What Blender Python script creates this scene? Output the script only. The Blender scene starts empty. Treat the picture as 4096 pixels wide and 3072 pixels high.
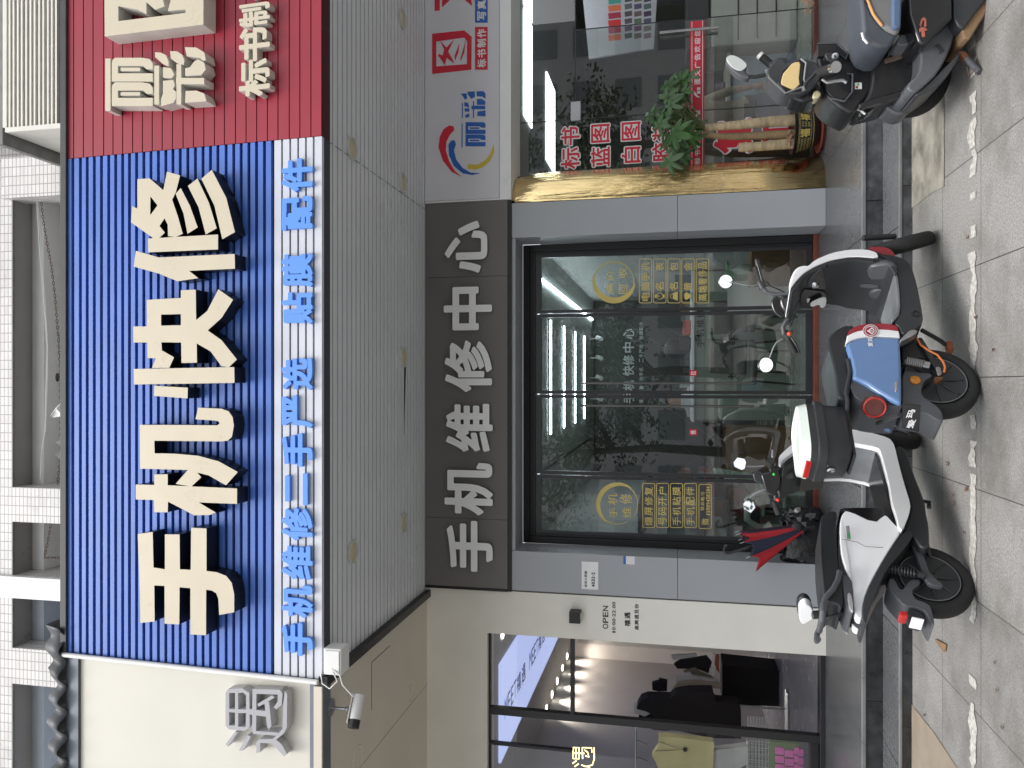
import bpy, bmesh, math, random
import numpy as np
from mathutils import Vector, Matrix
R = math.radians
random.seed(7)
sc = bpy.context.scene
COL = sc.collection

# ---------------------------------------------------------------- camera, world, sun, exposure
EYE = 1.55            # camera height above the pavement, m
PITCH = R(11.8)
FPX = 3101.8          # focal length in pixels of the 4096 x 3072 photograph (phone held upright, picture stored sideways)
cam_d = bpy.data.cameras.new('camera')
cam_d.sensor_fit = 'HORIZONTAL'
cam_d.sensor_width = 36.0
cam_d.lens = FPX / 4096 * 36.0
cam_d.clip_start = 0.05
cam_d.clip_end = 500
cam = bpy.data.objects.new('camera', cam_d)
COL.objects.link(cam)
fw = Vector((0, math.cos(PITCH), math.sin(PITCH)))
up = Vector((0, -math.sin(PITCH), math.cos(PITCH)))
rt = Vector((1, 0, 0))
# picture x axis = world down, picture y axis = world right
cm = Matrix.Identity(4)
for i in range(3):
    cm[i][0] = -up[i]; cm[i][1] = rt[i]; cm[i][2] = -fw[i]
cm[0][3], cm[1][3], cm[2][3] = 0, 0, EYE
cam.matrix_world = cm
sc.camera = cam

world = bpy.data.worlds.new('World')
sc.world = world
world.use_nodes = True
nt = world.node_tree
bg = nt.nodes['Background']
sky = nt.nodes.new('ShaderNodeTexSky')
sky.sky_type = 'NISHITA'
sky.sun_disc = False
SUN_EL, SUN_AZ = R(66), R(200)
sky.sun_elevation = SUN_EL
sky.sun_rotation = SUN_AZ
sky.air_density = 1.0
sky.dust_density = 4.0
hsv = nt.nodes.new('ShaderNodeHueSaturation')
hsv.inputs['Saturation'].default_value = 0.25      # overcast: nearly colourless sky light
nt.links.new(sky.outputs[0], hsv.inputs['Color'])
nt.links.new(hsv.outputs[0], bg.inputs[0])
bg.inputs[1].default_value = 0.15
sun_d = bpy.data.lights.new('sun', 'SUN')
sun_d.energy = 0.8
sun_d.angle = R(25)
sun_d.color = (1.0, 0.97, 0.92)
sun = bpy.data.objects.new('sun', sun_d)
COL.objects.link(sun)
sd_ = Vector((math.sin(SUN_AZ) * math.cos(SUN_EL), math.cos(SUN_AZ) * math.cos(SUN_EL), math.sin(SUN_EL)))
sun.rotation_euler = sd_.to_track_quat('Z', 'Y').to_euler()
sun.location = sd_ * 30
sc.view_settings.view_transform = 'Standard'
sc.view_settings.look = 'None'
sc.view_settings.gamma = 1.0
sc.view_settings.exposure = 0.95
sc.cycles.max_bounces = 8
sc.cycles.transparent_max_bounces = 16

# ---------------------------------------------------------------- geometry helpers
O = Vector((0, 0, EYE))
def ray(nx, ny):
    return rt * ((1536 - ny) / FPX) - up * ((nx - 2048) / FPX) + fw
def onp(nx, ny, p, n):
    d = ray(nx, ny)
    return O + d * ((Vector(p) - O).dot(n) / d.dot(n))
def PY(nx, ny, y): return onp(nx, ny, (0, y, 0), Vector((0, 1, 0)))
def PZ(nx, ny, z): return onp(nx, ny, (0, 0, z), Vector((0, 0, 1)))
def PX(nx, ny, x): return onp(nx, ny, (x, 0, 0), Vector((1, 0, 0)))
def zf(px, py, ox, oy, s):           # zoomed crop -> photograph pixels
    return ox + px * s, oy + py * s

MW = {}                               # world matrices of roots
def tag(o, label=None, cat=None, group=None, kind=None):
    if label: o['label'] = label
    if cat: o['category'] = cat
    if group: o['group'] = group
    if kind: o['kind'] = kind
    return o
def thing(name, label, cat, loc=(0, 0, 0), rz=0.0, group=None):
    o = bpy.data.objects.new(name, None)
    o.empty_display_size = 0.1
    COL.objects.link(o)
    o.location = loc
    o.rotation_euler = (0, 0, rz)
    MW[o.name] = Matrix.Translation(Vector(loc)) @ Matrix.Rotation(rz, 4, 'Z')
    return tag(o, label, cat, group)

class MB:
    def __init__(s):
        s.v = []; s.f = []; s.m = []
    def add(s, vs, fs, mi=0):
        b = len(s.v)
        s.v += [Vector(v) for v in vs]
        for f in fs:
            s.f.append([b + i for i in f]); s.m.append(mi)
        return s
    def box(s, x0, x1, y0, y1, z0, z1, mi=0):
        x0, x1 = min(x0, x1), max(x0, x1); y0, y1 = min(y0, y1), max(y0, y1); z0, z1 = min(z0, z1), max(z0, z1)
        return s.add([(x0, y0, z0), (x1, y0, z0), (x1, y1, z0), (x0, y1, z0), (x0, y0, z1), (x1, y0, z1), (x1, y1, z1), (x0, y1, z1)],
                     [(0, 3, 2, 1), (4, 5, 6, 7), (0, 1, 5, 4), (1, 2, 6, 5), (2, 3, 7, 6), (3, 0, 4, 7)], mi)
    def obox(s, M, sx, sy, sz, mi=0):     # box of size sx,sy,sz centred on M's origin
        vs = [M @ Vector((a * sx / 2, b * sy / 2, c * sz / 2)) for a, b, c in
              [(-1, -1, -1), (1, -1, -1), (1, 1, -1), (-1, 1, -1), (-1, -1, 1), (1, -1, 1), (1, 1, 1), (-1, 1, 1)]]
        return s.add(vs, [(0, 3, 2, 1), (4, 5, 6, 7), (0, 1, 5, 4), (1, 2, 6, 5), (2, 3, 7, 6), (3, 0, 4, 7)], mi)
    def quad(s, a, b, c, d, mi=0):
        return s.add([a, b, c, d], [(0, 1, 2, 3)], mi)
    def tube(s, pts, r, n=10, caps=True, mi=0, rs=None):
        pts = [Vector(p) for p in pts]
        ring = []
        t0 = (pts[1] - pts[0]).normalized()
        a = t0.orthogonal().normalized()
        for i, p in enumerate(pts):
            t = (pts[min(i + 1, len(pts) - 1)] - pts[max(i - 1, 0)]).normalized()
            a = (a - t * a.dot(t)).normalized()
            b = t.cross(a)
            rr = rs[i] if rs else r
            ring.append([p + (a * math.cos(2 * math.pi * k / n) + b * math.sin(2 * math.pi * k / n)) * rr for k in range(n)])
        vs = [q for r_ in ring for q in r_]
        fs = []
        for i in range(len(pts) - 1):
            for k in range(n):
                k2 = (k + 1) % n
                fs.append((i * n + k, i * n + k2, (i + 1) * n + k2, (i + 1) * n + k))
        if caps:
            fs.append(tuple(range(n - 1, -1, -1)))
            fs.append(tuple((len(pts) - 1) * n + k for k in range(n)))
        return s.add(vs, fs, mi)
    def lathe(s, c, axis, prof, n=32, mi=0, mis=None):   # prof: list of (radius, distance along axis)
        c = Vector(c); t = Vector(axis).normalized(); a = t.orthogonal().normalized(); b = t.cross(a)
        vs = [c + t * h + (a * math.cos(2 * math.pi * k / n) + b * math.sin(2 * math.pi * k / n)) * max(r, 1e-5) for r, h in prof for k in range(n)]
        bb = len(s.v)
        s.v += vs
        for i in range(len(prof) - 1):
            for k in range(n):
                k2 = (k + 1) % n
                s.f.append([bb + i * n + k, bb + i * n + k2, bb + (i + 1) * n + k2, bb + (i + 1) * n + k])
                s.m.append(mis[i] if mis else mi)
        return s
    def prism(s, ring0, ring1, mi=0, side=None):      # two matching rings of points
        n = len(ring0)
        s.add(list(ring0) + list(ring1), [tuple(range(n)), tuple(range(2 * n - 1, n - 1, -1))], mi)
        b = len(s.v) - 2 * n
        for i in range(n):
            j = (i + 1) % n
            s.f.append([b + j, b + i, b + n + i, b + n + j]); s.m.append(mi if side is None else side)
        return s
    def sphere(s, c, r, sc3=(1, 1, 1), n=16, m=10, mi=0, M=None):
        vs = []; fs = []
        M = M or Matrix.Identity(4)
        c = Vector(c)
        for i in range(m + 1):
            th = math.pi * i / m
            for k in range(n):
                ph = 2 * math.pi * k / n
                p = Vector((math.sin(th) * math.cos(ph) * r * sc3[0], math.sin(th) * math.sin(ph) * r * sc3[1], math.cos(th) * r * sc3[2]))
                vs.append(c + (M.to_3x3() @ p))
        for i in range(m):
            for k in range(n):
                k2 = (k + 1) % n
                fs.append((i * n + k, (i + 1) * n + k, (i + 1) * n + k2, i * n + k2))
        return s.add(vs, fs, mi)

def build(mb, name, mats, parent=None, local=False, smooth=False, bevel=0, seg=2, label=None, recalc=True, autosm=40):
    """one mesh object; world coordinates unless local=True"""
    if not isinstance(mats, (list, tuple)): mats = [mats]
    vs = mb.v
    pm = None
    if parent is not None and not local:
        pm = MW[parent.name].inverted()
        vs = [pm @ v for v in vs]
    off = Vector((0, 0, 0))
    if parent is None and len(vs):
        xs = [v.x for v in vs]; ys = [v.y for v in vs]; zs = [v.z for v in vs]
        off = Vector(((min(xs) + max(xs)) / 2, (min(ys) + max(ys)) / 2, min(zs)))
        vs = [v - off for v in vs]
    me = bpy.data.meshes.new(name)
    me.from_pydata([tuple(v) for v in vs], [], mb.f)
    for m in mats: me.materials.append(m)
    if len(mats) > 1:
        me.polygons.foreach_set('material_index', mb.m)
    me.validate()
    if recalc:
        bm = bmesh.new(); bm.from_mesh(me)
        bmesh.ops.remove_doubles(bm, verts=bm.verts, dist=1e-5)
        bmesh.ops.recalc_face_normals(bm, faces=bm.faces)
        bm.to_mesh(me); bm.free()
    if smooth:
        me.polygons.foreach_set('use_smooth', [True] * len(me.polygons))
        me.set_sharp_from_angle(angle=R(autosm))
    o = bpy.data.objects.new(name, me)
    COL.objects.link(o)
    if parent is not None:
        o.parent = parent
        MW[o.name] = MW[parent.name]
    else:
        o.location = off
        MW[o.name] = Matrix.Translation(off)
    if bevel:
        b = o.modifiers.new('bevel', 'BEVEL')
        b.width = bevel; b.segments = seg; b.limit_method = 'ANGLE'; b.angle_limit = R(35)
        b.harden_normals = False
    if label: o['label'] = label
    return o

# ---------------------------------------------------------------- flat shapes (letters, stickers) from signed distance fields
def _segs(loops):
    A = []; B = []
    for lp in loops:
        for i in range(len(lp)):
            A.append(lp[i]); B.append(lp[(i + 1) % len(lp)])
    return np.array(A, float), np.array(B, float)
def sdf(loops, X, Y):
    A, B = _segs(loops)
    P = np.stack([X.ravel(), Y.ravel()], 1)
    d2 = np.full(len(P), 1e18); cr = np.zeros(len(P), int)
    for a, b in zip(A, B):
        e = b - a; L = max(e @ e, 1e-18)
        w = P - a
        t = np.clip((w @ e) / L, 0, 1)
        q = w - t[:, None] * e
        d2 = np.minimum(d2, (q * q).sum(1))
        c = ((a[1] > P[:, 1]) != (b[1] > P[:, 1]))
        if a[1] != b[1]:
            xx = a[0] + (P[:, 1] - a[1]) / (b[1] - a[1]) * e[0]
            cr += (c & (P[:, 0] < xx))
    d = np.sqrt(d2)
    return np.where(cr % 2 == 1, -d, d).reshape(X.shape)
def contour(F, xs, ys):
    """marching squares of F<0, closed loops"""
    inside = F < 0
    H, W_ = F.shape
    idx = inside[:-1, :-1] * 1 + inside[:-1, 1:] * 2 + inside[1:, 1:] * 4 + inside[1:, :-1] * 8
    nxt = {}; pos = {}
    def ept(key):
        if key in pos: return
        (k, i, j) = key
        if k == 'h': a, b = F[i, j], F[i, j + 1]; t = a / (a - b); pos[key] = (xs[j] + t * (xs[j + 1] - xs[j]), ys[i])
        else: a, b = F[i, j], F[i + 1, j]; t = a / (a - b); pos[key] = (xs[j], ys[i] + t * (ys[i + 1] - ys[i]))
    T = {1: ['lb'], 2: ['br'], 3: ['lr'], 4: ['rt'], 5: ['lt', 'rb'], 6: ['bt'], 7: ['lt'], 8: ['tl'], 9: ['tb'], 10: ['bl', 'tr'], 11: ['tr'], 12: ['rl'], 13: ['rb'], 14: ['bl']}
    for i, j in zip(*np.where((idx > 0) & (idx < 15))):
        E = {'b': ('h', i, j), 't': ('h', i + 1, j), 'l': ('v', i, j), 'r': ('v', i, j + 1)}
        for s in T[int(idx[i, j])]:
            a, b = E[s[0]], E[s[1]]
            ept(a); ept(b)
            nxt.setdefault(a, []).append(b)
    loops = []
    while nxt:
        st = next(iter(nxt)); cur = st; lp = []
        while cur in nxt:
            lp.append(pos[cur])
            n_ = nxt[cur].pop()
            if not nxt[cur]: del nxt[cur]
            cur = n_
            if cur == st: break
        if len(lp) > 5: loops.append(lp)
    return loops
def simplify(lp, tol):
    P = np.array(lp)
    # split at farthest pair, RDP each half
    def rdp(a, b):
        if b <= a + 1: return []
        p, q = P[a % n], P[b % n]
        seg = P[[k % n for k in range(a + 1, b)]]
        e = q - p; L = math.hypot(*e)
        if L < 1e-12: d = np.hypot(*(seg - p).T)
        else: d = np.abs((seg[:, 0] - p[0]) * e[1] - (seg[:, 1] - p[1]) * e[0]) / L
        k = int(d.argmax())
        if d[k] <= tol: return []
        m = a + 1 + k
        return rdp(a, m) + [m] + rdp(m, b)
    n = len(P)
    far = int(np.hypot(*(P - P[0]).T).argmax())
    ks = [0] + rdp(0, far) + [far] + rdp(far, n)
    return [tuple(P[k % n]) for k in ks]
def shape(groups, off=0.0, n=150):
    """union of even-odd loop groups, grown by off; returns simplified loops"""
    allp = np.array([p for g in groups for lp in g for p in lp])
    x0, y0 = allp.min(0); x1, y1 = allp.max(0)
    m = max(off, 0) + max(x1 - x0, y1 - y0) * 0.03
    h = max(x1 - x0, y1 - y0) / n
    xs = np.arange(x0 - m, x1 + m + h, h) + h * 0.0137; ys = np.arange(y0 - m, y1 + m + h, h) + h * 0.0171
    X, Y = np.meshgrid(xs, ys)
    F = None
    for g in groups:
        f = sdf(g, X, Y)
        F = f if F is None else np.minimum(F, f)
    F = F - off
    F[np.abs(F) < 1e-9] = 1e-9
    lps = [simplify(l, h * 0.16) for l in contour(F, xs, ys)]
    return [l for l in lps if len(l) >= 3]
_gl = {}
def glyph(ch):
    if ch in _gl: return _gl[ch]
    cu = bpy.data.curves.new('t', 'FONT'); cu.body = ch; cu.size = 1; cu.resolution_u = 4
    o = bpy.data.objects.new('t', cu); COL.objects.link(o)
    dg = bpy.context.evaluated_depsgraph_get()
    me = bpy.data.meshes.new_from_object(o.evaluated_get(dg))
    bm = bmesh.new(); bm.from_mesh(me)
    bmesh.ops.remove_doubles(bm, verts=bm.verts, dist=1e-6)
    nx = {}
    for e in bm.edges:
        if len(e.link_faces) == 1:
            a, b = e.verts
            nx.setdefault(a.index, []).append(b.index); nx.setdefault(b.index, []).append(a.index)
    co = {v.index: (v.co.x, v.co.y) for v in bm.verts}
    loops = []; used = set()
    for s0 in nx:
        if s0 in used: continue
        lp = [s0]; used.add(s0); cur = s0
        while True:
            c = [k for k in nx[cur] if k not in used]
            if not c: break
            cur = c[0]; used.add(cur); lp.append(cur)
        if len(lp) > 2: loops.append([co[k] for k in lp])
    bm.free(); bpy.data.objects.remove(o); bpy.data.curves.remove(cu); bpy.data.meshes.remove(me)
    _gl[ch] = loops
    return loops
_gb = {}
def bold(ch, off):
    k = (ch, round(off, 4))
    if k not in _gb: _gb[k] = shape([glyph(ch)], off, 110)
    return _gb[k]
def flat_mesh(loops, depth, place, mb=None, fm=0, sm=0):
    """fill the loops, give them depth (front at w=depth, back at w=0); place(u, v, w) -> world"""
    mb = mb or MB()
    cu = bpy.data.curves.new('c', 'CURVE'); cu.dimensions = '2D'; cu.fill_mode = 'FRONT'
    for lp in loops:
        sp = cu.splines.new('POLY'); sp.points.add(len(lp) - 1)
        for p, q in zip(sp.points, lp): p.co = (q[0], q[1], 0, 1)
        sp.use_cyclic_u = True
    o = bpy.data.objects.new('c', cu); COL.objects.link(o)
    dg = bpy.context.evaluated_depsgraph_get()
    me = bpy.data.meshes.new_from_object(o.evaluated_get(dg))
    vs = [(v.co.x, v.co.y) for v in me.vertices]
    fs = [list(p.vertices) for p in me.polygons]
    bpy.data.objects.remove(o); bpy.data.curves.remove(cu); bpy.data.meshes.remove(me)
    mb.add([place(x, y, depth) for x, y in vs], fs, fm)
    if depth > 0.0015:
        for lp in loops:
            n = len(lp); b = len(mb.v)
            mb.v += [place(x, y, depth) for x, y in lp] + [place(x, y, 0.0) for x, y in lp]
            for i in range(n):
                j = (i + 1) % n
                mb.f.append([b + i, b + j, b + n + j, b + n + i]); mb.m.append(sm)
    return mb
def bbox(loops):
    P = np.array([p for l in loops for p in l]); return P.min(0), P.max(0)
class Plane:
    """an upright (or nearly upright) plane: u to the right, v up, w towards the viewer"""
    def __init__(s, p, n, u=None):
        s.n = Vector(n).normalized(); s.p = Vector(p)
        s.u = Vector(u).normalized() if u else Vector((1, 0, 0)); s.v = s.n.cross(s.u)
        if s.v.z < 0: s.v = -s.v
    def px(s, nx, ny, w=0.0):
        q = onp(nx, ny, s.p + s.n * w, s.n) - s.p
        return (q.dot(s.u), q.dot(s.v))
    def at(s, u, v, w): return s.p + s.u * u + s.v * v + s.n * w
def text_box(plane, ch, nx0, nx1, ny0, ny1, w0, depth, off=0.03, mb=None, fm=0, sm=0, loops=None):
    """glyph ch fitted in the photograph box (nx0..nx1 downwards, ny0..ny1 leftwards) on the plane, front at w0+depth"""
    a = plane.px(nx0, ny1, w0 + depth); b = plane.px(nx1, ny0, w0 + depth)
    c = plane.px(nx0, ny0, w0 + depth); d = plane.px(nx1, ny1, w0 + depth)
    ul = (a[0] + d[0]) / 2; ur = (b[0] + c[0]) / 2; vt = (a[1] + c[1]) / 2; vb = (b[1] + d[1]) / 2
    lo = loops or bold(ch, off)
    mn, mx = bbox(lo)
    sx = (ur - ul) / (mx[0] - mn[0]); sy = (vt - vb) / (mx[1] - mn[1])
    L = [[(ul + (x - mn[0]) * sx, vb + (y - mn[1]) * sy) for x, y in lp] for lp in lo]
    return flat_mesh(L, depth, lambda x, y, w: plane.at(x, y, w0 + w), mb, fm, sm)
def text_line(plane, s, nx0, nx1, ny_left, ny_right, w0, depth, off, mb, fm=0, latin=False):
    """a row of text; ny_left is the larger value"""
    nonsp = len(s)
    if latin:
        ws = [0.35 if c in ' :.-' else 0.62 for c in s]
    else:
        ws = [1.0] * nonsp
    tot = sum(ws); x = ny_left
    for c, w_ in zip(s, ws):
        adv = (ny_left - ny_right) * w_ / tot
        if c != ' ':
            h = nx1 - nx0
            a0, a1 = nx0, nx1
            g = 0.08 * adv
            if c in '-一': a0, a1 = nx0 + h * 0.45, nx0 + h * 0.6
            if c == ':': g = adv * 0.35; a0, a1 = nx0 + h * .3, nx1
            if c == '1' and latin: g = adv * 0.28
            text_box(plane, c, a0, a1, x - adv + g, x - g, w0, depth, off, mb, fm, fm)
        x -= adv
    return mb
def trace(plane, loops, w0, depth, mb=None, fm=0, sm=0, conv=lambda x, y: (x, y), n=220, groups=None, off=0):
    """outline traced from the photograph, laid on its plane at its real place"""
    gs = groups or [loops]
    G = [[[plane.px(*conv(x, y), w0 + depth) for x, y in lp] for lp in g] for g in gs]
    L = shape(G, off, n)
    return flat_mesh(L, depth, lambda x, y, w: plane.at(x, y, w0 + w), mb, fm, sm)
def poly_on(plane, pts, w0, depth, mb=None, fm=0, conv=lambda x, y: (x, y)):
    L = [[plane.px(*conv(x, y), w0 + depth) for x, y in pts]]
    return flat_mesh(L, depth, lambda x, y, w: plane.at(x, y, w0 + w), mb, fm, fm)
def rect_on(plane, nx0, nx1, ny0, ny1, w0, depth, mb=None, fm=0):
    return poly_on(plane, [(nx0, ny0), (nx0, ny1), (nx1, ny1), (nx1, ny0)], w0, depth, mb, fm)

# ---------------------------------------------------------------- materials
def _new(name):
    m = bpy.data.materials.new(name); m.use_nodes = True
    n = m.node_tree.nodes; return m, m.node_tree, n['Principled BSDF']
def mat(name, col, rough=0.5, metal=0.0, var=0.08, scale=6.0, bump=0.0, bscale=60.0, rvar=0.08, spec=0.5, coat=0.0, dirt=None, dirt_amt=0.0, dscale=3.0, stretch=None):
    m, t, b = _new(name)
    tc = t.nodes.new('ShaderNodeTexCoord')
    vec = tc.outputs['Object']
    if stretch:
        mp = t.nodes.new('ShaderNodeMapping'); mp.inputs['Scale'].default_value = stretch
        t.links.new(vec, mp.inputs[0]); vec = mp.outputs[0]
    nz = t.nodes.new('ShaderNodeTexNoise'); nz.inputs['Scale'].default_value = scale; nz.inputs['Detail'].default_value = 6
    t.links.new(vec, nz.inputs['Vector'])
    mr = t.nodes.new('ShaderNodeMapRange'); mr.inputs[1].default_value = 0.3; mr.inputs[2].default_value = 0.7
    mr.inputs[3].default_value = 1 - var; mr.inputs[4].default_value = 1 + var
    t.links.new(nz.outputs[0], mr.inputs[0])
    mx = t.nodes.new('ShaderNodeMix'); mx.data_type = 'RGBA'; mx.blend_type = 'MULTIPLY'; mx.inputs[0].default_value = 1.0
    mx.inputs[6].default_value = (*col, 1)
    t.links.new(mr.outputs[0], mx.inputs[7])
    out = mx.outputs[2]
    if dirt:
        n2 = t.nodes.new('ShaderNodeTexNoise'); n2.inputs['Scale'].default_value = dscale; n2.inputs['Detail'].default_value = 8; n2.inputs['Roughness'].default_value = 0.7
        t.links.new(vec, n2.inputs['Vector'])
        r2 = t.nodes.new('ShaderNodeMapRange'); r2.inputs[1].default_value = 0.5; r2.inputs[2].default_value = 0.72; r2.inputs[3].default_value = 0; r2.inputs[4].default_value = dirt_amt
        t.links.new(n2.outputs[0], r2.inputs[0])
        m2 = t.nodes.new('ShaderNodeMix'); m2.data_type = 'RGBA'
        t.links.new(r2.outputs[0], m2.inputs[0]); t.links.new(out, m2.inputs[6]); m2.inputs[7].default_value = (*dirt, 1)
        out = m2.outputs[2]
    t.links.new(out, b.inputs['Base Color'])
    rr = t.nodes.new('ShaderNodeMapRange'); rr.inputs[3].default_value = max(0.02, rough - rvar); rr.inputs[4].default_value = min(1, rough + rvar)
    t.links.new(nz.outputs[0], rr.inputs[0]); t.links.new(rr.outputs[0], b.inputs['Roughness'])
    b.inputs['Metallic'].default_value = metal
    b.inputs['Specular IOR Level'].default_value = spec
    if coat:
        b.inputs['Coat Weight'].default_value = coat; b.inputs['Coat Roughness'].default_value = 0.06
    if bump:
        nb = t.nodes.new('ShaderNodeTexNoise'); nb.inputs['Scale'].default_value = bscale; nb.inputs['Detail'].default_value = 4
        t.links.new(vec, nb.inputs['Vector'])
        bp = t.nodes.new('ShaderNodeBump'); bp.inputs['Strength'].default_value = bump; bp.inputs['Distance'].default_value = 0.01
        t.links.new(nb.outputs[0], bp.inputs['Height']); t.links.new(bp.outputs[0], b.inputs['Normal'])
    return m
def emit(name, col, st):
    m, t, b = _new(name)
    b.inputs['Base Color'].default_value = (*col, 1)
    b.inputs['Emission Color'].default_value = (*col, 1); b.inputs['Emission Strength'].default_value = st
    return m
def glass(name, tint=(0.86, 0.9, 0.88), ior=1.5, extra=0.0):
    m = bpy.data.materials.new(name); m.use_nodes = True
    t = m.node_tree; t.nodes.clear()
    out = t.nodes.new('ShaderNodeOutputMaterial'); mx = t.nodes.new('ShaderNodeMixShader')
    tr = t.nodes.new('ShaderNodeBsdfTransparent'); gl = t.nodes.new('ShaderNodeBsdfGlossy'); fr = t.nodes.new('ShaderNodeFresnel')
    tr.inputs[0].default_value = (*tint, 1); gl.inputs['Roughness'].default_value = 0.0; fr.inputs[0].default_value = ior
    ma = t.nodes.new('ShaderNodeMath'); ma.operation = 'ADD'; ma.inputs[1].default_value = extra
    t.links.new(fr.outputs[0], ma.inputs[0]); t.links.new(ma.outputs[0], mx.inputs[0])
    t.links.new(tr.outputs[0], mx.inputs[1]); t.links.new(gl.outputs[0], mx.inputs[2]); t.links.new(mx.outputs[0], out.inputs[0])
    return m
def tiles(name, col, mortar, w, h, offset=0.0, rough=0.4, axis='xz', msize=0.006, var=0.06, bump=0.3, coltwo=None, spec=0.5, noise=0.0, nscale=30, origin=(0, 0), rv=.12):
    m, t, b = _new(name)
    tc = t.nodes.new('ShaderNodeNewGeometry')
    sp = t.nodes.new('ShaderNodeSeparateXYZ'); cb = t.nodes.new('ShaderNodeCombineXYZ')
    t.links.new(tc.outputs['Position'], sp.inputs[0])
    ad = t.nodes.new('ShaderNodeMath'); ad.operation = 'SUBTRACT'; ad.inputs[1].default_value = origin[0]
    ae = t.nodes.new('ShaderNodeMath'); ae.operation = 'SUBTRACT'; ae.inputs[1].default_value = origin[1]
    if axis == 'xz': t.links.new(sp.outputs[0], ad.inputs[0]); t.links.new(sp.outputs[2], ae.inputs[0])
    if axis == 'xy': t.links.new(sp.outputs[0], ad.inputs[0]); t.links.new(sp.outputs[1], ae.inputs[0])
    if axis == 'sum':
        s2 = t.nodes.new('ShaderNodeMath'); t.links.new(sp.outputs[0], s2.inputs[0]); t.links.new(sp.outputs[1], s2.inputs[1])
        t.links.new(s2.outputs[0], ad.inputs[0]); t.links.new(sp.outputs[2], ae.inputs[0])
    t.links.new(ad.outputs[0], cb.inputs[0]); t.links.new(ae.outputs[0], cb.inputs[1])
    br = t.nodes.new('ShaderNodeTexBrick'); br.offset = offset; br.squash = 1
    br.inputs['Scale'].default_value = 1; br.inputs['Brick Width'].default_value = w; br.inputs['Row Height'].default_value = h
    br.inputs['Mortar Size'].default_value = msize; br.inputs['Mortar Smooth'].default_value = 0.1; br.inputs['Bias'].default_value = 0
    c2 = coltwo or tuple(c * (1 - var * 2) for c in col)
    br.inputs['Color1'].default_value = (*[c * (1 + var) for c in col], 1); br.inputs['Color2'].default_value = (*c2, 1); br.inputs['Mortar'].default_value = (*mortar, 1)
    t.links.new(cb.outputs[0], br.inputs['Vector'])
    out = br.outputs['Color']
    nz = t.nodes.new('ShaderNodeTexNoise'); nz.inputs['Scale'].default_value = 2.2; nz.inputs['Detail'].default_value = 8; nz.inputs['Roughness'].default_value = 0.65
    t.links.new(tc.outputs['Position'], nz.inputs['Vector'])
    mr = t.nodes.new('ShaderNodeMapRange'); mr.inputs[1].default_value = .3; mr.inputs[2].default_value = .7; mr.inputs[3].default_value = 1 - var * 1.5; mr.inputs[4].default_value = 1 + var
    t.links.new(nz.outputs[0], mr.inputs[0])
    mx = t.nodes.new('ShaderNodeMix'); mx.data_type = 'RGBA'; mx.blend_type = 'MULTIPLY'; mx.inputs[0].default_value = 1
    t.links.new(out, mx.inputs[6]); t.links.new(mr.outputs[0], mx.inputs[7]); out = mx.outputs[2]
    if noise:
        n2 = t.nodes.new('ShaderNodeTexNoise'); n2.inputs['Scale'].default_value = nscale; n2.inputs['Detail'].default_value = 3
        t.links.new(tc.outputs['Position'], n2.inputs['Vector'])
        m2 = t.nodes.new('ShaderNodeMapRange'); m2.inputs[1].default_value = .35; m2.inputs[2].default_value = .65; m2.inputs[3].default_value = 1 - noise; m2.inputs[4].default_value = 1 + noise
        t.links.new(n2.outputs[0], m2.inputs[0])
        m3 = t.nodes.new('ShaderNodeMix'); m3.data_type = 'RGBA'; m3.blend_type = 'MULTIPLY'; m3.inputs[0].default_value = 1
        t.links.new(out, m3.inputs[6]); t.links.new(m2.outputs[0], m3.inputs[7]); out = m3.outputs[2]
    t.links.new(out, b.inputs['Base Color'])
    rr = t.nodes.new('ShaderNodeMapRange'); rr.inputs[1].default_value = .3; rr.inputs[2].default_value = .7; rr.inputs[3].default_value = max(.05, rough - rv); rr.inputs[4].default_value = min(1, rough + rv)
    t.links.new(nz.outputs[0], rr.inputs[0]); t.links.new(rr.outputs[0], b.inputs['Roughness'])
    b.inputs['Specular IOR Level'].default_value = spec
    bp = t.nodes.new('ShaderNodeBump'); bp.inputs['Strength'].default_value = bump; bp.inputs['Distance'].default_value = 0.004; bp.invert = True
    t.links.new(br.outputs['Fac'], bp.inputs['Height']); t.links.new(bp.outputs[0], b.inputs['Normal'])
    return m
# ---------------------------------------------------------------- materials used
M = {}
M['blue'] = mat('blue_painted_metal', (0.060, 0.150, 0.50), 0.38, var=0.10, scale=2.5, dirt=(0.14, 0.23, 0.50), dirt_amt=0.30, dscale=4, stretch=(1, 1, 3))
M['navy'] = mat('groove_shade', (0.0015, 0.002, 0.016), 0.7)  # near-black backing colour stands in for the shade between the blue slats
M['white_rib'] = mat('white_ribbed_metal', (0.56, 0.58, 0.64), 0.35, var=0.05, dirt=(0.45, 0.36, 0.28), dirt_amt=0.12)
M['grey_groove'] = mat('grey_groove', (0.05, 0.05, 0.07), 0.6)
M['red'] = mat('red_painted_metal', (0.27, 0.010, 0.028), 0.42, var=0.10, scale=1.5, bump=0.05, bscale=3)
M['red_groove'] = mat('red_groove', (0.05, 0.004, 0.008), 0.5)
M['cream_face'] = mat('cream_acrylic_face', (0.55, 0.49, 0.37), 0.30, var=0.02)
M['black_side'] = mat('black_letter_side', (0.008, 0.008, 0.010), 0.35)
M['grey_side'] = mat('pale_letter_side', (0.55, 0.55, 0.50), 0.35)
M['blue_letter'] = mat('blue_foam_letter', (0.09, 0.27, 0.74), 0.5, var=0.03)
M['cream_sign'] = mat('cream_sign_sheet', (0.58, 0.56, 0.49), 0.45, var=0.04, scale=1.2)
M['galv'] = mat('galvanised_trim', (0.13, 0.15, 0.18), 0.45, 0.2, var=0.25, scale=3)
M['grey_letter'] = mat('grey_letter', (0.34, 0.34, 0.36), 0.4, var=0.03)
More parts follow.
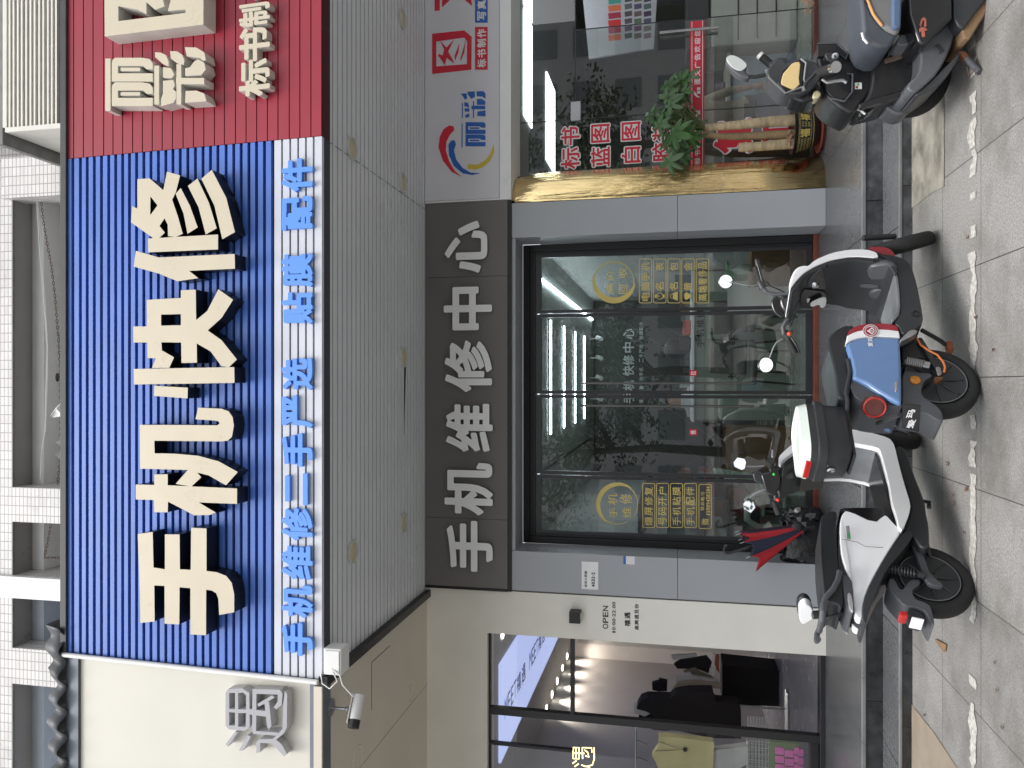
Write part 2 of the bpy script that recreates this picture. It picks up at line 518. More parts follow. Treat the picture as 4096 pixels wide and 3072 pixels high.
M['grey_letter2'] = mat('grey_letter_edge', (0.45, 0.45, 0.46), 0.4)
M['soffit'] = mat('grey_soffit_metal', (0.68, 0.705, 0.74), 0.38, var=0.05, scale=1.2, dirt=(0.3, 0.29, 0.28), dirt_amt=0.10, dscale=5)
M['soffit_groove_shade'] = mat('soffit_groove_shade', (0.44, 0.45, 0.47), 0.6)  # groove shade put into the colour: darker grey so the ribs show
M['cream_soffit'] = mat('cream_soffit_board', (0.62, 0.57, 0.48), 0.7, var=0.05, scale=1.0)
M['cream_wall'] = mat('cream_render', (0.80, 0.78, 0.71), 0.75, var=0.05, scale=2.0, bump=0.08, bscale=40)
M['dark'] = mat('black_frame', (0.012, 0.012, 0.013), 0.4, var=0.1)
M['dark2'] = mat('dark_grey_frame', (0.045, 0.045, 0.047), 0.35, 0.3)
M['acp'] = mat('grey_composite_panel', (0.37, 0.39, 0.41), 0.38, 0.05, var=0.04, scale=1.0)
M['band'] = mat('taupe_sign_panel', (0.155, 0.147, 0.14), 0.45, 0.05, var=0.08, scale=1.4)
M['lightbox'] = mat('white_lightbox_sheet', (0.66, 0.66, 0.70), 0.35, var=0.02)
M['white_acr'] = mat('white_acrylic', (0.84, 0.85, 0.84), 0.3, var=0.03)
M['steel'] = mat('polished_steel', (0.55, 0.56, 0.57), 0.18, 1.0, var=0.05)
M['steel_dull'] = mat('brushed_steel', (0.42, 0.43, 0.44), 0.35, 1.0, var=0.1)
M['gold'] = mat('gold_mirror_steel', (0.90, 0.68, 0.34), 0.11, 1.0, var=0.12, bump=1.0, bscale=4.5, rvar=0.06, stretch=(6, 6, 0.6))
M['gold_vinyl'] = mat('gold_vinyl', (0.66, 0.52, 0.16), 0.45)
M['red_vinyl'] = mat('red_vinyl', (0.62, 0.02, 0.045), 0.45, var=0.03)
M['blue_vinyl'] = mat('blue_vinyl', (0.02, 0.12, 0.45), 0.45, var=0.03)
M['yellow_vinyl'] = mat('yellow_vinyl', (0.62, 0.47, 0.05), 0.45, var=0.03)
M['white_vinyl'] = mat('white_vinyl', (0.75, 0.75, 0.76), 0.45, var=0.02)
M['black_vinyl'] = mat('black_vinyl', (0.015, 0.015, 0.016), 0.5)
M['grey_vinyl'] = mat('grey_vinyl', (0.25, 0.27, 0.3), 0.5)
M['glass'] = glass('shop_glass', (0.70, 0.75, 0.72), 1.5, 0.15)
M['glass2'] = glass('clear_glass', (0.90, 0.93, 0.92), 1.45, 0.02)
M['red_stone'] = mat('red_brown_stone_sill', (0.19, 0.055, 0.032), 0.35, var=0.2, scale=20)
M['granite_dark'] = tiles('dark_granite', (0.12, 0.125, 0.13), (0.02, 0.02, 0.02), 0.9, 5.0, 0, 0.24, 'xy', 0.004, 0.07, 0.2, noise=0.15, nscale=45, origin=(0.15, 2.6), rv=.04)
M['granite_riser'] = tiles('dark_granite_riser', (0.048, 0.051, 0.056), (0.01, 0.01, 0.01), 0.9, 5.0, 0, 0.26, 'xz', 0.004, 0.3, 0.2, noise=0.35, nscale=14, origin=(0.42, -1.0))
M['nosing'] = mat('granite_nosing', (0.16, 0.165, 0.17), 0.3, var=0.2, scale=6)
M['tile'] = tiles('white_facade_tiles', (0.66, 0.64, 0.62), (0.30, 0.29, 0.28), 0.105, 0.052, 0.0, 0.35, 'sum', 0.005, 0.05, 0.4)
M['tile_blue'] = mat('pale_blue_paint', (0.52, 0.58, 0.66), 0.7, var=0.04)  # pale grey-blue paint lining the two left recesses
M['plaster'] = mat('grey_plaster', (0.64, 0.63, 0.60), 0.8, var=0.10, scale=1.6, bump=0.1, dirt=(0.2, 0.19, 0.17), dirt_amt=0.25)
M['white_paint'] = mat('white_paint', (0.80, 0.80, 0.80), 0.55, var=0.03)
M['chipped'] = mat('aged_concrete', (0.22, 0.22, 0.21), 0.85, var=0.2, bump=0.3)
M['roof_dark'] = mat('dark_roof_flashing', (0.035, 0.037, 0.037), 0.6, var=0.3, scale=8)
M['rust'] = mat('rusty_iron', (0.09, 0.055, 0.035), 0.8, 0.3, var=0.4, scale=30)
M['louvre'] = mat('ivory_louvre', (0.70, 0.68, 0.62), 0.5, var=0.05)
M['conduit'] = mat('white_plastic', (0.72, 0.72, 0.70), 0.4, var=0.03)
M['lamp_face'] = mat('yellowed_diffuser', (0.55, 0.48, 0.33), 0.5, var=0.05)
M['lamp_ring'] = mat('lamp_ring', (0.50, 0.52, 0.50), 0.4)

# ---------------------------------------------------------------- ground, steps
GY = 5.586      # front of the bottom riser
Z1, Z2, YT, FY = 0.082, 0.226, 5.99, 7.33
def ground():
    m, t, b = _new('granite_pavers')
    g = t.nodes.new('ShaderNodeNewGeometry')
    def noise(s, d=6, rr=0.6):
        n = t.nodes.new('ShaderNodeTexNoise'); n.inputs['Scale'].default_value = s; n.inputs['Detail'].default_value = d; n.inputs['Roughness'].default_value = rr
        t.links.new(g.outputs['Position'], n.inputs['Vector']); return n.outputs[0]
    def rng(x, a, b_, c, d):
        r = t.nodes.new('ShaderNodeMapRange'); r.inputs[1].default_value = a; r.inputs[2].default_value = b_; r.inputs[3].default_value = c; r.inputs[4].default_value = d
        t.links.new(x, r.inputs[0]); return r.outputs[0]
    def mix(f, a, b_, mode='MIX'):
        x = t.nodes.new('ShaderNodeMix'); x.data_type = 'RGBA'; x.blend_type = mode
        for k, v in ((0, f), (6, a), (7, b_)):
            if isinstance(v, (int, float)): x.inputs[k].default_value = v
            elif isinstance(v, tuple): x.inputs[k].default_value = (*v, 1)
            else: t.links.new(v, x.inputs[k])
        return x.outputs[2]
    mp = t.nodes.new('ShaderNodeMapping'); mp.inputs['Location'].default_value = (-0.035, -4.41, 0)
    t.links.new(g.outputs['Position'], mp.inputs[0])
    br = t.nodes.new('ShaderNodeTexBrick'); br.offset = 0
    br.inputs['Scale'].default_value = 1; br.inputs['Brick Width'].default_value = 0.585; br.inputs['Row Height'].default_value = 0.585
    br.inputs['Mortar Size'].default_value = 0.0028; br.inputs['Mortar Smooth'].default_value = 0.1
    br.inputs['Color1'].default_value = (0.260, 0.256, 0.244, 1); br.inputs['Color2'].default_value = (0.225, 0.221, 0.211, 1); br.inputs['Mortar'].default_value = (0.03, 0.028, 0.025, 1)
    t.links.new(mp.outputs[0], br.inputs['Vector'])
    c = br.outputs['Color']
    c = mix(1.0, c, rng(noise(85, 3), 0.35, 0.65, 0.72, 1.28), 'MULTIPLY')
    c = mix(1.0, c, rng(noise(260, 2), 0.35, 0.65, 0.8, 1.2), 'MULTIPLY')
    c = mix(rng(noise(1.6, 8, 0.7), 0.44, 0.68, 0, 0.75), c, (0.10, 0.094, 0.082))
    c = mix(rng(noise(9, 8, 0.75), 0.60, 0.70, 0, 0.45), c, (0.32, 0.31, 0.29))
    t.links.new(c, b.inputs['Base Color'])
    t.links.new(rng(noise(4), 0.3, 0.7, 0.45, 0.72), b.inputs['Roughness'])
    bp = t.nodes.new('ShaderNodeBump'); bp.inputs['Strength'].default_value = 0.25; bp.inputs['Distance'].default_value = 0.004
    t.links.new(noise(120, 3), bp.inputs['Height']); t.links.new(bp.outputs[0], b.inputs['Normal'])
    mb = MB(); mb.quad((-60, -60, 0), (60, -60, 0), (60, GY, 0), (-60, GY, 0))
    o = build(mb, 'pavement', m); tag(o, kind='structure')
    # old concrete patch to the right and brown tile at the far left, both flush sheets
    cm_ = mat('old_concrete', (0.25, 0.235, 0.20), 0.8, var=0.35, scale=7, dirt=(0.05, 0.044, 0.034), dirt_amt=0.95, dscale=3.8, bump=0.25, bscale=50)
    def gz(nx, ny): 
        p = PZ(nx, ny, 0.004); return (p.x, p.y, 0.004)
    pts = [gz(3649, 560), gz(3775, 560), gz(3775, 735), gz(3690, 800), gz(3655, 830)]
    j = [(5.2, 4.985, .004), (5.2, GY, .004)]
    a = MB(); a.add([j[0], j[1], (gz(3649, 830)[0], GY, .004), gz(3690, 800), gz(3735, 765), gz(3776, 748)], [(0, 1, 2, 3, 4, 5)])
    tag(build(a, 'concrete_patch', cm_), kind='structure')
    a = MB(); a.add([(-6, GY, .004), (gz(3650, 2822)[0], GY, .004), gz(3738, 2935), gz(3830, 3075), (-6, 4.2, .004)], [(0, 1, 2, 3, 4)])
    tag(build(a, 'tiled_path', mat('brown_paver', (0.26, 0.215, 0.165), 0.6, var=0.1, scale=9, bump=0.1)), kind='structure')
    # chipped white line
    mb = MB(); rnd = random.Random(3)
    w = mat('worn_white_road_paint', (0.42, 0.41, 0.38), 0.85, var=0.35, scale=45)
    x = -3.2
    from mathutils import noise as mn
    st = 0.0125
    while x < 3.4:
        n1 = mn.noise((x * 1.7, 3.1, 0)); n0 = mn.noise((x * 9, 0, 0)) + .5 * mn.noise((x * 30, 0, 5)); n2 = mn.noise((x * 8, 9, 0)) + .5 * mn.noise((x * 31, 4, 0))
        if n1 > -0.22 + .22 * math.sin(x * 37) + .2 * mn.noise((x * 14, 7, 0)):
            ya, yb = 4.47 + 0.045 * n0, 4.55 + 0.06 * n2
            if mb.v and abs(mb.v[-1].x - x) < 1e-6:
                b = len(mb.v); mb.v += [Vector((x + st, ya, .004)), Vector((x + st, yb, .004))]
                mb.f.append([b - 2, b, b + 1, b - 1]); mb.m.append(0)
            else:
                mb.add([(x, ya, .004), (x, yb, .004), (x + st, ya, .004), (x + st, yb, .004)], [(0, 2, 3, 1)])
        x += st
    tag(build(mb, 'painted_line', w, recalc=False), kind='structure')
    # steps
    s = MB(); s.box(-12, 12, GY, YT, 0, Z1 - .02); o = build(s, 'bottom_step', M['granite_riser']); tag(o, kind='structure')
    s = MB(); s.box(-12, 12, GY + .012, YT, Z1 - .02, Z1); o1 = build(s, 'step_tread', M['granite_dark']); tag(o1, kind='structure')
    s = MB(); s.box(-12, 12, GY - .006, GY + .012, Z1 - .02, Z1 + .001); tag(build(s, 'step_nosing', M['nosing'], bevel=.005), kind='structure')
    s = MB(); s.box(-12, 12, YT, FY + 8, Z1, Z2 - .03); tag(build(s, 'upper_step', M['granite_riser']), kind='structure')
    s = MB(); s.box(-12, 12, YT + .012, FY + .9, Z2 - .03, Z2); tag(build(s, 'step_platform', M['granite_dark']), kind='structure')
    s = MB(); s.box(-12, 12, YT - .01, YT + .012, Z2 - .03, Z2 + .001); tag(build(s, 'platform_nosing', M['nosing'], bevel=.006), kind='structure')
    # road and far kerb behind the viewer
    s = MB(); s.quad((-60, -16, .004), (60, -16, .004), (60, -6, .004), (-60, -6, .004)); tag(build(s, 'road', mat('asphalt', (0.05, 0.05, 0.052), 0.8, bump=.2)), kind='structure')
ground()

# ---------------------------------------------------------------- slanted fascia signs
SB, ST = Vector((0, 5.0, 3.944)), Vector((0, 5.11, 6.075))
sv = (ST - SB).normalized()
SN = Vector((0, -sv.z, sv.y))
SIGN = Plane(SB, SN)
def slats(x0, x1, edges, depth, name, mface, mback, parent, under=None):
    """edges: list of (v_top, v_bottom) of each slat on the sign plane; the back sheet stands behind them"""
    mb = MB()
    for a, b in edges:
        p = [SIGN.at(x0, b, -depth), SIGN.at(x1, b, -depth), SIGN.at(x1, b, 0), SIGN.at(x0, b, 0)]
        q = [SIGN.at(x0, a, -depth), SIGN.at(x1, a, -depth), SIGN.at(x1, a, 0), SIGN.at(x0, a, 0)]
        mb.prism(p, q, 0)
    return build(mb, name, [mface], parent)
def vat(nx): return SIGN.px(nx, 1536)[1]
XL, XR = -2.05, 1.72
VT = vat(272); VB = 0.0
blue = thing('shop_sign', 'large blue slatted fascia sign with big cream characters and a white lower strip', 'sign', (0, 5.0, 3.944))
mb = MB()
mb.prism([SIGN.at(XL, vat(1097), -.12), SIGN.at(XR, vat(1097), -.12), SIGN.at(XR, vat(1097), -.035), SIGN.at(XL, vat(1097), -.035)],
         [SIGN.at(XL, VT, -.12), SIGN.at(XR, VT, -.12), SIGN.at(XR, VT, -.035), SIGN.at(XL, VT, -.035)])
build(mb, 'backing_sheet', M['navy'], blue)
gz_ = [460 + 45.2 * k for k in range(0, 29)]           # groove centres, crop pixels
ed = []
prev = 430
gro = [460, 508, 551, 596, 641, 687, 731, 775, 818, 863, 909, 954, 1001, 1048, 1093, 1139, 1187, 1235, 1283, 1330, 1377, 1429, 1477, 1524, 1573, 1621, 1671, 1722]
for g in gro:
    ed.append((vat((prev) * .6329), vat((g - 9.5) * .6329))); prev = g + 9.5
slats(XL, XR, ed, .034, 'blue_slats', M['blue'], None, blue)
mb = MB()
mb.prism([SIGN.at(XL, 0.0, -.12), SIGN.at(XR, 0.0, -.12), SIGN.at(XR, 0.0, -.02), SIGN.at(XL, 0.0, -.02)],
         [SIGN.at(XL, vat(1098), -.12), SIGN.at(XR, vat(1098), -.12), SIGN.at(XR, vat(1098), -.02), SIGN.at(XL, vat(1098), -.02)])
build(mb, 'strip_backing', M['grey_groove'], blue)
wz = [(1734, 1776), (1788, 1828), (1840, 1878), (1890, 1927), (1939, 1976), (1988, 2034)]
slats(XL, XR, [(vat(a * .6329), vat(b * .6329)) for a, b in wz], .03, 'white_slats', M['white_rib'], None, blue)
# big characters
Z1c = lambda x, y: (x * .63291, y * .63291)
Z2c = lambda x, y: (x * .63291, 1000 + y * .63291)
Z3c = lambda x, y: (x * .63291, 2022 + y * .63291)
T = {}
T['shou'] = (Z3c, [[(870, 180), (965, 167), (970, 392), (1042, 403), (1042, 182), (1135, 183), (1137, 403), (1205, 407), (1208, 140), (1305, 145), (1305, 413), (1370, 422), (1430, 445), (1465, 490), (1480, 560), (1480, 675), (1385, 692), (1380, 590), (1367, 555), (1340, 538), (1303, 532), (1302, 820), (1203, 815), (1203, 523), (1135, 517), (1133, 752), (1040, 747), (1040, 508), (975, 505), (977, 733), (887, 742), (880, 450)]])
T['ji_a'] = (Z2c, [[(883, 1105), (1180, 1106), (1375, 1108), (1388, 1096), (1380, 1082), (1360, 1078), (1235, 1070), (1252, 996), (1400, 1003), (1445, 1020), (1470, 1055), (1478, 1110), (1466, 1180), (1440, 1205), (1400, 1210), (975, 1205), (977, 1285), (1100, 1287), (1250, 1300), (1380, 1335), (1503, 1403), (1428, 1487), (1320, 1425), (1180, 1390), (1000, 1385), (885, 1382)]])
T['ji_b'] = (Z2c, [[(1185, 1393), (1240, 1400), (1272, 1436), (1210, 1495), (1110, 1478)]])
T['ji_c'] = (Z2c, [[(975, 1418), (1060, 1417), (1060, 1487), (1498, 1507), (1498, 1605), (1255, 1595), (1365, 1660), (1325, 1675), (1228, 1677), (1062, 1590), (1060, 1658), (975, 1657), (972, 1580), (857, 1577), (857, 1482), (975, 1485)]])
T['kuai_a'] = (Z2c, [[(927, 315), (1143, 303), (1143, 255), (1237, 250), (1240, 443), (1310, 385), (1380, 248), (1473, 315), (1400, 430), (1312, 508), (1400, 570), (1497, 692), (1447, 740), (1400, 735), (1330, 640), (1243, 590), (1245, 712), (1147, 714), (1145, 585), (1020, 583), (1023, 635), (1100, 678), (1070, 745), (960, 745), (985, 685), (932, 683), (930, 585), (843, 585), (842, 483), (928, 483)],
                      [(1018, 408), (1143, 405), (1143, 475), (1018, 478)]])
T['kuai_b'] = (Z2c, [[(845, 752), (1480, 740), (1482, 840), (847, 850)]])
T['kuai_c'] = (Z2c, [[(975, 858), (1187, 870), (1185, 938), (973, 922)]])
T['xiu_a'] = (Z1c, [[(868, 1132), (945, 1127), (1032, 1202), (1055, 1085), (1138, 1108), (1112, 1213), (1088, 1262), (1125, 1370), (1155, 1478), (1110, 1497), (1062, 1493), (1060, 1420), (1040, 1380), (1008, 1428), (1042, 1470), (1005, 1505), (968, 1505), (828, 1405), (835, 1303), (868, 1318)],
                     [(950, 1240), (995, 1298), (950, 1360)]])
T['xiu_b'] = (Z1c, [[(1142, 1188), (1200, 1300), (1250, 1437), (1185, 1478), (1160, 1350), (1110, 1225)]])
T['xiu_c'] = (Z1c, [[(1248, 1128), (1320, 1280), (1370, 1443), (1300, 1482), (1255, 1310), (1187, 1175)]])
T['xiu_d'] = (Z1c, [[(1338, 1073), (1430, 1250), (1485, 1467), (1405, 1512), (1355, 1300), (1272, 1130)]])
T['xiu_e'] = (Z1c, [[(935, 1507), (1378, 1482), (1378, 1577), (937, 1595)]])
T['xiu_f'] = (Z2c, [[(858, 5), (1005, 47), (1483, 25), (1485, 118), (1195, 132), (1253, 178), (1122, 198), (1000, 148), (845, 105)]])
def big(names, nm, n=260):
    gs = []
    for k in names:
        cv, lps = T[k]
        gs.append([[cv(x, y) for x, y in lp] for lp in lps])
    mb = trace(SIGN, None, .0, .13, fm=0, sm=1, groups=gs, n=n)
    build(mb, 'letter', [M['cream_face'], M['black_side']], blue, recalc=False, label=nm)
big(['shou'], 'cream character 手'); big(['ji_a', 'ji_b', 'ji_c'], 'cream character 机', 300); big(['kuai_a', 'kuai_b', 'kuai_c'], 'cream character 快', 300)
big(['xiu_a', 'xiu_b', 'xiu_c', 'xiu_d', 'xiu_e', 'xiu_f'], 'cream character 修', 300)
for ch, y0, y1 in [('手', 2492, 2623), ('机', 2340, 2470), ('维', 2183, 2318), ('修', 2031, 2163), ('二', 1892, 2019), ('手', 1734, 1867), ('严', 1582, 1712), ('选', 1432, 1559), ('贴', 1168, 1297), ('膜', 1014, 1149), ('配', 785, 918), ('件', 633, 766)]:
    a, b = (1127, 1250) if ch != '二' else (1140, 1230)
    mb = text_box(SIGN, ch, a, b, y0, y1, 0, .03, .036)
    build(mb, 'letter', M['blue_letter'], blue, recalc=False, label='small blue character ' + ch)
mb = MB(); mb.tube([SIGN.at(XL - .015, VT + .03, .02), SIGN.at(XL - .015, VT * .5, .018), SIGN.at(XL - .015, .02, .02)], .018, 10)
build(mb, 'edge_tube', M['conduit'], blue, smooth=True)
mb = MB(); mb.prism([SIGN.at(XL - .01, -.02, -.2), SIGN.at(XL, -.02, -.2), SIGN.at(XL, -.02, -.01), SIGN.at(XL - .01, -.02, -.01)],
                    [SIGN.at(XL - .01, VT, -.2), SIGN.at(XL, VT, -.2), SIGN.at(XL, VT, -.01), SIGN.at(XL - .01, VT, -.01)])
build(mb, 'end_cap', M['dark'], blue)

# red sign
red = thing('shop_sign', 'dark red planked fascia sign with pale raised characters right of the blue sign', 'sign', (3.4, 5.0, 3.944))
lines = [417, 465, 527, 588, 655, 714, 775, 838, 900, 962, 1025, 1090, 1157, 1222, 1288, 1355, 1418, 1488, 1555, 1622, 1690, 1757, 1828, 1895, 1965, 2033]
ed = [(vat((a + 3.2) * .6329), vat((b - 3.2) * .6329)) for a, b in zip(lines[:-1], lines[1:])]
XR2 = 5.6
slats(XR + .004, XR2, ed, .02, 'red_planks', M['red'], None, red)
mb = MB()
mb.prism([SIGN.at(XR + .004, 0.0, -.12), SIGN.at(XR2, 0.0, -.12), SIGN.at(XR2, 0.0, -.012), SIGN.at(XR + .004, 0.0, -.012)],
         [SIGN.at(XR + .004, VT, -.12), SIGN.at(XR2, VT, -.12), SIGN.at(XR2, VT, -.012), SIGN.at(XR + .004, VT, -.012)])
build(mb, 'backing_sheet', M['red_groove'], red)
def rc(x0, x1, y0, y1): return [(x0, y0), (x0, y1), (x1, y1), (x1, y0)]
li = []
li.append([rc(665, 700, 372, 700)])
for dy in (0, 155):
    t_ = [rc(707, 965, 610 + dy - 90, 665 + dy - 90)]
# the two boxes of the first character: left stem, right stem with hooked foot, top bar, inner dot
def lichar():
    g = [[rc(665, 698, 370, 700)]]
    for y0 in (365, 520):
        g.append([[(707, y0 + 30), (712, y0 + 12), (728, y0), (900, y0), (945, y0 + 8), (965, y0 + 35), (965, y0 + 72), (925, y0 + 72), (905, y0 + 52), (745, y0 + 52), (745, y0 + 98), (965, y0 + 98), (965, y0 + 150), (707, y0 + 150)]])
        g.append([rc(762, 885, y0 + 62, y0 + 84)])
    return [[[Z1c(*p) for p in lp] for lp in gg] for gg in g]
def caichar():
    P_ = [[(975, 408), (1000, 408), (1015, 440), (1015, 660), (975, 665)][:0] or rc(975, 1005, 410, 660)]
    g = [[rc(975, 1005, 415, 660)],
         [[(1018, 625), (1030, 590), (1090, 560), (1112, 580), (1112, 620), (1095, 650), (1018, 672)]],
         [[(1030, 510), (1095, 505), (1105, 540), (1085, 575), (1030, 590)]],
         [[(1030, 424), (1080, 430), (1100, 470), (1085, 495), (1030, 490)]],
         [[(980, 330), (1020, 333), (1050, 350), (1065, 390), (1065, 420), (1030, 405), (980, 360)]],
         [[(1075, 322), (1120, 325), (1150, 345), (1165, 380), (1160, 410), (1120, 400), (1080, 370)]],
         [rc(1115, 1145, 405, 660)],
         [rc(1112, 1290, 492, 532)],
         [[(1168, 298), (1240, 300), (1290, 330), (1300, 380), (1280, 385), (1265, 365), (1180, 355)]],
         [[(1170, 430), (1200, 425), (1225, 390), (1250, 375), (1290, 395), (1300, 440), (1270, 475), (1170, 480)]],
         [[(1172, 575), (1240, 572), (1290, 590), (1305, 640), (1170, 650)]]]
    return [[[Z1c(*p) for p in lp] for lp in gg] for gg in g]
for nm, g in (('pale character 丽', lichar()), ('pale character 彩', caichar())):
    mb = trace(SIGN, None, .0, .11, fm=0, sm=1, groups=g, n=240)
    build(mb, 'letter', [M['cream_face'], M['grey_side']], red, recalc=False, label=nm)
g = [[[(662, 230), (1285, 155), (1285, 68), (745, 134)]], [[(662, 230), (748, 140), (742, -430), (657, -400)]], [[(1285, 75), (1172, 82), (1172, -400), (1290, -400)]],
     [[(742, 38), (870, 58), (925, 90), (925, -10), (850, -120), (742, -60)]], [[(905, -5), (980, 62), (1040, 40), (1000, -120), (905, -120)]], [[(1060, 70), (1172, 60), (1172, 0), (1090, -40)]]]
g = [[[Z1c(*p) for p in lp] for lp in gg] for gg in g]
mb = trace(SIGN, None, 0, .14, fm=0, sm=1, groups=g, n=240)
build(mb, 'letter', [M['cream_face'], M['grey_side']], red, recalc=False, label='pale character 图, cut by the picture edge')
for ch, a, b in [('标', 375, 610), ('书', 172, 385), ('制', 20, 165), ('作', -170, -20)]:
    mb = text_box(SIGN, ch, 1510 * .6329, 1705 * .6329, a * .6329, b * .6329, 0, .07, .03, fm=0, sm=1)
    build(mb, 'letter', [M['cream_face'], M['grey_side']], red, recalc=False, label='pale small character ' + ch)

# cream sign
crs = thing('shop_sign', 'plain cream fascia sign with one thin grey character left of the blue sign', 'sign', (-3.3, 5.0, 3.944))
X0c, X1c = -5.4, XL - .03
def sp(x, v, w): return SIGN.at(x, v, w)
def slab(x0, x1, v0, v1, w0, w1, mb=None):
    mb = mb or MB()
    return mb.prism([sp(x0, v0, w0), sp(x1, v0, w0), sp(x1, v0, w1), sp(x0, v0, w1)], [sp(x0, v1, w0), sp(x1, v1, w0), sp(x1, v1, w1), sp(x0, v1, w1)])
build(slab(X0c, X1c, vat(1234), vat(310), -.12, -.03), 'sign_panel', M['cream_sign'], crs)
build(slab(X0c, X1c, -.005, vat(1236), -.12, -.012), 'bottom_trim', M['galv'], crs)
build(slab(X0c, X1c, vat(309), vat(262), -.12, -.008), 'top_trim', M['galv'], crs)
yu = [[[(1440, 1160), (1530, 1155), (1575, 1185), (1578, 1400), (1550, 1425), (1445, 1415), (1425, 1390), (1425, 1185)],
       [(1448, 1185), (1448, 1285), (1485, 1288), (1485, 1185)], [(1505, 1185), (1505, 1288), (1555, 1290), (1555, 1200), (1535, 1182)],
       [(1448, 1305), (1448, 1390), (1485, 1392), (1485, 1310)], [(1505, 1312), (1505, 1398), (1552, 1400), (1555, 1312)]],
      [[(1570, 1285), (1570, 1320), (1680, 1335), (1680, 1300)]],
      [[(1595, 1160), (1770, 1165), (1785, 1190), (1780, 1260), (1745, 1290), (1730, 1275), (1755, 1240), (1755, 1195), (1620, 1190), (1618, 1425), (1755, 1435), (1755, 1455), (1600, 1445), (1593, 1420)]],
      [[(1625, 1255), (1720, 1200), (1735, 1215), (1635, 1272)]], [[(1670, 1240), (1700, 1240), (1715, 1395), (1700, 1415), (1688, 1400)]],
      [[(1425, 1508), (1485, 1430), (1502, 1432), (1440, 1525)]], [[(1510, 1550), (1565, 1450), (1585, 1462), (1535, 1550)]],
      [[(1800, 1170), (1815, 1195), (1812, 1400), (1795, 1440), (1745, 1480), (1780, 1510), (1812, 1570), (1795, 1588), (1740, 1525), (1715, 1505), (1645, 1500), (1643, 1560), (1620, 1565), (1620, 1495), (1640, 1478), (1725, 1475), (1785, 1410), (1790, 1250)]]]
yg = [[[Z3c(*p) for p in lp] for lp in gg] for gg in yu]
mb = trace(SIGN, None, -.03, .075, fm=0, sm=1, groups=yg, n=300)
build(mb, 'letter', [M['grey_letter'], M['grey_letter2']], crs, recalc=False)

# dark flashing above the signs, wavy roofing sheet above the cream sign
mb = slab(XL, XR2, VT, vat(248), -.2, .02); 
tag(build(mb, 'roof_flashing', M['roof_dark'], bevel=.004), 'long dark weathered metal edging along the top of the blue and red signs', 'flashing')
mb = MB(); n = 140
for i in range(n + 1):
    x = -5.2 + (5.2 - 1.86) * i / n
    w = 0.028 * math.sin(x * 2 * math.pi / .19) + .008 * math.sin(x * 31)
    lift = 0.012 * math.sin(x * 9)
    top = SIGN.at(x, VT + .16 + w + lift + (.03 if x > -2.2 else 0), -.02 + .3 * w)
    mb.v += [SIGN.at(x, VT + .02 + .5 * w, .03 + w), top, top + Vector((0, 1.9, .12))]
for i in range(n):
    b = i * 3
    mb.f += [[b, b + 3, b + 4, b + 1], [b + 1, b + 4, b + 5, b + 2]]; mb.m += [0, 0]
o = build(mb, 'roofing_sheet', mat('weathered_roofing', (0.06, 0.063, 0.07), 0.55, 0.2, var=0.5, scale=5), smooth=True, autosm=60)
so = o.modifiers.new('thickness', 'SOLIDIFY'); so.thickness = .006
tag(o, 'wavy grey corrugated roofing sheet edge lying above the cream sign', 'roofing')
mb = MB(); mb.box(XL, XR2, 5.28, 7.45, 6.10, 6.14); tag(build(mb, 'canopy_roof', M['roof_dark']), 'flat dark canopy roof sheet running from the sign tops back to the building', 'roof')

# ---------------------------------------------------------------- soffits
SZ = 3.95
def soff():
    mb = MB(); y = 5.03; x0, x1 = XL + .02, 6.0
    prof = [(y, SZ)]
    ys = []
    while y < FY - .09:
        prof += [(y + .064, SZ), (y + .069, SZ + .014), (y + .081, SZ + .014), (y + .084, SZ)]; y += .084
    prof.append((FY, SZ))
    n = len(prof)
    mb.v = [Vector((x0, a, b)) for a, b in prof] + [Vector((x1, a, b)) for a, b in prof]
    mb.f = [[i, n + i, n + i + 1, i + 1] for i in range(n - 1)]; mb.m = [1 if (prof[i][1] > SZ + .01 or prof[i + 1][1] > SZ + .01) else 0 for i in range(n - 1)]
    mb.box(x0, x1, 5.03, FY, SZ + .03, SZ + .05)
    o = build(mb, 'canopy_ceiling', [M['soffit'], M['soffit_groove_shade']], recalc=False)
    tag(o, 'grey ribbed metal ceiling under the canopy in front of the shops', 'ceiling')
    a = MB(); a.box(XL - .05, XL + .02, 5.0, FY, SZ - .05, SZ + .02)
    tag(build(a, 'ceiling_edge_trim', M['dark'], bevel=.004), 'black trim where the grey ribbed ceiling meets the cream one', 'trim')
    a = MB(); a.box(-7, XL - .05, 4.99, FY, SZ - .01, SZ + .05)
    o = build(a, 'canopy_ceiling', M['cream_soffit']); tag(o, 'smooth cream canopy ceiling in front of the clothes shop', 'ceiling')
    # joints and hatch as thin dark battens
    j = MB()
    def seg(a, b, w=.006):
        p = PZ(*a, SZ - .012); q = PZ(*b, SZ - .012)
        d = (q - p).normalized(); s_ = Vector((-d.y, d.x, 0)) * w / 2
        j.add([p + s_, q + s_, q - s_, p - s_, p + s_ + Vector((0, 0, .004)), q + s_ + Vector((0, 0, .004)), q - s_ + Vector((0, 0, .004)), p - s_ + Vector((0, 0, .004))], [(0, 1, 2, 3), (7, 6, 5, 4), (0, 4, 5, 1), (1, 5, 6, 2), (2, 6, 7, 3), (3, 7, 4, 0)])
    seg((1560, 2583), (1487, 2650)); seg((1487, 2650), (1487, 2840)); 
    build(j, 'hatch_gap', M['dark'], o)
    j = MB()
    for k in range(14):
        ya = 5.06 + k * .165; j.box(1.7175, 1.7205, ya, ya + .12, SZ - .004, SZ - .001)
    build(j, 'ceiling_seam', M['grey_groove'], bpy.data.objects['canopy_ceiling'])
    j = MB(); seg((1733, 2706), (1437, 3075), .004); build(j, 'board_joint', mat('joint_taupe', (.30, .28, .23), .8), o)  # joint drawn as a thin strip darker than the cream board
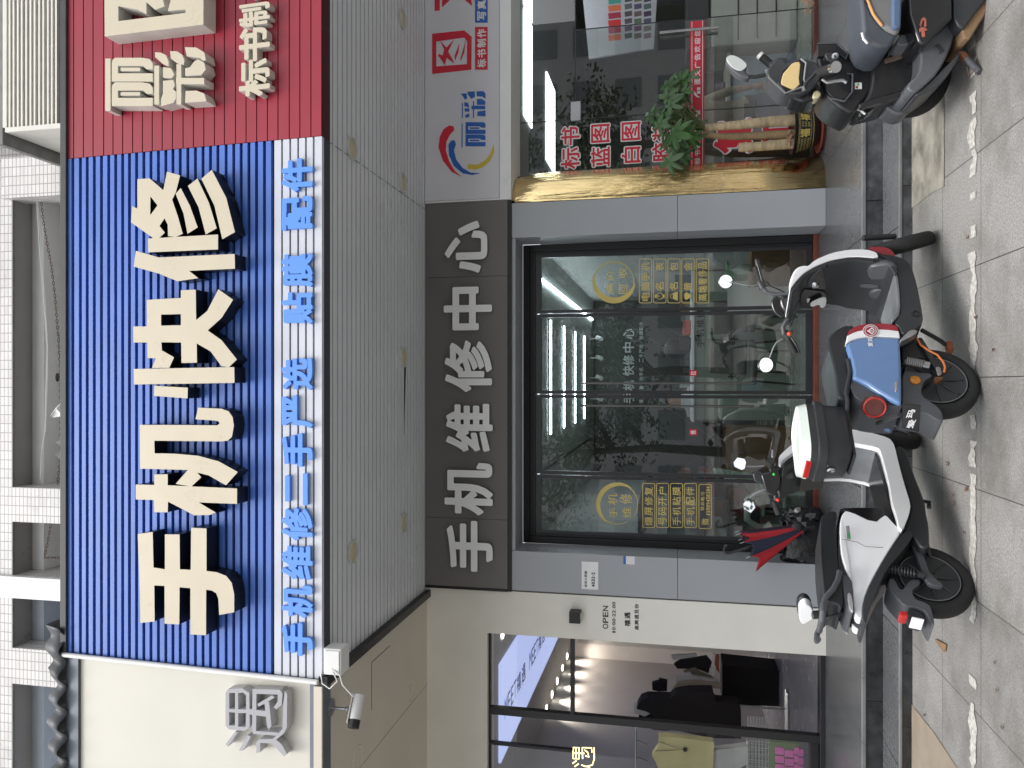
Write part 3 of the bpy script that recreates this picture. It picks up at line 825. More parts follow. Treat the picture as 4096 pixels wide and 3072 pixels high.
soff()
# ---------------------------------------------------------------- shop wall, sign bands
WALL = Plane((0, FY, 0), (0, -1, 0))
BANDP = Plane((0, FY - .03, 0), (0, -1, 0))
XW0, XW1 = -1.99, 1.745
DX0, DX1, DY = -1.61, 1.41, 7.72        # repair shop opening and depth of its door frame
ZB = 3.085                               # underside of sign band
# repair shop front wall
w = thing('shop_wall', 'grey composite panel pillars and lintel framing the repair shop doors', 'wall', (0, FY, Z2))
def pillar(x0, x1, nm):
    mb = MB()
    mb.box(x0, x1, FY, DY, Z2, 1.515); mb.box(x0, x1, FY, DY, 1.519, ZB)
    build(mb, 'pillar', M['acp'], w, bevel=.003)
    mb = MB(); mb.box(x0 + .003, x1 - .003, FY + .004, DY - .01, 1.51, 1.525); build(mb, 'panel_joint', M['dark2'], w)
pillar(XW0, DX0, 0); pillar(DX1, XW1, 1)
mb = MB(); mb.box(DX0 + .002, DX1 - .002, FY + .01, DY, ZB - .035, ZB + .03); build(mb, 'lintel', M['acp'], w)
for sx, side in ((DX0 + .002, 1), (DX1 - .002, -1)):
    mb = MB()
    for z in (2.94, 2.83, 2.75, 2.66): mb.box(sx, sx + side * .003, FY + .05, FY + .13, z, z + .012)
    build(mb, 'hook', M['steel_dull'], w)
# dark sign band
b = thing('shop_sign', 'taupe panel sign band with six white raised characters over the repair shop doors', 'sign', (0, FY, ZB))
zt = SZ - .002
jx = [XW0 + .012, PY(1500, 2061, FY - .03).x, PY(1500, 1118, FY - .03).x, 1.775]
for a_, c_ in zip(jx[:-1], jx[1:]):
    mb = MB(); mb.box(a_ + .002, c_ - .002, FY - .03, FY + .1, ZB + .035, zt); build(mb, 'panel', M['band'], b)
mb = MB(); mb.box(XW0 - .012, 1.775, FY - .022, FY + .1, ZB, ZB + .033); mb.box(XW0 - .012, XW0 + .01, FY - .034, FY + .1, ZB + .033, zt)
build(mb, 'frame', M['dark'], b)
for ch, x0, x1, y0, y1 in [('手', 1787, 1971, 2083, 2286), ('机', 1778, 1971, 1851, 2060), ('维', 1784, 1971, 1615, 1807), ('修', 1779, 1968, 1362, 1568), ('中', 1775, 1968, 1147, 1321), ('心', 1779, 1949, 885, 1092)]:
    mb = text_box(BANDP, ch, x0, x1, y0, y1, .004, .045, .032, fm=0, sm=1)
    build(mb, 'letter', [M['white_acr'], M['steel']], b, recalc=False, label='white character ' + ch)
# white light box band on the right
rb = thing('shop_sign', 'white lightbox band with three coloured arcs and red and blue lettering, on the right', 'sign', (3.3, FY, ZB))
LBP = Plane((0, FY - .04, 0), (0, -1, 0))
mb = MB(); mb.box(1.795, 6, FY - .04, FY + .2, ZB + .115, zt); build(mb, 'lightbox', M['lightbox'], rb)
mb = MB(); mb.box(1.777, 6, FY - .035, FY + .42, ZB, ZB + .112); mb.box(1.777, 1.793, FY - .036, FY + .2, ZB + .112, zt); build(mb, 'edge_trim', M['white_acr'], rb, bevel=.003)
Z4 = lambda x, y: (1300 + x * .63291, y * .63291)
def stick(nm, mt, groups, conv=Z4, pl=LBP, par=rb, d=.003, n=260, w0=0.0, **k):
    gs = [[[conv(*p) for p in lp] for lp in g] for g in groups]
    return build(trace(pl, None, w0, d, groups=gs, n=n), nm, M[mt], par, recalc=False, **k)
stick('red_arc', 'red_vinyl', [[[(868, 1120), (800, 1085), (745, 1015), (717, 930), (725, 865), (750, 815), (785, 793), (812, 798), (817, 822), (790, 850), (767, 895), (763, 950), (785, 1020), (820, 1080)]]])
stick('blue_arc', 'blue_vinyl', [[[(983, 1095), (930, 1106), (870, 1095), (815, 1050), (783, 980), (780, 915), (798, 887), (820, 887), (827, 912), (815, 950), (830, 1010), (870, 1062), (920, 1090)]]])
stick('yellow_arc', 'yellow_vinyl', [[[(1066, 908), (1070, 960), (1045, 1015), (1000, 1055), (950, 1073), (903, 1065), (900, 1045), (915, 1037), (960, 1042), (1010, 1015), (1045, 970)]]])
stick('logo_square', 'red_vinyl', [[[(677, 213), (880, 192), (927, 232), (925, 440), (677, 467)], [(703, 262), (880, 236), (898, 262), (897, 405), (703, 420)]],
     [[(725, 256), (768, 300), (815, 250), (778, 325), (820, 402), (768, 365), (757, 412), (714, 350), (718, 340), (745, 350), (752, 310)]],
     [[(820, 350), (850, 270), (842, 330), (822, 385)]], [[(855, 375), (890, 252), (880, 330), (858, 385)]]])
stick('logo_mark', 'red_vinyl', [[[(693, -90), (693, 68), (725, 66), (725, -90)]], [[(740, 45), (800, -10), (860, -20), (930, 38), (925, 0), (850, -60), (740, -10)]]])
def blue_li():
    g = [[rc(863, 869, 780, 932)]]
    for y0 in (772, 850):
        g.append([[(888, y0), (1000, y0), (1014, y0 + 8), (1014, y0 + 34), (985, y0 + 34), (980, y0 + 26), (905, y0 + 26), (905, y0 + 48), (1014, y0 + 48), (1014, y0 + 74), (888, y0 + 74)]])
        g.append([rc(915, 975, y0 + 33, y0 + 42)])
    return g
def blue_cai():
    return [[rc(865, 871, 650, 745)], [[(885, 728), (910, 715), (912, 740), (888, 744)]], [[(880, 685), (912, 685), (912, 705), (885, 705)]], [[(880, 645), (905, 650), (912, 680), (880, 670)]],
            [[(858, 592), (895, 590), (898, 622), (885, 630), (870, 605)]], [[(898, 580), (945, 577), (948, 610), (925, 625), (905, 600)]], [rc(935, 942, 640, 745)], [rc(925, 1012, 668, 690)],
            [[(957, 577), (1000, 575), (1014, 590), (1014, 625), (995, 610), (960, 608)]], [[(960, 625), (990, 625), (1014, 640), (1012, 662), (960, 662)]], [[(962, 705), (1014, 698), (1014, 735), (962, 732)]]]
stick('logo_letter', 'blue_vinyl', blue_li()); stick('logo_letter', 'blue_vinyl', blue_cai())
stick('red_label', 'red_vinyl', [[rc(948, 1028, 170, 440)]], d=.002)
stick('blue_label', 'blue_vinyl', [[rc(948, 1028, -215, 143)]], d=.002)
mb = MB(); text_line(LBP, '标书制作', 1300 + 962 * .6329, 1300 + 1018 * .6329, 432 * .6329, 178 * .6329, .002, .002, .028, mb); build(mb, 'label_text', M['white_vinyl'], rb, recalc=False)
mb = MB(); text_line(LBP, '写真喷绘', 1300 + 962 * .6329, 1300 + 1018 * .6329, 132 * .6329, -140 * .6329, .002, .002, .028, mb); build(mb, 'label_text', M['white_vinyl'], rb, recalc=False)

# cream wall of the clothes shop (left)
CX0, CX1 = -2.42, XW0 - .014
cw = thing('shop_wall', 'cream rendered wall with black opening hours lettering, left of the grey pillar', 'wall', (-2.2, FY, Z2))
mb = MB()
mb.box(CX0, CX1, FY, FY + .30, Z2, zt)
mb.box(-6, CX0, FY, FY + .30, 3.33, zt)
build(mb, 'rendered_wall', M['cream_wall'], cw)
Z6 = lambda x, y: (1300 + x * .63291, 2022 + y * .63291)
mb = MB(); text_line(WALL, 'OPEN', 1300 + 1755 * .6329, 1300 + 1790 * .6329, 2022 + 782 * .6329, 2022 + 632 * .6329, 0, .003, .008, mb, latin=True); build(mb, 'letter_row', M['black_vinyl'], cw, recalc=False)
mb = MB(); text_line(WALL, '10:00-22:00', 1300 + 1815 * .6329, 1300 + 1836 * .6329, 2022 + 810 * .6329, 2022 + 608 * .6329, 0, .003, .012, mb, latin=True); build(mb, 'letter_row', M['black_vinyl'], cw, recalc=False)
mb = MB(); text_line(WALL, '禧遇', 1300 + 1893 * .6329, 1300 + 1930 * .6329, 2022 + 768 * .6329, 2022 + 672 * .6329, 0, .003, .02, mb); build(mb, 'letter_row', M['black_vinyl'], cw, recalc=False)
mb = MB(); text_line(WALL, '高興遇見你', 1300 + 1957 * .6329, 1300 + 1983 * .6329, 2022 + 790 * .6329, 2022 + 620 * .6329, 0, .003, .01, mb); build(mb, 'letter_row', M['black_vinyl'], cw, recalc=False)

# wall lamp: black open cube
p = PY(*Z6(1582, 700), FY - .06)
t = thing('wall_lamp', 'small black cube wall lamp on the cream wall above the opening hours', 'wall lamp', (p.x, FY, p.z))
mb = MB(); s = .052
mb.box(p.x - s, p.x + s, FY - .13, FY - .01, p.z - s, p.z - s + .004) if 0 else None
mb.box(p.x - s, p.x + s, FY - .12, FY, p.z - s, p.z + s)
build(mb, 'lamp_body', M['dark'], t, bevel=.003)
mb = MB(); mb.box(p.x - .03, p.x + .03, FY - .09, FY - .03, p.z - s - .003, p.z - s); build(mb, 'lamp_lens', M['white_acr'], t)
# house number plate
q0, q1 = WALL.px(*Z6(1622, 527)), WALL.px(*Z6(1728, 357))
t = thing('number_plate', 'white street number plate reading 4032-2 on the left grey pillar', 'plate', (q0[0], FY, q1[1]))
mb = MB(); mb.box(q0[0], q1[0], FY - .006, FY, q1[1], q0[1]); build(mb, 'plate', M['white_acr'], t, bevel=.002)
NP = Plane((0, FY - .006, 0), (0, -1, 0))
mb = MB(); text_line(NP, '龙华人民路', 1300 + 1640 * .6329, 1300 + 1656 * .6329, 2022 + 518 * .6329, 2022 + 412 * .6329, 0, .002, .02, mb)
text_line(NP, '4032-2', 1300 + 1684 * .6329, 1300 + 1706 * .6329, 2022 + 516 * .6329, 2022 + 422 * .6329, 0, .002, .025, mb, latin=True)
build(mb, 'plate_text', M['black_vinyl'], t, recalc=False)
# small notice with a blue top
q0, q1 = WALL.px(*Z6(1886, 370)), WALL.px(*Z6(1957, 322))
mid = WALL.px(*Z6(1902, 345))[1]
t = thing('notice', 'small white sticker with a blue top beside the number plate', 'sticker', (q0[0], FY, q1[1]))
mb = MB(); mb.box(q0[0], q1[0], FY - .003, FY, q1[1], mid); build(mb, 'white_part', M['white_vinyl'], t)
mb = MB(); mb.box(q0[0], q1[0], FY - .003, FY, mid + .0005, q0[1]); build(mb, 'blue_part', M['blue_vinyl'], t)

# downlights in the grey ceiling, recessed lamps in the cream one
def downlight(nx, ny, label, r=.085, faint=False):
    p = PZ(nx, ny, SZ - .02)
    t = thing('ceiling_light', label, 'ceiling light', (p.x, p.y, SZ), group=None if faint else 'round downlights in the grey ceiling')
    mb = MB(); mb.lathe((p.x, p.y, SZ + .01), (0, 0, -1), [(r * .8, .0), (r * 1.12, 0), (r * 1.12, .020), (r, .027), (r * .85, .022), (r * .83, .006)], 28)
    build(mb, 'ring', M['lamp_ring'] if not faint else M['cream_soffit'], t, smooth=True)
    mb = MB(); mb.lathe((p.x, p.y, SZ + .01), (0, 0, -1), [(r * .84, .012), (r * .6, .016), (.0001, .018)], 24)
    build(mb, 'diffuser', M['lamp_face'] if not faint else M['cream_soffit'], t, smooth=True)
for nx, ny, l in [(1616, 74, 'yellowed round downlight above the white lightbox sign, nearest the right edge of the photo'), (1416, 594, 'yellowed round downlight near the red sign, outer row on the right'),
                  (1618, 732, 'yellowed round downlight beside the joint above the last character of the band'), (1622, 1428, 'yellowed round downlight with a dark streak beside it, middle of the ceiling'),
                  (1621, 2092, 'yellowed round downlight over the first character of the band'), (1419, 2208, 'yellowed round downlight in the outer row at the left end')]:
    downlight(nx, ny, l)
downlight(*Z6(546, 1190), 'flush cream downlight near the wall in the cream ceiling', .075, True)
downlight(*Z6(215, 1595), 'flush cream downlight in the outer part of the cream ceiling', .09, True)
# open seam between two ceiling boards
a_, c_ = PZ(*(1622, 1462), SZ - .003), PZ(*(1617, 1740), SZ - .003)
mb = MB(); mb.add([(a_.x, a_.y - .016, SZ - .003), (a_.x, a_.y + .016, SZ - .003), (c_.x, c_.y, SZ - .003), (a_.x, a_.y - .016, SZ + .002), (a_.x, a_.y + .016, SZ + .002), (c_.x, c_.y, SZ + .002)], [(0, 2, 1), (3, 4, 5), (0, 1, 4, 3), (1, 2, 5, 4), (2, 0, 3, 5)])
tag(build(mb, 'ceiling_gap', M['dark']), 'long thin dark wedge-shaped gap beside the middle downlight', 'gap')

# security camera and its junction box
def cctv():
    b0 = PZ(*Z6(38, 1277), SZ - .012)
    t = thing('security_camera', 'white bullet security camera hanging from the cream ceiling', 'security camera', (b0.x, b0.y, SZ))
    yy = b0.y
    P6 = lambda x, y, dy=0: PY(*Z6(x, y), yy + dy)
    mb = MB(); mb.lathe((b0.x, yy, SZ - .01), (0, 0, -1), [(.001, 0), (.062, 0), (.062, .008), (.03, .016), (.018, .018), (.0001, .018)], 24); 
    e = P6(140, 1283)
    mb.tube([(b0.x, yy, SZ - .02), (b0.x, yy, e.z)], .010, 10)
    mb.sphere((b0.x, yy, e.z), .018)
    build(mb, 'bracket', M['steel_dull'], t, smooth=True)
    c0, c1 = P6(188, 1210), P6(200, 1345)
    z0, z1 = P6(160, 1280).z, P6(240, 1280).z
    zc, h = (z0 + z1) / 2, abs(z0 - z1) / 2
    mb = MB(); mb.tube([(c0.x, yy + .05, zc), (c1.x, yy - .05, zc - .005)], h * .8, 20)
    build(mb, 'housing', M['conduit'], t, smooth=True, bevel=.004)
    d = Vector((c1.x - c0.x, -.1, -.005)).normalized()
    mb = MB(); mb.tube([Vector((c1.x, yy - .05, zc - .005)) - d * .01, Vector((c1.x, yy - .05, zc - .005)) + d * .045], h * .84, 20)
    build(mb, 'lens_hood', M['dark'], t, smooth=True)
    mb = MB(); mb.obox(Matrix.Translation(((c0.x + c1.x) / 2 - .01, yy, zc + h * .8)) @ d.to_track_quat('X', 'Z').to_matrix().to_4x4(), .20, h * 1.7, .008)
    build(mb, 'sun_shade', M['conduit'], t, bevel=.003)
    # junction box
    x0 = PY(*Z6(50, 1070), 4.97).x; x1 = PY(*Z6(50, 903), 4.97).x
    za, zb = PY(*Z3c(2048, 985), 4.97).z, PY(*Z3c(2160, 985), 4.97).z
    t2 = thing('junction_box', 'white plastic junction box under the left end of the blue sign', 'junction box', ((x0 + x1) / 2, 5.0, za))
    mb = MB(); mb.box(x0, x1, 4.96, 5.10, zb, za); build(mb, 'box', M['conduit'], t2, bevel=.008)
    mb = MB(); mb.box(x0 + .012, x1 - .012, 4.952, 4.958, zb + .012, za - .012); build(mb, 'lid', M['conduit'], t2, bevel=.003)
    mb = MB()
    pts = [Vector((x0 + .05, 4.955, zb + .07)), Vector((x0 + .01, 4.94, zb + .0)), Vector((x0 - .06, 4.96, zb - .01)), Vector((x0 - .15, 5.0, zb - .07)), Vector((c0.x + .03, yy + .04, zc + .02)), Vector((c0.x - .01, yy + .05, zc))]
    mb.tube(pts, .0045, 6)
    mb.tube([Vector((x0 + .05, 4.955, zb + .07)), Vector((x0 - .03, 4.94, zb + .02)), Vector((x0 - .09, 4.95, zb + .08)), Vector((x0 - .07, 4.98, zb + .15)), Vector((x0 - .01, 5.0, zb + .17))], .004, 6)
    tag(build(mb, 'cable', M['conduit'], smooth=True), 'thin white cable sagging from the junction box to the camera', 'cable')
cctv()

# gold mirror column
def column():
    t = thing('column', 'rounded gold mirror steel column right of the grey pillar', 'column', (1.9, FY, Z2))
    mb = MB(); n = 22
    zs = [Z2, Z2 + .6, 1.4, 2.2, 2.8, 2.92, 3.0, 3.05, ZB - .001]
    for z in zs:
        fl = max(0, (z - 2.80) / .28) ** 2 * .05
        for k in range(n + 1):
            a = math.pi / 2 * k / n * 1.12
            x = 1.75 + (.37 - fl * .8) * math.sin(a); y = FY + .40 - .40 * math.cos(a) + fl * .3
            mb.v.append(Vector((x, y, z)))
    m = n + 1
    for i in range(len(zs) - 1):
        for k in range(n):
            mb.f.append([i * m + k, i * m + k + 1, (i + 1) * m + k + 1, (i + 1) * m + k]); mb.m.append(0)
    o = build(mb, 'mirror_skin', M['gold'], t, smooth=True, recalc=False, autosm=60)
    so = o.modifiers.new('thickness', 'SOLIDIFY'); so.thickness = .004; so.offset = -1
    mb = MB(); mb.box(1.752, 2.08, FY + .3, DY + .1, Z2, ZB); build(mb, 'core', M['dark2'], t)
column()
# ---------------------------------------------------------------- upper building
UY = 7.6
UP = Plane((0, UY, 0), (0, -1, 0))
def upper():
    t = thing('building', 'white tiled apartment building with open recessed balconies above the shop signs', 'building', (0, UY, 6.2))
    X = lambda ny: PY(60, ny, UY).x
    zh = PY(48, 1400, UY).z        # head of the openings
    openings = [(X(1949), X(785)), (X(2302), X(2087)), (X(2592), X(2388)), (-6.6, X(2735))]
    D = .60
    mb = MB()
    xs = [6.5]
    solid = []
    edges = [(-7.5, -6.6)] + []
    ops = sorted(openings)
    cur = -7.5
    for a, b in ops:
        solid.append((cur, a)); cur = b
    solid.append((cur, 6.5))
    for a, b in solid: mb.box(a, b, UY, UY + D, 4.2, zh)
    mb.box(-7.5, 6.5, UY, UY + D, zh, 11)
    build(mb, 'wall', M['tile'], t)
    # linings of each recess
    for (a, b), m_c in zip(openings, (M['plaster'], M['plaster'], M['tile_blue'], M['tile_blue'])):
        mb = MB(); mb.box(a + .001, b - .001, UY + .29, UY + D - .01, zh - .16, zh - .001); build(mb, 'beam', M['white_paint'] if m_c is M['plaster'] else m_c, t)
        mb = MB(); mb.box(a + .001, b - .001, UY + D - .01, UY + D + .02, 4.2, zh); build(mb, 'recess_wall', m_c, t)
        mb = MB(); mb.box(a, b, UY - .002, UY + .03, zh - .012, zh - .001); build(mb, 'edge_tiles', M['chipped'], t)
    # smooth white pier and projecting tiled pier on the right
    mb = MB(); mb.box(X(2388) + .002, X(2302) - .002, UY - .05, UY + .2, 4.2, 11); build(mb, 'pier', M['white_paint'], t)
    mb = MB(); mb.box(X(800), X(640), UY - .10, UY + .2, 4.2, PY(32, 700, UY).z); build(mb, 'pier', M['tile'], t)
    mb = MB(); mb.box(X(640), 6.5, UY - .04, UY + .1, 4.2, 11); build(mb, 'grey_tiled_wall', tiles('grey_small_tiles', (0.30, 0.29, 0.27), (0.12, 0.12, 0.11), 0.085, 0.05, 0.0, 0.5, 'sum', 0.005, 0.06, 0.4), t)  # wall right of the tiled pier, in darker grey tiles
    # mop-shaped stain ball: wasps' nest
    p = PY(*Z2c(335, 805), UY + .5)
    mb = MB(); mb.sphere(p, .085, (1, .6, 1), 20, 14)
    tag(build(mb, 'nest', mat('grey_nest', (0.10, 0.10, 0.095), 0.95, bump=.6, bscale=30, var=.3), smooth=True), 'round rough grey nest on the wall of the wide balcony recess', 'nest')
    # chains
    def chain(pts, nm, lab, r=.0035):
        pts = [Vector(p) for p in pts]
        mb = MB(); L = .045
        path = []
        for a, b in zip(pts[:-1], pts[1:]):
            n = max(1, int((b - a).length / (L * .8)))
            path += [a.lerp(b, i / n) for i in range(n)]
        path.append(pts[-1])
        for i, (a, b) in enumerate(zip(path[:-1], path[1:])):
            d = (b - a); l = d.length; d.normalize(); s_ = d.orthogonal().normalized()
            s_ = s_ if i % 2 else d.cross(s_)
            c = (a + b) / 2; h = l * .62; w_ = .011
            ring = [c + d * (h * math.cos(q * math.pi / 4)) + s_ * (w_ * math.sin(q * math.pi / 4)) for q in range(9)]
            mb.tube(ring, r, 5, caps=False)
        o = build(mb, 'chain', M['rust']); tag(o, lab, 'chain'); return o
    C1 = lambda x, y: PY(*Z1c(x, y), UY + .12); C2 = lambda x, y: PY(*Z2c(x, y), UY + .12); C3 = lambda x, y: PY(*Z3c(x, y), UY + .12)
    chain([C1(262, 1280), C1(272, 1380), C1(300, 1550), C2(325, 100), C2(350, 320), C2(372, 600), C2(380, 740), C2(383, 1000), C2(385, 1300), C2(362, 1480)], 'chain', 'long rusty chain sagging across the wide balcony recess')
    chain([C3(320, 122), C3(303, 220), C3(280, 330), C3(330, 328), C3(402, 332)], 'chain', 'short rusty chain bent at a hook in the narrow balcony recess')
    mb = MB()
    mb.tube([C1(232, 1275), C1(240, 1420), C2(250, 0), C2(275, 300), C2(298, 620), C2(290, 900), C2(283, 1150), C2(262, 1300), C2(255, 1450)], .005, 6)
    mb.tube([C1(240, 1275), C1(250, 1430), C2(262, 20), C2(285, 310), C2(303, 640), C2(297, 920), C2(288, 1150)], .0035, 6)
    tag(build(mb, 'cable', M['conduit'], smooth=True), 'loose white cables hanging across the wide balcony recess', 'cable')
    # white torn plastic bag resting behind the sign edge
    k = lambda x, y, dy: PY(*Z2c(x, y), UY - .3 + dy)
    mb = MB(); pts = [k(398, 950, 0), k(350, 1000, -.05), k(316, 1050, -.03), k(335, 1058, .05), k(400, 1050, .0)]
    c = (pts[0] + pts[4]) / 2 + Vector((0, .15, 0)); mb.add(pts + [c, c + Vector((0, -.25, 0))], [(0, 1, 6), (1, 2, 6), (2, 3, 6), (3, 4, 6), (0, 5, 1), (1, 5, 2), (2, 5, 3), (3, 5, 4), (0, 6, 4, 5)])
    tag(build(mb, 'plastic_bag', M['white_acr']), 'crumpled white plastic scrap caught behind the blue sign top', 'plastic scrap')
    for i, (ya, yb, xx, lab) in enumerate([(1190, 1255, 372, 'small crumpled white scrap on the canopy edge, nearer the middle of the blue sign'), (1265, 1335, 362, 'small crumpled white scrap on the canopy edge, nearer the tiled pier')]):
        a0, a1, a2 = k(398, ya, 0), k(xx, (ya + yb) / 2, 0), k(402, yb, 0)
        mb = MB(); mb.add([a0, a1, a2, a1 + Vector((0, .1, .02)), a1 + Vector((.02, -.08, -.03)), a0 + Vector((0, .12, 0))], [(0, 1, 4), (1, 2, 4), (0, 5, 1), (1, 3, 2), (5, 3, 1), (0, 4, 2, 3, 5)])
        tag(build(mb, 'plastic_scrap', M['white_acr'] if i < 2 else M['dark']), lab, 'plastic scrap')
    # air conditioner cage with ivory louvres
    YC = 6.7
    c = thing('louvre_cage', 'ivory louvred air conditioner cage on the wall above the red sign', 'louvre cage', (3, YC, 7))
    xl = PY(200, 516, YC).x; xr = 6.2
    sl = [48, 92, 118, 142, 168, 198, 228, 258, 290, 318, 350]
    for a in [58, 83, 110, 135, 163, 190, 216, 245, 271, 300, 325, 352]:
        z0, z1 = PY((a - 9) * .6329, 300, YC).z, PY((a + 7) * .6329, 300, YC).z
        mb = MB(); mb.add([(xl + .02, YC, z1), (xr, YC, z1), (xr, YC, z0 - .01), (xl + .02, YC, z0 - .01), (xl + .02, YC + .05, z1 + .01), (xr, YC + .05, z1 + .01), (xr, YC + .05, z0), (xl + .02, YC + .05, z0)],
                          [(0, 1, 2, 3), (7, 6, 5, 4), (0, 4, 5, 1), (1, 5, 6, 2), (2, 6, 7, 3), (3, 7, 4, 0)])
        build(mb, 'slat', M['louvre'], c)
    zt_, zb_ = PY(28, 300, YC).z, PY(236, 300, YC).z
    mb = MB(); mb.box(xl, xl + .05, YC - .005, UY - .05, zb_ - .25, zt_ + .02); mb.box(xl + .05, xr, YC - .004, YC + .05, zt_, zt_ + .05)
    build(mb, 'frame', M['louvre'], c, bevel=.003)
    for a in range(1, 9):
        yy = YC + .09 * a
        mb = MB(); mb.box(xl + .05, xr, yy, yy + .02, zb_ - .02 + .02 * a, zb_ + .02 * a); build(mb, 'bottom_bar', M['louvre'], c)
    mb = MB(); mb.box(xl + .3, xr - .2, YC + .15, UY - .1, zb_ + .3, zt_ - .1); build(mb, 'cooling_unit', M['dark2'], c, bevel=.02)
    mb = MB(); mb.box(xl - .12, xr, YC + .0, UY - .045, zt_ + .055, zt_ + .12); build(mb, 'ledge', M['chipped'], c)
upper()

# ---------------------------------------------------------------- repair shop: door frame, glass, stickers
FR = Plane((0, DY, 0), (0, -1, 0))
GL = DY + .03
GP = Plane((0, GL - .004, 0), (0, -1, 0))
ZS = 0.27      # top of the stone sill
M['handle'] = mat('dark_brushed_handle', (.16, .155, .15), .35, 1.0, var=.1)
def storefront():
    t = thing('glass_shopfront', 'black framed glass shopfront with two doors of the repair shop', 'shopfront', (0, DY, Z2))
    x0, x1 = DX0 + .003, DX1 - .003
    mb = MB(); mb.box(x0, x1, DY, DY + .14, 2.985, ZB - .036); mb.box(x0, x0 + .07, DY, DY + .14, ZS, 2.983); mb.box(x1 - .07, x1, DY, DY + .14, ZS, 2.983)
    mb.box(x0 + .072, x1 - .072, DY + .01, DY + .14, 2.925, 2.983)
    mb.box(x0 + .072, x0 + .10, DY + .01, DY + .14, ZS, 2.923); mb.box(x1 - .10, x1 - .072, DY + .01, DY + .14, ZS, 2.923)
    build(mb, 'outer_frame', M['dark'], t, bevel=.003)
    xm = [x0 + .10, -.912, -.103, .708, x1 - .10]
    zb, zt2 = ZS, 2.922
    for i in range(4):
        a, b = xm[i], xm[i + 1]
        a2, b2 = a + (.006 if i else 0), b - (.006 if i < 3 else 0)
        door = i in (1, 2)
        fo = MB(); fr = .032
        fo.box(a2, a2 + fr, DY + .015, DY + .055, zb + .004, zt2); fo.box(b2 - fr, b2, DY + .015, DY + .055, zb + .004, zt2)
        fo.box(a2 + fr, b2 - fr, DY + .017, DY + .053, zt2 - .06, zt2); fo.box(a2 + fr, b2 - fr, DY + .017, DY + .053, zb + .004, zb + .064)
        nm = 'door' if door else 'fixed_frame'
        d = build(fo, nm, M['dark2'], t, bevel=.002)
        g = MB(); g.quad((a2 + fr - .004, GL, zb + .06), (b2 - fr + .004, GL, zb + .06), (b2 - fr + .004, GL, zt2 - .056), (a2 + fr - .004, GL, zt2 - .056))
        build(g, 'pane', M['glass'], d, recalc=False)
        if door:
            hx = (PY(2600, 1533, DY - .03).x if i == 2 else PY(2600, 1624, DY - .03).x)
            za, zc = PY(2322, 1533, DY - .03).z, PY(3017, 1533, DY - .03).z
            h = MB(); h.tube([(hx, DY - .035, zc), (hx, DY - .035, za)], .011, 12)
            for zz in (zc + .25, za - .25): h.tube([(hx, DY - .035, zz), (hx, DY + .03, zz)], .008, 8)
            build(h, 'handle', M['handle'], d, smooth=True)
    s = MB(); s.box(DX0 + .004, DX1 - .004, DY - .02, DY + .14, Z2, ZS - .002); 
    build(s, 'sill', M['red_stone'], t, bevel=.004)
    # gold window lettering
    ZR = lambda x, y: (2100 + x * .5425, 950 + y * .5425)
    ZL = lambda x, y: (2100 + x * .5425, 1550 + y * .5425)
    def ringpts(cx, cy, rx, ry, w0_, w1_, a0, a1, cv, n=60):
        o_, i_ = [], []
        for k in range(n + 1):
            a = a0 + (a1 - a0) * k / n; w_ = w0_ + (w1_ - w0_) * (math.sin(math.pi * k / n) ** .7)
            o_.append(cv(cx + rx * math.cos(a), cy + ry * math.sin(a))); i_.append(cv(cx + (rx - w_) * math.cos(a), cy + (ry - w_) * math.sin(a)))
        return o_ + i_[::-1]
    for cv, cx, cy, chars, cpos in ((ZR, 655, 328, '回收', [(690, 755, 350, 415), (690, 750, 225, 300)]), (ZL, 682, 858, '手机维修', [(620, 680, 885, 960), (612, 680, 780, 865), (715, 785, 885, 960), (700, 790, 785, 860)])):
        sh = []
        gs = [[ringpts(cx, cy, 155, 155, 5, 30, R(-10), R(215) if cv is ZL else R(330), cv)], [ringpts(cx, cy, 152, 152, 3, 9, R(60), R(395), cv)]]
        if cv is ZL: gs[0] = [ringpts(cx, cy, 158, 158, 8, 34, R(120), R(310), cv)]
        else: gs[0] = [ringpts(cx, cy, 158, 158, 6, 44, R(5), R(200), cv)]
        mb = trace(GP, None, 0, .0012, groups=gs, n=300)
        for ch, (a, b, c, d) in zip(chars, cpos):
            p0, p1 = cv(a, d), cv(b, c)
            text_box(GP, ch, p0[0], p1[0], p1[1], p0[1], 0, .0012, .008, mb)
        if cv is ZR:
            for ch, (a, b, c, d) in zip('高价', [(600, 650, 335, 415), (600, 650, 240, 320)]):
                p0, p1 = cv(a, d), cv(b, c); text_box(GP, ch, p0[0], p1[0], p1[1], p0[1], 0, .0012, .008, mb)
        build(mb, 'window_lettering', M['gold_vinyl'], t, recalc=False, label='gold brushed ring with characters on the glass')
    def frame_row(cv, xa, xb, ya, yb, txt, off=.012, extra=None, latin=None):
        # rounded outline
        def rr(x0_, x1_, y0_, y1_, r):
            pts = []
            for cx, cy, a0 in ((x1_ - r, y1_ - r, 0), (x0_ + r, y1_ - r, 90), (x0_ + r, y0_ + r, 180), (x1_ - r, y0_ + r, 270)):
                for k in range(5):
                    a = R(a0 + 22.5 * k); pts.append(cv(cx + r * math.cos(a), cy + r * math.sin(a)))
            return pts
        mb = trace(GP, None, 0, .0012, groups=[[rr(xa, xb, ya, yb, 14), rr(xa + 5, xb - 5, ya + 5, yb - 5, 10)]], n=320)
        if txt:
            n_ = len(txt); span = (yb - 18) - (ya + 18)
            for i, ch in enumerate(txt):
                if ch == ' ': continue
                hi = yb - 18 - span * i / n_; lo = hi - span / n_ * .86
                p0, p1 = cv(xa + 17, hi), cv(xb - 17, lo)
                text_box(GP, ch, p0[0], p1[0], p1[1], p0[1], 0, .0012, off, mb)
        if extra: extra(mb)
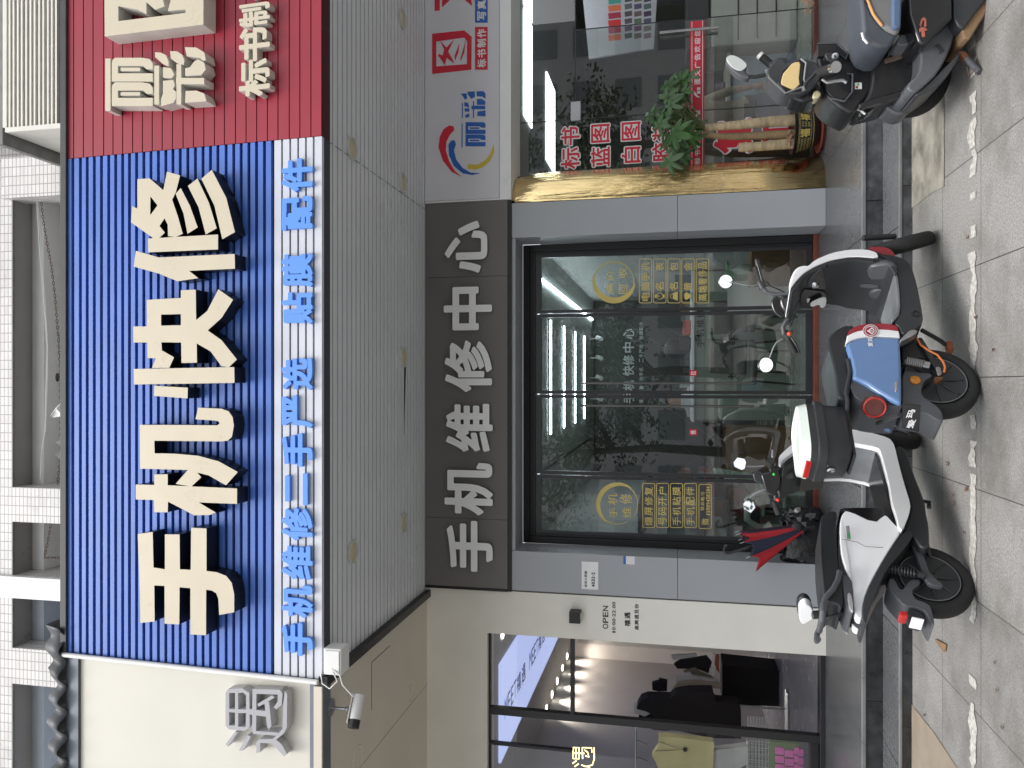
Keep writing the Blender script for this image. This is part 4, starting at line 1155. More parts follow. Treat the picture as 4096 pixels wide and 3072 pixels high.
        build(mb, 'window_lettering', M['gold_vinyl'], t, recalc=False, label='gold outlined row of characters on the glass')
    rows = [(840, 936, '电脑手机', None), (945, 1042, ' 名 表', 'watch'), (1050, 1146, ' 名 包', 'bag'), (1153, 1250, ' 黄 金', 'ring'), (1260, 1358, '高端奢侈品', None)]
    for xa, xb, tx, ic in rows:
        def ex(mb, xa=xa, xb=xb, ic=ic):
            if not ic: return
            cx, cy = (xa + xb) / 2, 432
            if ic == 'watch': trace(GP, None, 0, .0012, mb, groups=[[ringpts(cx, cy, 26, 26, 5, 5, 0, 2 * math.pi, ZR, 30)], [[ZR(cx - 20, cy - 3), ZR(cx + 2, cy - 3), ZR(cx + 2, cy + 3), ZR(cx - 20, cy + 3)]], [[ZR(cx - 36, cy - 12), ZR(cx - 26, cy - 14), ZR(cx - 26, cy + 14), ZR(cx - 36, cy + 12)]], [[ZR(cx + 36, cy - 12), ZR(cx + 26, cy - 14), ZR(cx + 26, cy + 14), ZR(cx + 36, cy + 12)]]], n=120)
            if ic == 'bag': trace(GP, None, 0, .0012, mb, groups=[[[ZR(cx - 6, cy - 22), ZR(cx + 28, cy - 34), ZR(cx + 28, cy + 34), ZR(cx - 6, cy + 22)]], [ringpts(cx - 6, cy, 24, 17, 4, 4, R(90), R(270), ZR, 20)]], n=120)
            if ic == 'ring': trace(GP, None, 0, .0012, mb, groups=[[[ZR(cx - 12, cy - 30), ZR(cx + 24, cy - 6), ZR(cx + 24, cy + 6), ZR(cx - 12, cy + 30), ZR(cx - 26, cy + 18), ZR(cx - 26, cy - 18)]]], n=120)
        frame_row(ZR, xa, xb, 155, 485, tx, extra=ex)
    for xa, xb, tx in [(865, 960, '爆屏修复'), (967, 1062, '号码开户'), (1070, 1165, '手机贴膜'), (1172, 1268, '手机配件')]:
        frame_row(ZL, xa, xb, 705, 1035, tx)
    def tel(mb):
        p0, p1 = ZL(1290, 905), ZL(1328, 740)
        text_line(GP, '联系电话', p0[0] + 3, p1[0] - 3, ZL(0, 910)[1], ZL(0, 765)[1], 0, .0012, .01, mb)
        text_line(GP, '15989458284', ZL(1336, 0)[0], ZL(1366, 0)[0], ZL(0, 945)[1], ZL(0, 728)[1], 0, .0012, .02, mb, latin=True)
        text_box(GP, '微', ZL(1300, 0)[0], ZL(1355, 0)[0], ZL(0, 965)[1], ZL(0, 1015)[1], 0, .0012, .01, mb)
    frame_row(ZL, 1280, 1376, 712, 1042, None, extra=tel)
    # red square door stickers
    for cv, (a, b, c, d), lab in ((ZR, (1212, 1268, 978, 1022), 'pull'), (ZL, (1212, 1268, 308, 352), 'push')):
        p0, p1 = cv(a, c), cv(b, d)
        q0, q1 = GP.px(p0[0], p1[1]), GP.px(p1[0], p0[1])
        mb = MB(); mb.box(q0[0], q1[0], GL - .006, GL - .004, q1[1], q0[1]); s_ = build(mb, 'door_sticker', M['red_vinyl'], t)
        mb = MB(); text_box(Plane((0, GL - .006, 0), (0, -1, 0)), '推' if lab == 'push' else '拉', p0[0] + 4, p1[0] - 4, p0[1] + 4, p1[1] - 4, 0, .001, .02, mb); build(mb, 'sticker_text', M['white_vinyl'], s_, recalc=False)
storefront()
# ---------------------------------------------------------------- people
SKIN = mat('skin', (0.42, 0.24, 0.16), 0.5, var=0.06, scale=12)
HAIR = mat('black_hair', (0.012, 0.010, 0.009), 0.45, var=0.3, scale=60)
def skinned(nodes, edges, radii, mats, colour, root=0, sub=2):
    me = bpy.data.meshes.new('b'); me.from_pydata(nodes, edges, [])
    o = bpy.data.objects.new('b', me); COL.objects.link(o)
    md = o.modifiers.new('s', 'SKIN')
    for i, v in enumerate(me.skin_vertices[0].data):
        v.radius = radii[i] if isinstance(radii[i], tuple) else (radii[i], radii[i]); v.use_root = (i == root)
    o.modifiers.new('u', 'SUBSURF').levels = sub
    dg = bpy.context.evaluated_depsgraph_get()
    m2 = bpy.data.meshes.new_from_object(o.evaluated_get(dg))
    bpy.data.objects.remove(o)
    for m in mats: m2.materials.append(m)
    for p in m2.polygons:
        p.use_smooth = True; p.material_index = colour(p.center)
    return m2
def person(loc, rz, label, cloth, trousers, seated=True, arm=None, seat=0.47):
    t = thing('person', label, 'person', loc, rz)
    J = {}
    hz = seat + .07 if seated else .95
    N = [(0, 0, hz), (0, 0, hz + .18), (0, .01, hz + .38), (0, 0, hz + .52), (0, .01, hz + .60), (0, .015, hz + .68), (0, .02, hz + .78)]
    Rr = [(.15, .12), (.14, .11), (.15, .11), (.07, .07), (.055, .055), (.085, .095), (.075, .085)]
    E = [(0, 1), (1, 2), (2, 3), (3, 4), (4, 5), (5, 6)]
    def chain(start, pts, rs):
        b = start
        for p, r in zip(pts, rs):
            N.append(p); Rr.append(r); E.append((b, len(N) - 1)); b = len(N) - 1
        return b
    hands = []
    for s in (-1, 1):
        sh = (s * .17, 0, hz + .44)
        if arm and arm[0 if s < 0 else 1] == 'down': el, ha = (s * .25, -.03, hz + .18), (s * .27, .03, hz - .05)
        else: el, ha = (s * .24, .06, hz + .19), (s * .16, .30, hz + .20)
        chain(2, [sh, el, ha], [.065, .045, .030]); hands.append((Vector(ha), (Vector(ha) - Vector(el)).normalized()))
        if seated: chain(0, [(s * .09, .03, hz - .01), (s * .13, .42, hz - .0), (s * .13, .40, .10), (s * .13, .50, .04)], [.095, .065, .045, .04])
        else: chain(0, [(s * .09, 0, hz - .10), (s * .10, .02, .50), (s * .10, 0, .10), (s * .10, .12, .04)], [.095, .062, .042, .04])
    def colr(c):
        if c.z > hz + .53: return 0
        if (abs(c.x) > .195 or c.y > .15) and c.z > hz - .10 and not (seated and c.z < hz + .09 and c.y > .1 and abs(c.x) < .22):
            return 0 if (c.z < hz + .14 or c.y > .14) else 1
        if c.z > hz + .02: return 1
        return 2
    me = skinned(N, E, Rr, [SKIN, cloth, trousers], colr)
    o = bpy.data.objects.new('body', me); COL.objects.link(o); o.parent = t; MW[o.name] = MW[t.name]
    hc = Vector((0, .02, hz + .74))
    mb = MB()
    mb.sphere(hc + Vector((0, -.025, .022)), .105, (.90, 1.0, 1.05), 20, 14)
    build(mb, 'hair', HAIR, t, local=True, smooth=True)
    mb = MB()
    for s in (-1, 1):
        mb.sphere(hc + Vector((s * .036, .083, .0)), .011); mb.sphere(hc + Vector((s * .092, .0, -.01)), .022, (.4, 1, 1.3))
    mb.lathe(hc + Vector((0, .088, .005)), (0, .5, -.8), [(.006, 0), (.014, .03), (.001, .045)], 10)
    mb.box(hc.x - .022, hc.x + .022, hc.y + .08, hc.y + .092, hc.z - .062, hc.z - .054)
    build(mb, 'face', SKIN, t, local=True, smooth=True)
    for h, d in hands:
        mb = MB(); side = Vector((1, 0, 0)) if abs(d.x) < .9 else Vector((0, 1, 0)); dn = d.cross(side).normalized()
        mb.tube([h, h + d * .04, h + d * .085], .03, 10, rs=[.024, .034, .026])
        for k, L in enumerate((.062, .072, .078, .07)):
            o_ = h + d * .085 + side * (k - 1.5) * .018
            mb.tube([o_, o_ + d * L * .5, o_ + d * L * .85 + dn * .02, o_ + d * L * .9 + dn * .035], .0085, 8)
        o_ = h + d * .03 - side * .03; mb.tube([o_, o_ + d * .03 - side * .02, o_ + d * .055 - side * .018 + dn * .01], .0095, 8)
        build(mb, 'hand', SKIN, t, local=True, smooth=True)
    return t

# ---------------------------------------------------------------- interiors
M['room_wall'] = mat('shop_wall_paint', (0.38, 0.385, 0.37), 0.75, var=0.05)
M['room_ceil'] = mat('shop_ceiling_paint', (0.46, 0.475, 0.455), 0.8, var=0.03)
M['dark_wall'] = mat('dark_feature_wall', (0.055, 0.062, 0.055), 0.35, var=0.2, scale=3)
M['room_floor'] = tiles('beige_floor_tiles', (0.34, 0.36, 0.30), (0.12, 0.12, 0.10), 0.8, 0.8, 0, 0.25, 'xy', 0.004, 0.05, 0.1)
M['counter'] = mat('pale_green_counter', (0.33, 0.38, 0.32), 0.4, var=0.04)
M['led'] = emit('led_strip', (0.80, 0.92, 1.0), 15.0)
M['led_panel'] = emit('led_ceiling_panel', (0.92, 0.97, 1.0), 3.6)
M['brown_card'] = mat('brown_cardboard', (0.21, 0.13, 0.07), 0.8, var=0.12)
M['green_leaf'] = mat('green_leaf', (0.045, 0.115, 0.028), 0.38, var=0.35, scale=9, spec=0.6)
def room(x0, x1, y0, y1, z0, z1, nm, label, wall, ceil, floor, back=None, left=None, right=None):
    t = thing('shop_interior', label, 'room', ((x0 + x1) / 2, y0, z0))
    e = .05
    def q(n, a, b, c, d, m):
        mb = MB(); mb.quad(a, b, c, d); build(mb, n, m, t, recalc=False)
    q('ceiling', (x0, y0, z1), (x1, y0, z1), (x1, y1, z1), (x0, y1, z1), ceil)
    q('floor', (x0, y0, z0 + .004), (x1, y0, z0 + .004), (x1, y1, z0 + .004), (x0, y1, z0 + .004), floor)
    q('wall', (x0, y1, z0), (x1, y1, z0), (x1, y1, z1), (x0, y1, z1), back or wall)
    q('wall', (x0, y0, z0), (x0, y1, z0), (x0, y1, z1), (x0, y0, z1), left or wall)
    q('wall', (x1, y0, z0), (x1, y1, z0), (x1, y1, z1), (x1, y0, z1), right or wall)
    return t
def repair():
    YB = 13.3
    room(-1.56, 1.42, DY + .145, YB, Z2, 2.9, '', 'long pale interior of the repair shop with a dark back wall', M['room_wall'], M['room_ceil'], M['room_floor'], back=M['dark_wall'])
    BW = Plane((0, YB - .01, 0), (0, -1, 0))
    for i, (nx, ya, yb) in enumerate([(2206, 1281, 1737), (2259, 1304, 1712), (2303, 1326, 1692), (2340, 1344, 1674)]):
        a, b = PZ(nx, ya, 2.87), PZ(nx, yb, 2.87)
        y = a.y
        t = thing('linear_light', ['nearest', 'second', 'third', 'farthest'][i] + ' of the four white crosswise LED strips in the repair shop', 'strip light', ((a.x + b.x) / 2, y, 2.87), group='crosswise LED strips on the repair shop ceiling')
        mb = MB(); mb.box(b.x, a.x, y - .022, y + .022, 2.872, 2.885); build(mb, 'diffuser', M['led'], t)
        mb = MB(); mb.box(b.x - .01, a.x + .01, y - .027, y + .027, 2.886, 2.9); build(mb, 'housing', M['dark2'], t)
    for x, m, lab in ((1.08, M['led'], 'long lit LED strip running back along the right of the repair shop ceiling'), (-.9, M['dark'], 'long unlit strip light running back along the left of the repair shop ceiling')):
        mb = MB(); mb.box(x - .012, x + .012, DY + .2, YB - .3, 2.88, 2.895); tag(build(mb, 'linear_light', m), lab, 'strip light')
    s = thing('wall_sign', 'pale illuminated lettering on the dark back wall of the repair shop', 'sign', (0.2, YB, 1.9))
    ZR = lambda x, y: (2100 + x * .5425, 950 + y * .5425)
    lett = mat('pale_wall_letter', (0.80, 0.83, 0.80), 0.5)
    for ch, c in zip('手机快修中心', (1185, 1090, 982, 905, 810, 710)):
        mb = text_box(BW, ch, ZR(722, 0)[0], ZR(805, 0)[0], ZR(0, c - 38)[1], ZR(0, c + 38)[1], 0, .03, .02); build(mb, 'letter', lett, s, recalc=False)
    mb = MB(); text_line(BW, '爆屏修复 收手机 二手严选 贴膜配件', ZR(842, 0)[0], ZR(872, 0)[0], ZR(0, 1225)[1], ZR(0, 620)[1], 0, .01, .01, mb); build(mb, 'letter_row', lett, s, recalc=False)
    mb = MB()
    for k in range(7):
        x = -1.4 + k * .48; a = Vector((x, YB - .012, .9)); b = Vector((min(x + 1.1, 1.4), YB - .012, 2.5)); d = (b - a).normalized(); n_ = Vector((-d.z, 0, d.x)) * .004
        mb.add([a + n_, b + n_, b - n_, a - n_, a + n_ + Vector((0, -.006, 0)), b + n_ + Vector((0, -.006, 0)), b - n_ + Vector((0, -.006, 0)), a - n_ + Vector((0, -.006, 0))], [(0, 1, 2, 3), (7, 6, 5, 4), (0, 4, 5, 1), (1, 5, 6, 2), (2, 6, 7, 3), (3, 7, 4, 0)])
    build(mb, 'inlay_lines', mat('inlay_grey', (.16, .17, .16), .5), s)
    # track spots under the ceiling at the back
    for k, ya in enumerate((745, 888, 1035, 1190)):
        p = PY(*ZR(552, ya), YB - .6)
        mb = MB(); mb.tube([(p.x, p.y, 2.899), (p.x, p.y, p.z + .03)], .008, 6); mb.tube([(p.x + .02, p.y + .05, p.z + .05), (p.x - .01, p.y - .06, p.z - .03)], .035, 12)
        tag(build(mb, 'spotlight', M['white_acr'], smooth=True), ['rightmost', 'second from the right', 'third from the right', 'leftmost'][k] + ' white track spotlight above the back wall lettering', 'spotlight')
    # counters
    t = thing('counter', 'pale green service counter with black characters in the repair shop', 'counter', (.4, 9.9, Z2))
    mb = MB(); mb.box(-.45, 1.40, 9.9, 10.5, Z2, 1.30); build(mb, 'front', M['counter'], t, bevel=.01)
    mb = MB(); mb.box(-.47, 1.41, 9.86, 10.54, 1.303, 1.34); build(mb, 'top', M['white_acr'], t, bevel=.004)
    CP = Plane((0, 9.9, 0), (0, -1, 0)); Z7 = lambda x, y: (2650 + x * .392, 1000 + y * .392)
    p0 = CP.px(*Z7(500, 1100)); 
    mb = MB(); text_line(CP, '手机维修', Z7(345, 0)[0], Z7(425, 0)[0], Z7(0, 1000)[1], Z7(0, 600)[1], 0, .006, .02, mb)
    text_line(CP, '爆屏手机', Z7(668, 0)[0], Z7(770, 0)[0], Z7(0, 1330)[1], Z7(0, 660)[1], 0, .006, .02, mb); build(mb, 'counter_text', M['black_vinyl'], t, recalc=False)
    mb = MB(); text_line(CP, 'HUAWEI  vivo', Z7(578, 0)[0], Z7(606, 0)[0], Z7(0, 1400)[1], Z7(0, 760)[1], 0, .006, .006, mb, latin=True); build(mb, 'counter_text', M['grey_vinyl'], t, recalc=False)
    t = thing('cabinet', 'brown cabinet standing left of the pale green counter', 'cabinet', (-.8, 9.4, Z2))
    mb = MB(); mb.box(-1.1, -.5, 9.4, 9.9, Z2, 1.0); build(mb, 'body', M['brown_card'], t, bevel=.006)
    mb = MB(); mb.box(-1.12, -.48, 9.38, 9.92, 1.003, 1.03); build(mb, 'top', M['dark2'], t, bevel=.004)
    mb = MB(); mb.tube([(-.8, 9.37, .72), (-.8, 9.37, .86)], .008, 8); build(mb, 'handle', M['steel_dull'], t)
    # shelf unit on left wall, goods
    t = thing('display_shelf', 'dark wall shelf with small boxes on the left side of the repair shop', 'shelf', (-1.4, 9, Z2))
    rnd = random.Random(5)
    for z in (.7, 1.0, 1.3, 1.6, 1.9):
        mb = MB(); mb.box(-1.555, -1.25, 8.2, 12.6, z, z + .02); build(mb, 'board', M['dark2'], t)
    for k in range(26):
        z = rnd.choice((.72, 1.02, 1.32, 1.62)); y = 8.3 + 4.1 * rnd.random(); h = rnd.uniform(.08, .2); ww = rnd.uniform(.08, .2)
        c_ = rnd.choice([(.3, .05, .04), (.25, .25, .22), (.5, .5, .48), (.05, .1, .2), (.22, .13, .07)])
        b_ = MB(); b_.box(-1.45, -1.27, y, y + ww, z + .001, z + h)
        tag(build(b_, 'goods_box', mat('box_card', c_, .6), bevel=.003), 'small packaged goods box on the dark shelf of the repair shop', 'box', 'goods boxes on the repair shop shelf')
    for k in range(14):
        z = rnd.choice((1.1, 1.35, 1.6)); x = -.3 + k * .12
        c_ = rnd.choice([(.25, .25, .22), (.5, .5, .48), (.22, .13, .07), (.1, .1, .1)])
        b_ = MB(); b_.box(x, x + .09, 12.9, 13.1, 1.30, 1.30 + rnd.uniform(.08, .16)); tag(build(b_, 'goods_box', mat('box_card', c_, .6), bevel=.003), 'small packaged goods box in the row before the dark back wall', 'box', 'goods boxes before the back wall')
    mb = MB(); mb.box(-.35, 1.4, 12.85, 13.2, 1.26, 1.298); tag(build(mb, 'wall_shelf', M['room_wall']), 'narrow pale shelf before the dark back wall of the repair shop', 'shelf')
    # black bag on counter
    mb = MB(); p = PY(*Z7(80, 1010), 10.2); mb.sphere((p.x, 10.2, 1.34 + .17), .17, (.85, .6, 1.0)); 
    mb.tube([(p.x - .05, 10.2, 1.66), (p.x - .04, 10.2, 1.72), (p.x + .04, 10.2, 1.72), (p.x + .05, 10.2, 1.66)], .01, 6)
    tag(build(mb, 'bag', M['dark'], smooth=True), 'rounded black bag with a top handle on the repair shop counter', 'bag')
    mb = MB(); p = PY(*Z7(210, 950), 10.15); mb.box(p.x - .09, p.x + .07, 10.0, 10.1, 1.342, 1.48); mb.lathe((p.x, 9.999, 1.41), (0, -1, 0), [(.04, 0), (.04, .02), (.001, .022)], 16)
    tag(build(mb, 'speaker', M['dark2'], bevel=.01), 'small grey box speaker on the repair shop counter', 'speaker')
    # chairs
    def chair(x, y, rz, lab, m):
        t = thing('chair', lab, 'chair', (x, y, Z2 + .004), rz, None)
        mb = MB(); mb.obox(Matrix.Translation((0, 0, .44)), .42, .42, .06); build(mb, 'seat', m, t, local=True, bevel=.025, seg=3)
        mb = MB(); mb.obox(Matrix.Translation((0, -.2, .70)) @ Matrix.Rotation(R(8), 4, 'X'), .42, .04, .42); build(mb, 'backrest', m, t, local=True, bevel=.03, seg=3)
        for a in (-1, 1):
            for b in (-1, 1):
                mb = MB(); mb.tube([(a * .17, b * .17, .42), (a * .2, b * .2, 0)], .012, 8); build(mb, 'leg', M['dark2'], t, local=True)
    gch = mat('grey_chair_shell', (.10, .105, .095), .5)
    p = PZ(3010, 1400, Z2 + .45); chair(.85, 9.15, R(200), 'dark grey shell chair facing the pale green counter', gch)
    chair(.25, 9.2, R(160), 'second dark grey shell chair, left of the other in front of the counter', gch)
    chair(-1.15, 8.45, R(90), 'pale green shell chair near the left door panel', mat('pale_green_plastic', (.42, .5, .42), .5))
    # carton and spray bottle by the right side panel, posters
    mb = MB(); mb.box(1.0, 1.38, 8.0, 8.35, Z2 + .004, .80); c_ = build(mb, 'cardboard_box', M['brown_card'], bevel=.004); tag(c_, 'tall brown cardboard box inside the right window of the repair shop', 'cardboard box')
    t = thing('spray_bottle', 'green spray bottle standing on the brown cardboard box', 'spray bottle', (1.15, 8.1, .805))
    gr = mat('green_plastic', (.12, .45, .20), .35); cl = mat('pale_plastic', (.45, .55, .48), .25)
    mb = MB(); mb.lathe((1.15, 8.1, .802), (0, 0, 1), [(.001, 0), (.05, 0), (.055, .02), (.05, .12), (.02, .17), (.016, .2)], 20); build(mb, 'bottle', cl, t, smooth=True)
    mb = MB(); mb.box(1.09, 1.19, 8.085, 8.115, 1.0, 1.035); mb.tube([(1.12, 8.1, 1.01), (1.09, 8.1, .97), (1.08, 8.1, .93)], .012, 8); mb.tube([(1.19, 8.1, 1.02), (1.235, 8.1, 1.03)], .012, 8); build(mb, 'trigger_head', gr, t, bevel=.004)
    mb = MB(); mb.box(.78, 1.12, 8.75, 8.76, .35, .98); tag(build(mb, 'notice_board', M['white_acr']), 'white board leaning inside the right window of the repair shop', 'board')
    person((-.25, 10.9, Z2 + .12), R(180), 'person with dark hair and a pale top sitting behind the repair shop counter', mat('pale_pink_top', (.45, .36, .36), .8), M['dark'])
    # tissue boxes, papers on counter
    for k, (x, h, c_) in enumerate(((-.3, .12, (.45, .47, .46)), (.62, .10, (.5, .1, .08)), (1.2, .2, (.08, .1, .12)))):
        b_ = MB(); b_.box(x, x + .18, 10.0, 10.14, 1.342, 1.34 + h); tag(build(b_, 'carton', mat('carton', c_, .5), bevel=.005), ['pale carton at the left end of the counter', 'small red carton on the middle of the counter', 'dark carton at the right end of the counter'][k], 'carton')
repair()

def printshop():
    x0, x1, YB, zc = 1.76, 6.4, 14.2, 3.2
    dk = mat('print_shop_wall', (0.16, 0.165, 0.15), 0.7, var=0.1)
    room(x0, x1, 7.87, YB, Z2, zc, '', 'dim interior of the print shop on the right with ceiling panels', dk, mat('print_shop_ceiling', (.22, .24, .25), .6), M['room_floor'])
    for i, (ya, yb, xa, xb) in enumerate([(8.5, 8.98, 3.01, 4.2), (10.05, 10.75, 2.95, 4.1), (8.5, 8.98, 4.25, 5.3), (12.6, 13.5, 2.1, 2.6)]):
        mb = MB(); mb.box(xa, xb, ya, yb, zc - .02, zc - .004); tag(build(mb, 'ceiling_panel_light', M['led_panel']), ['bright ceiling panel nearest the print shop window', 'bright ceiling panel in the second row of the print shop', 'bright ceiling panel at the right end of the print shop', 'small bright ceiling panel deep inside the print shop'][i], 'panel light')
    GY2 = 7.76
    t = thing('glass_shopfront', 'frameless glass shopfront and door of the print shop with red vinyl lettering', 'shopfront', (2.8, GY2, Z2))
    xj, zj = 2.66, 2.52
    g = MB(); g.quad((2.09, GY2, .27), (xj - .004, GY2, .30), (xj - .004, GY2, ZB), (2.09, GY2, ZB)); build(g, 'fixed_pane', M['glass'], t, recalc=False)
    g = MB(); g.quad((xj + .004, GY2, zj + .006), (6.3, GY2, zj + .006), (6.3, GY2, ZB), (xj + .004, GY2, ZB)); build(g, 'top_pane', M['glass'], t, recalc=False)
    xd = PY(2750, 80, GY2).x
    g = MB(); g.quad((xj + .004, GY2, .275), (xd, GY2, .275), (xd, GY2, zj - .004), (xj + .004, GY2, zj - .004)); d = build(g, 'door', M['glass'], t, recalc=False)
    for (a, b, c, e) in ((xj - .003, xj + .003, .27, ZB), (xd + .001, xd + .007, .27, zj)):
        m_ = MB(); m_.box(a, b, GY2 - .006, GY2 + .006, c, e); build(m_, 'glass_edge', M['dark2'], t)
    m_ = MB(); m_.box(xj + .004, 6.3, GY2 - .006, GY2 + .006, zj - .003, zj + .004); build(m_, 'glass_edge', M['dark2'], t)
    q0, q1 = Plane((0, GY2, 0), (0, -1, 0)).px(2284, 486), Plane((0, GY2, 0), (0, -1, 0)).px(2323, 407)
    m_ = MB(); m_.box(q0[0], q1[0], GY2 - .02, GY2 + .02, q1[1], q0[1]); build(m_, 'hinge_clamp', M['steel_dull'], t, bevel=.002)
    # door pull: two tubes either side
    Z8 = lambda x, y: (2600 + x * .29385, y * .29385)
    for dy, (pa, pb) in ((-.06, ((130, 462), (930, 358))), (.06, ((135, 530), (925, 440)))):
        a, b = PY(*Z8(*pa), GY2 + dy), PY(*Z8(*pb), GY2 + dy)
        xm_ = (a.x + b.x) / 2
        m_ = MB(); m_.tube([(xm_, GY2 + dy, b.z), (xm_, GY2 + dy, a.z)], .016, 14); build(m_, 'handle', M['steel'], d, smooth=True)
    m_ = MB(); m_.box(1.99, 6.3, GY2 - .06, GY2 + .06, Z2, .268); build(m_, 'sill', mat('dark_red_stone_sill', (.085, .028, .018), .3, var=.2, scale=20), t, bevel=.004)
    PG = Plane((0, GY2 - .003, 0), (0, -1, 0))
    Z9 = lambda x, y: (2050 + x * .58770, y * .58770)
    # characters: white outline underneath, red above
    def duo(ch, xa, xb, ya, yb, off=.018):
        mb = MB(); 
        p0, p1 = Z9(xa - 7, yb + 7), Z9(xb + 7, ya - 7); text_box(PG, ch, p0[0], p1[0], p1[1], p0[1], 0, .001, off + .065, mb); o = build(mb, 'character', M['white_vinyl'], t, recalc=False)
        mb = MB(); p0, p1 = Z9(xa, yb), Z9(xb, ya); text_box(PG, ch, p0[0], p1[0], p1[1], p0[1], .001, .0015, off, mb); build(mb, 'red_face', M['red_vinyl'], o, recalc=False)
    for s_, xa, xb in (('标书', 330, 458), ('蓝图', 535, 662), ('白图', 742, 872), ('胶装', 950, 1075)):
        k = {'标书': (1005, 1150, 862, 990), '蓝图': (1000, 1135, 845, 970), '白图': (1000, 1108, 830, 955), '胶装': (970, 1105, 830, 960)}[s_]
        duo(s_[0], xa, xb, k[0], k[1]); duo(s_[1], xa, xb, k[2], k[3])
    duo('复', 1370, 1640, 810, 1045, .035); duo('印', 1690, 1960, 800, 1010, .035)
    # red band with white lines and text
    p0, p1 = PG.px(2761, 676), PG.px(2817, 82)
    m_ = MB(); m_.box(p0[0], p1[0], GY2 - .006, GY2 - .0045, p1[1], p0[1]); band = build(m_, 'red_band', M['red_vinyl'], t)
    hh = p0[1] - p1[1]; m_ = MB()
    for f in (.10, .86): m_.box(p0[0], p1[0], GY2 - .0072, GY2 - .0062, p1[1] + hh * f, p1[1] + hh * (f + .04))
    build(m_, 'white_lines', M['white_vinyl'], band)
    PB = Plane((0, GY2 - .0062, 0), (0, -1, 0)); m_ = MB()
    text_line(PB, '图文广告欢迎您', Z8(605, 0)[0], Z8(685, 0)[0], Z8(0, 1135)[1] + 6, Z8(0, 425)[1] - 8, 0, .001, .02, m_)
    build(m_, 'band_text', M['white_vinyl'], band, recalc=False); m_ = MB(); text_line(PB, '标书制作效果绘', Z8(605, 0)[0], Z8(685, 0)[0], 660, Z8(0, 1490)[1], 0, .001, .02, m_); build(m_, 'band_text', M['white_vinyl'], band, recalc=False); m_ = MB()
    gs = [[[Z8(x, y) for x, y in [(585, 1240), (600, 1290), (640, 1325), (690, 1325), (645, 1300), (620, 1255)]]], [[Z8(x, y) for x, y in rc(640, 685, 1190, 1225)]], [[Z8(x, y) for x, y in rc(640, 685, 1235, 1275)]]]
    trace(PB, None, 0, .001, m_, groups=gs, n=120)
    build(m_, 'band_logo', M['white_vinyl'], band, recalc=False)
    # poster board, machines, rolls
    t = thing('poster', 'white price poster with coloured squares inside the print shop', 'poster', (4.0, 9.2, 1.5))
    YP = 9.2; PP = Plane((0, YP, 0), (0, -1, 0))
    q = lambda x, y: (2050 + x * .5877, y * .5877)
    m_ = poly_on(PP, [q(480, 0), q(520, 400), q(960, 330), q(1000, -260), q(470, -280)], -.03, .03); build(m_, 'sheet', mat('grey_poster_paper', (.36, .37, .40), .5), t, recalc=False)
    cols = [((.05, .25, .2),), ((.45, .02, .02),), ((.3, .02, .05),), ((.5, .12, .05),), ((.04, .2, .16),)]
    rnd = random.Random(2)
    for i in range(6):
        m_ = MB(); m_ = poly_on(PP, [q(650 + i * 0, -10 + 50 * i), q(655, 30 + 50 * i), q(740, 20 + 50 * i), q(735, -20 + 50 * i)], 0, .002)
        build(m_, 'price_block', mat('block', rnd.choice(cols)[0], .5), t, recalc=False)
        for j in range(3):
            m_ = poly_on(PP, [q(762 + 65 * j, -20 + 50 * i), q(765 + 65 * j, 15 + 50 * i), q(815 + 65 * j, 5 + 50 * i), q(812 + 65 * j, -28 + 50 * i)], 0, .002)
            build(m_, 'picture_block', mat('picture', tuple(rnd.uniform(.02, .12) for _ in range(3)), .5), t, recalc=False)
    t = thing('printer', 'large grey office printer inside the print shop behind the door', 'printer', (3.9, 8.9, Z2))
    gm = mat('grey_printer', (.36, .38, .34), .5)
    mb = MB(); mb.box(3.75, 4.6, 8.9, 9.6, Z2 + .01, 1.15); build(mb, 'cabinet', gm, t, bevel=.02)
    mb = MB(); mb.box(3.72, 4.62, 8.88, 9.6, 1.16, 1.42); build(mb, 'scanner', M['dark2'], t, bevel=.02)
    for z in (.45, .65, .85): mb = MB(); mb.box(3.8, 4.55, 8.885, 8.9, z, z + .012); build(mb, 'tray_line', M['dark'], t)
    t = thing('desk', 'pale work desk with hanging cloth inside the print shop', 'desk', (3.2, 8.6, Z2))
    mb = MB(); mb.box(2.9, 3.72, 9.0, 9.6, .93, .97); build(mb, 'top', mat('desk_top', (.4, .38, .33), .5), t, bevel=.004)
    mb = MB(); mb.box(2.95, 3.70, 9.1, 9.13, Z2 + .02, .928); build(mb, 'front', mat('blue_grey_cloth', (.16, .25, .32), .8), t)
    t = thing('monitor', 'black computer monitor on the print shop desk', 'monitor', (3.4, 9.3, .97))
    mb = MB(); mb.box(3.15, 3.62, 9.3, 9.34, 1.08, 1.38); build(mb, 'screen', M['dark'], t, bevel=.006)
    mb = MB(); mb.tube([(3.38, 9.33, 1.1), (3.38, 9.33, .985)], .02, 8); mb.box(3.28, 3.48, 9.25, 9.42, .973, .985); build(mb, 'stand', M['dark2'], t)
    person((2.93, 8.75, Z2), R(-20), 'person in a khaki shirt sitting with one arm hanging down behind the print shop glass', mat('khaki_cloth', (.27, .235, .165), .85, var=.12), mat('navy_cloth', (.03, .04, .07), .8), arm=('x', 'down'))
    person((3.45, 9.9, Z2), R(150), 'person in a lilac shirt behind the print shop door, farther inside than the khaki shirt', mat('lilac_cloth', (.36, .32, .42), .8), M['dark'])
    mb = MB(); mb.box(2.75, 3.1, 8.6, 8.9, Z2 + .02, Z2 + .46); tag(build(mb, 'stool', mat('dark_blue_plastic', (.03, .05, .10), .5), bevel=.02), 'dark blue box stool under the person in the khaki shirt', 'stool')
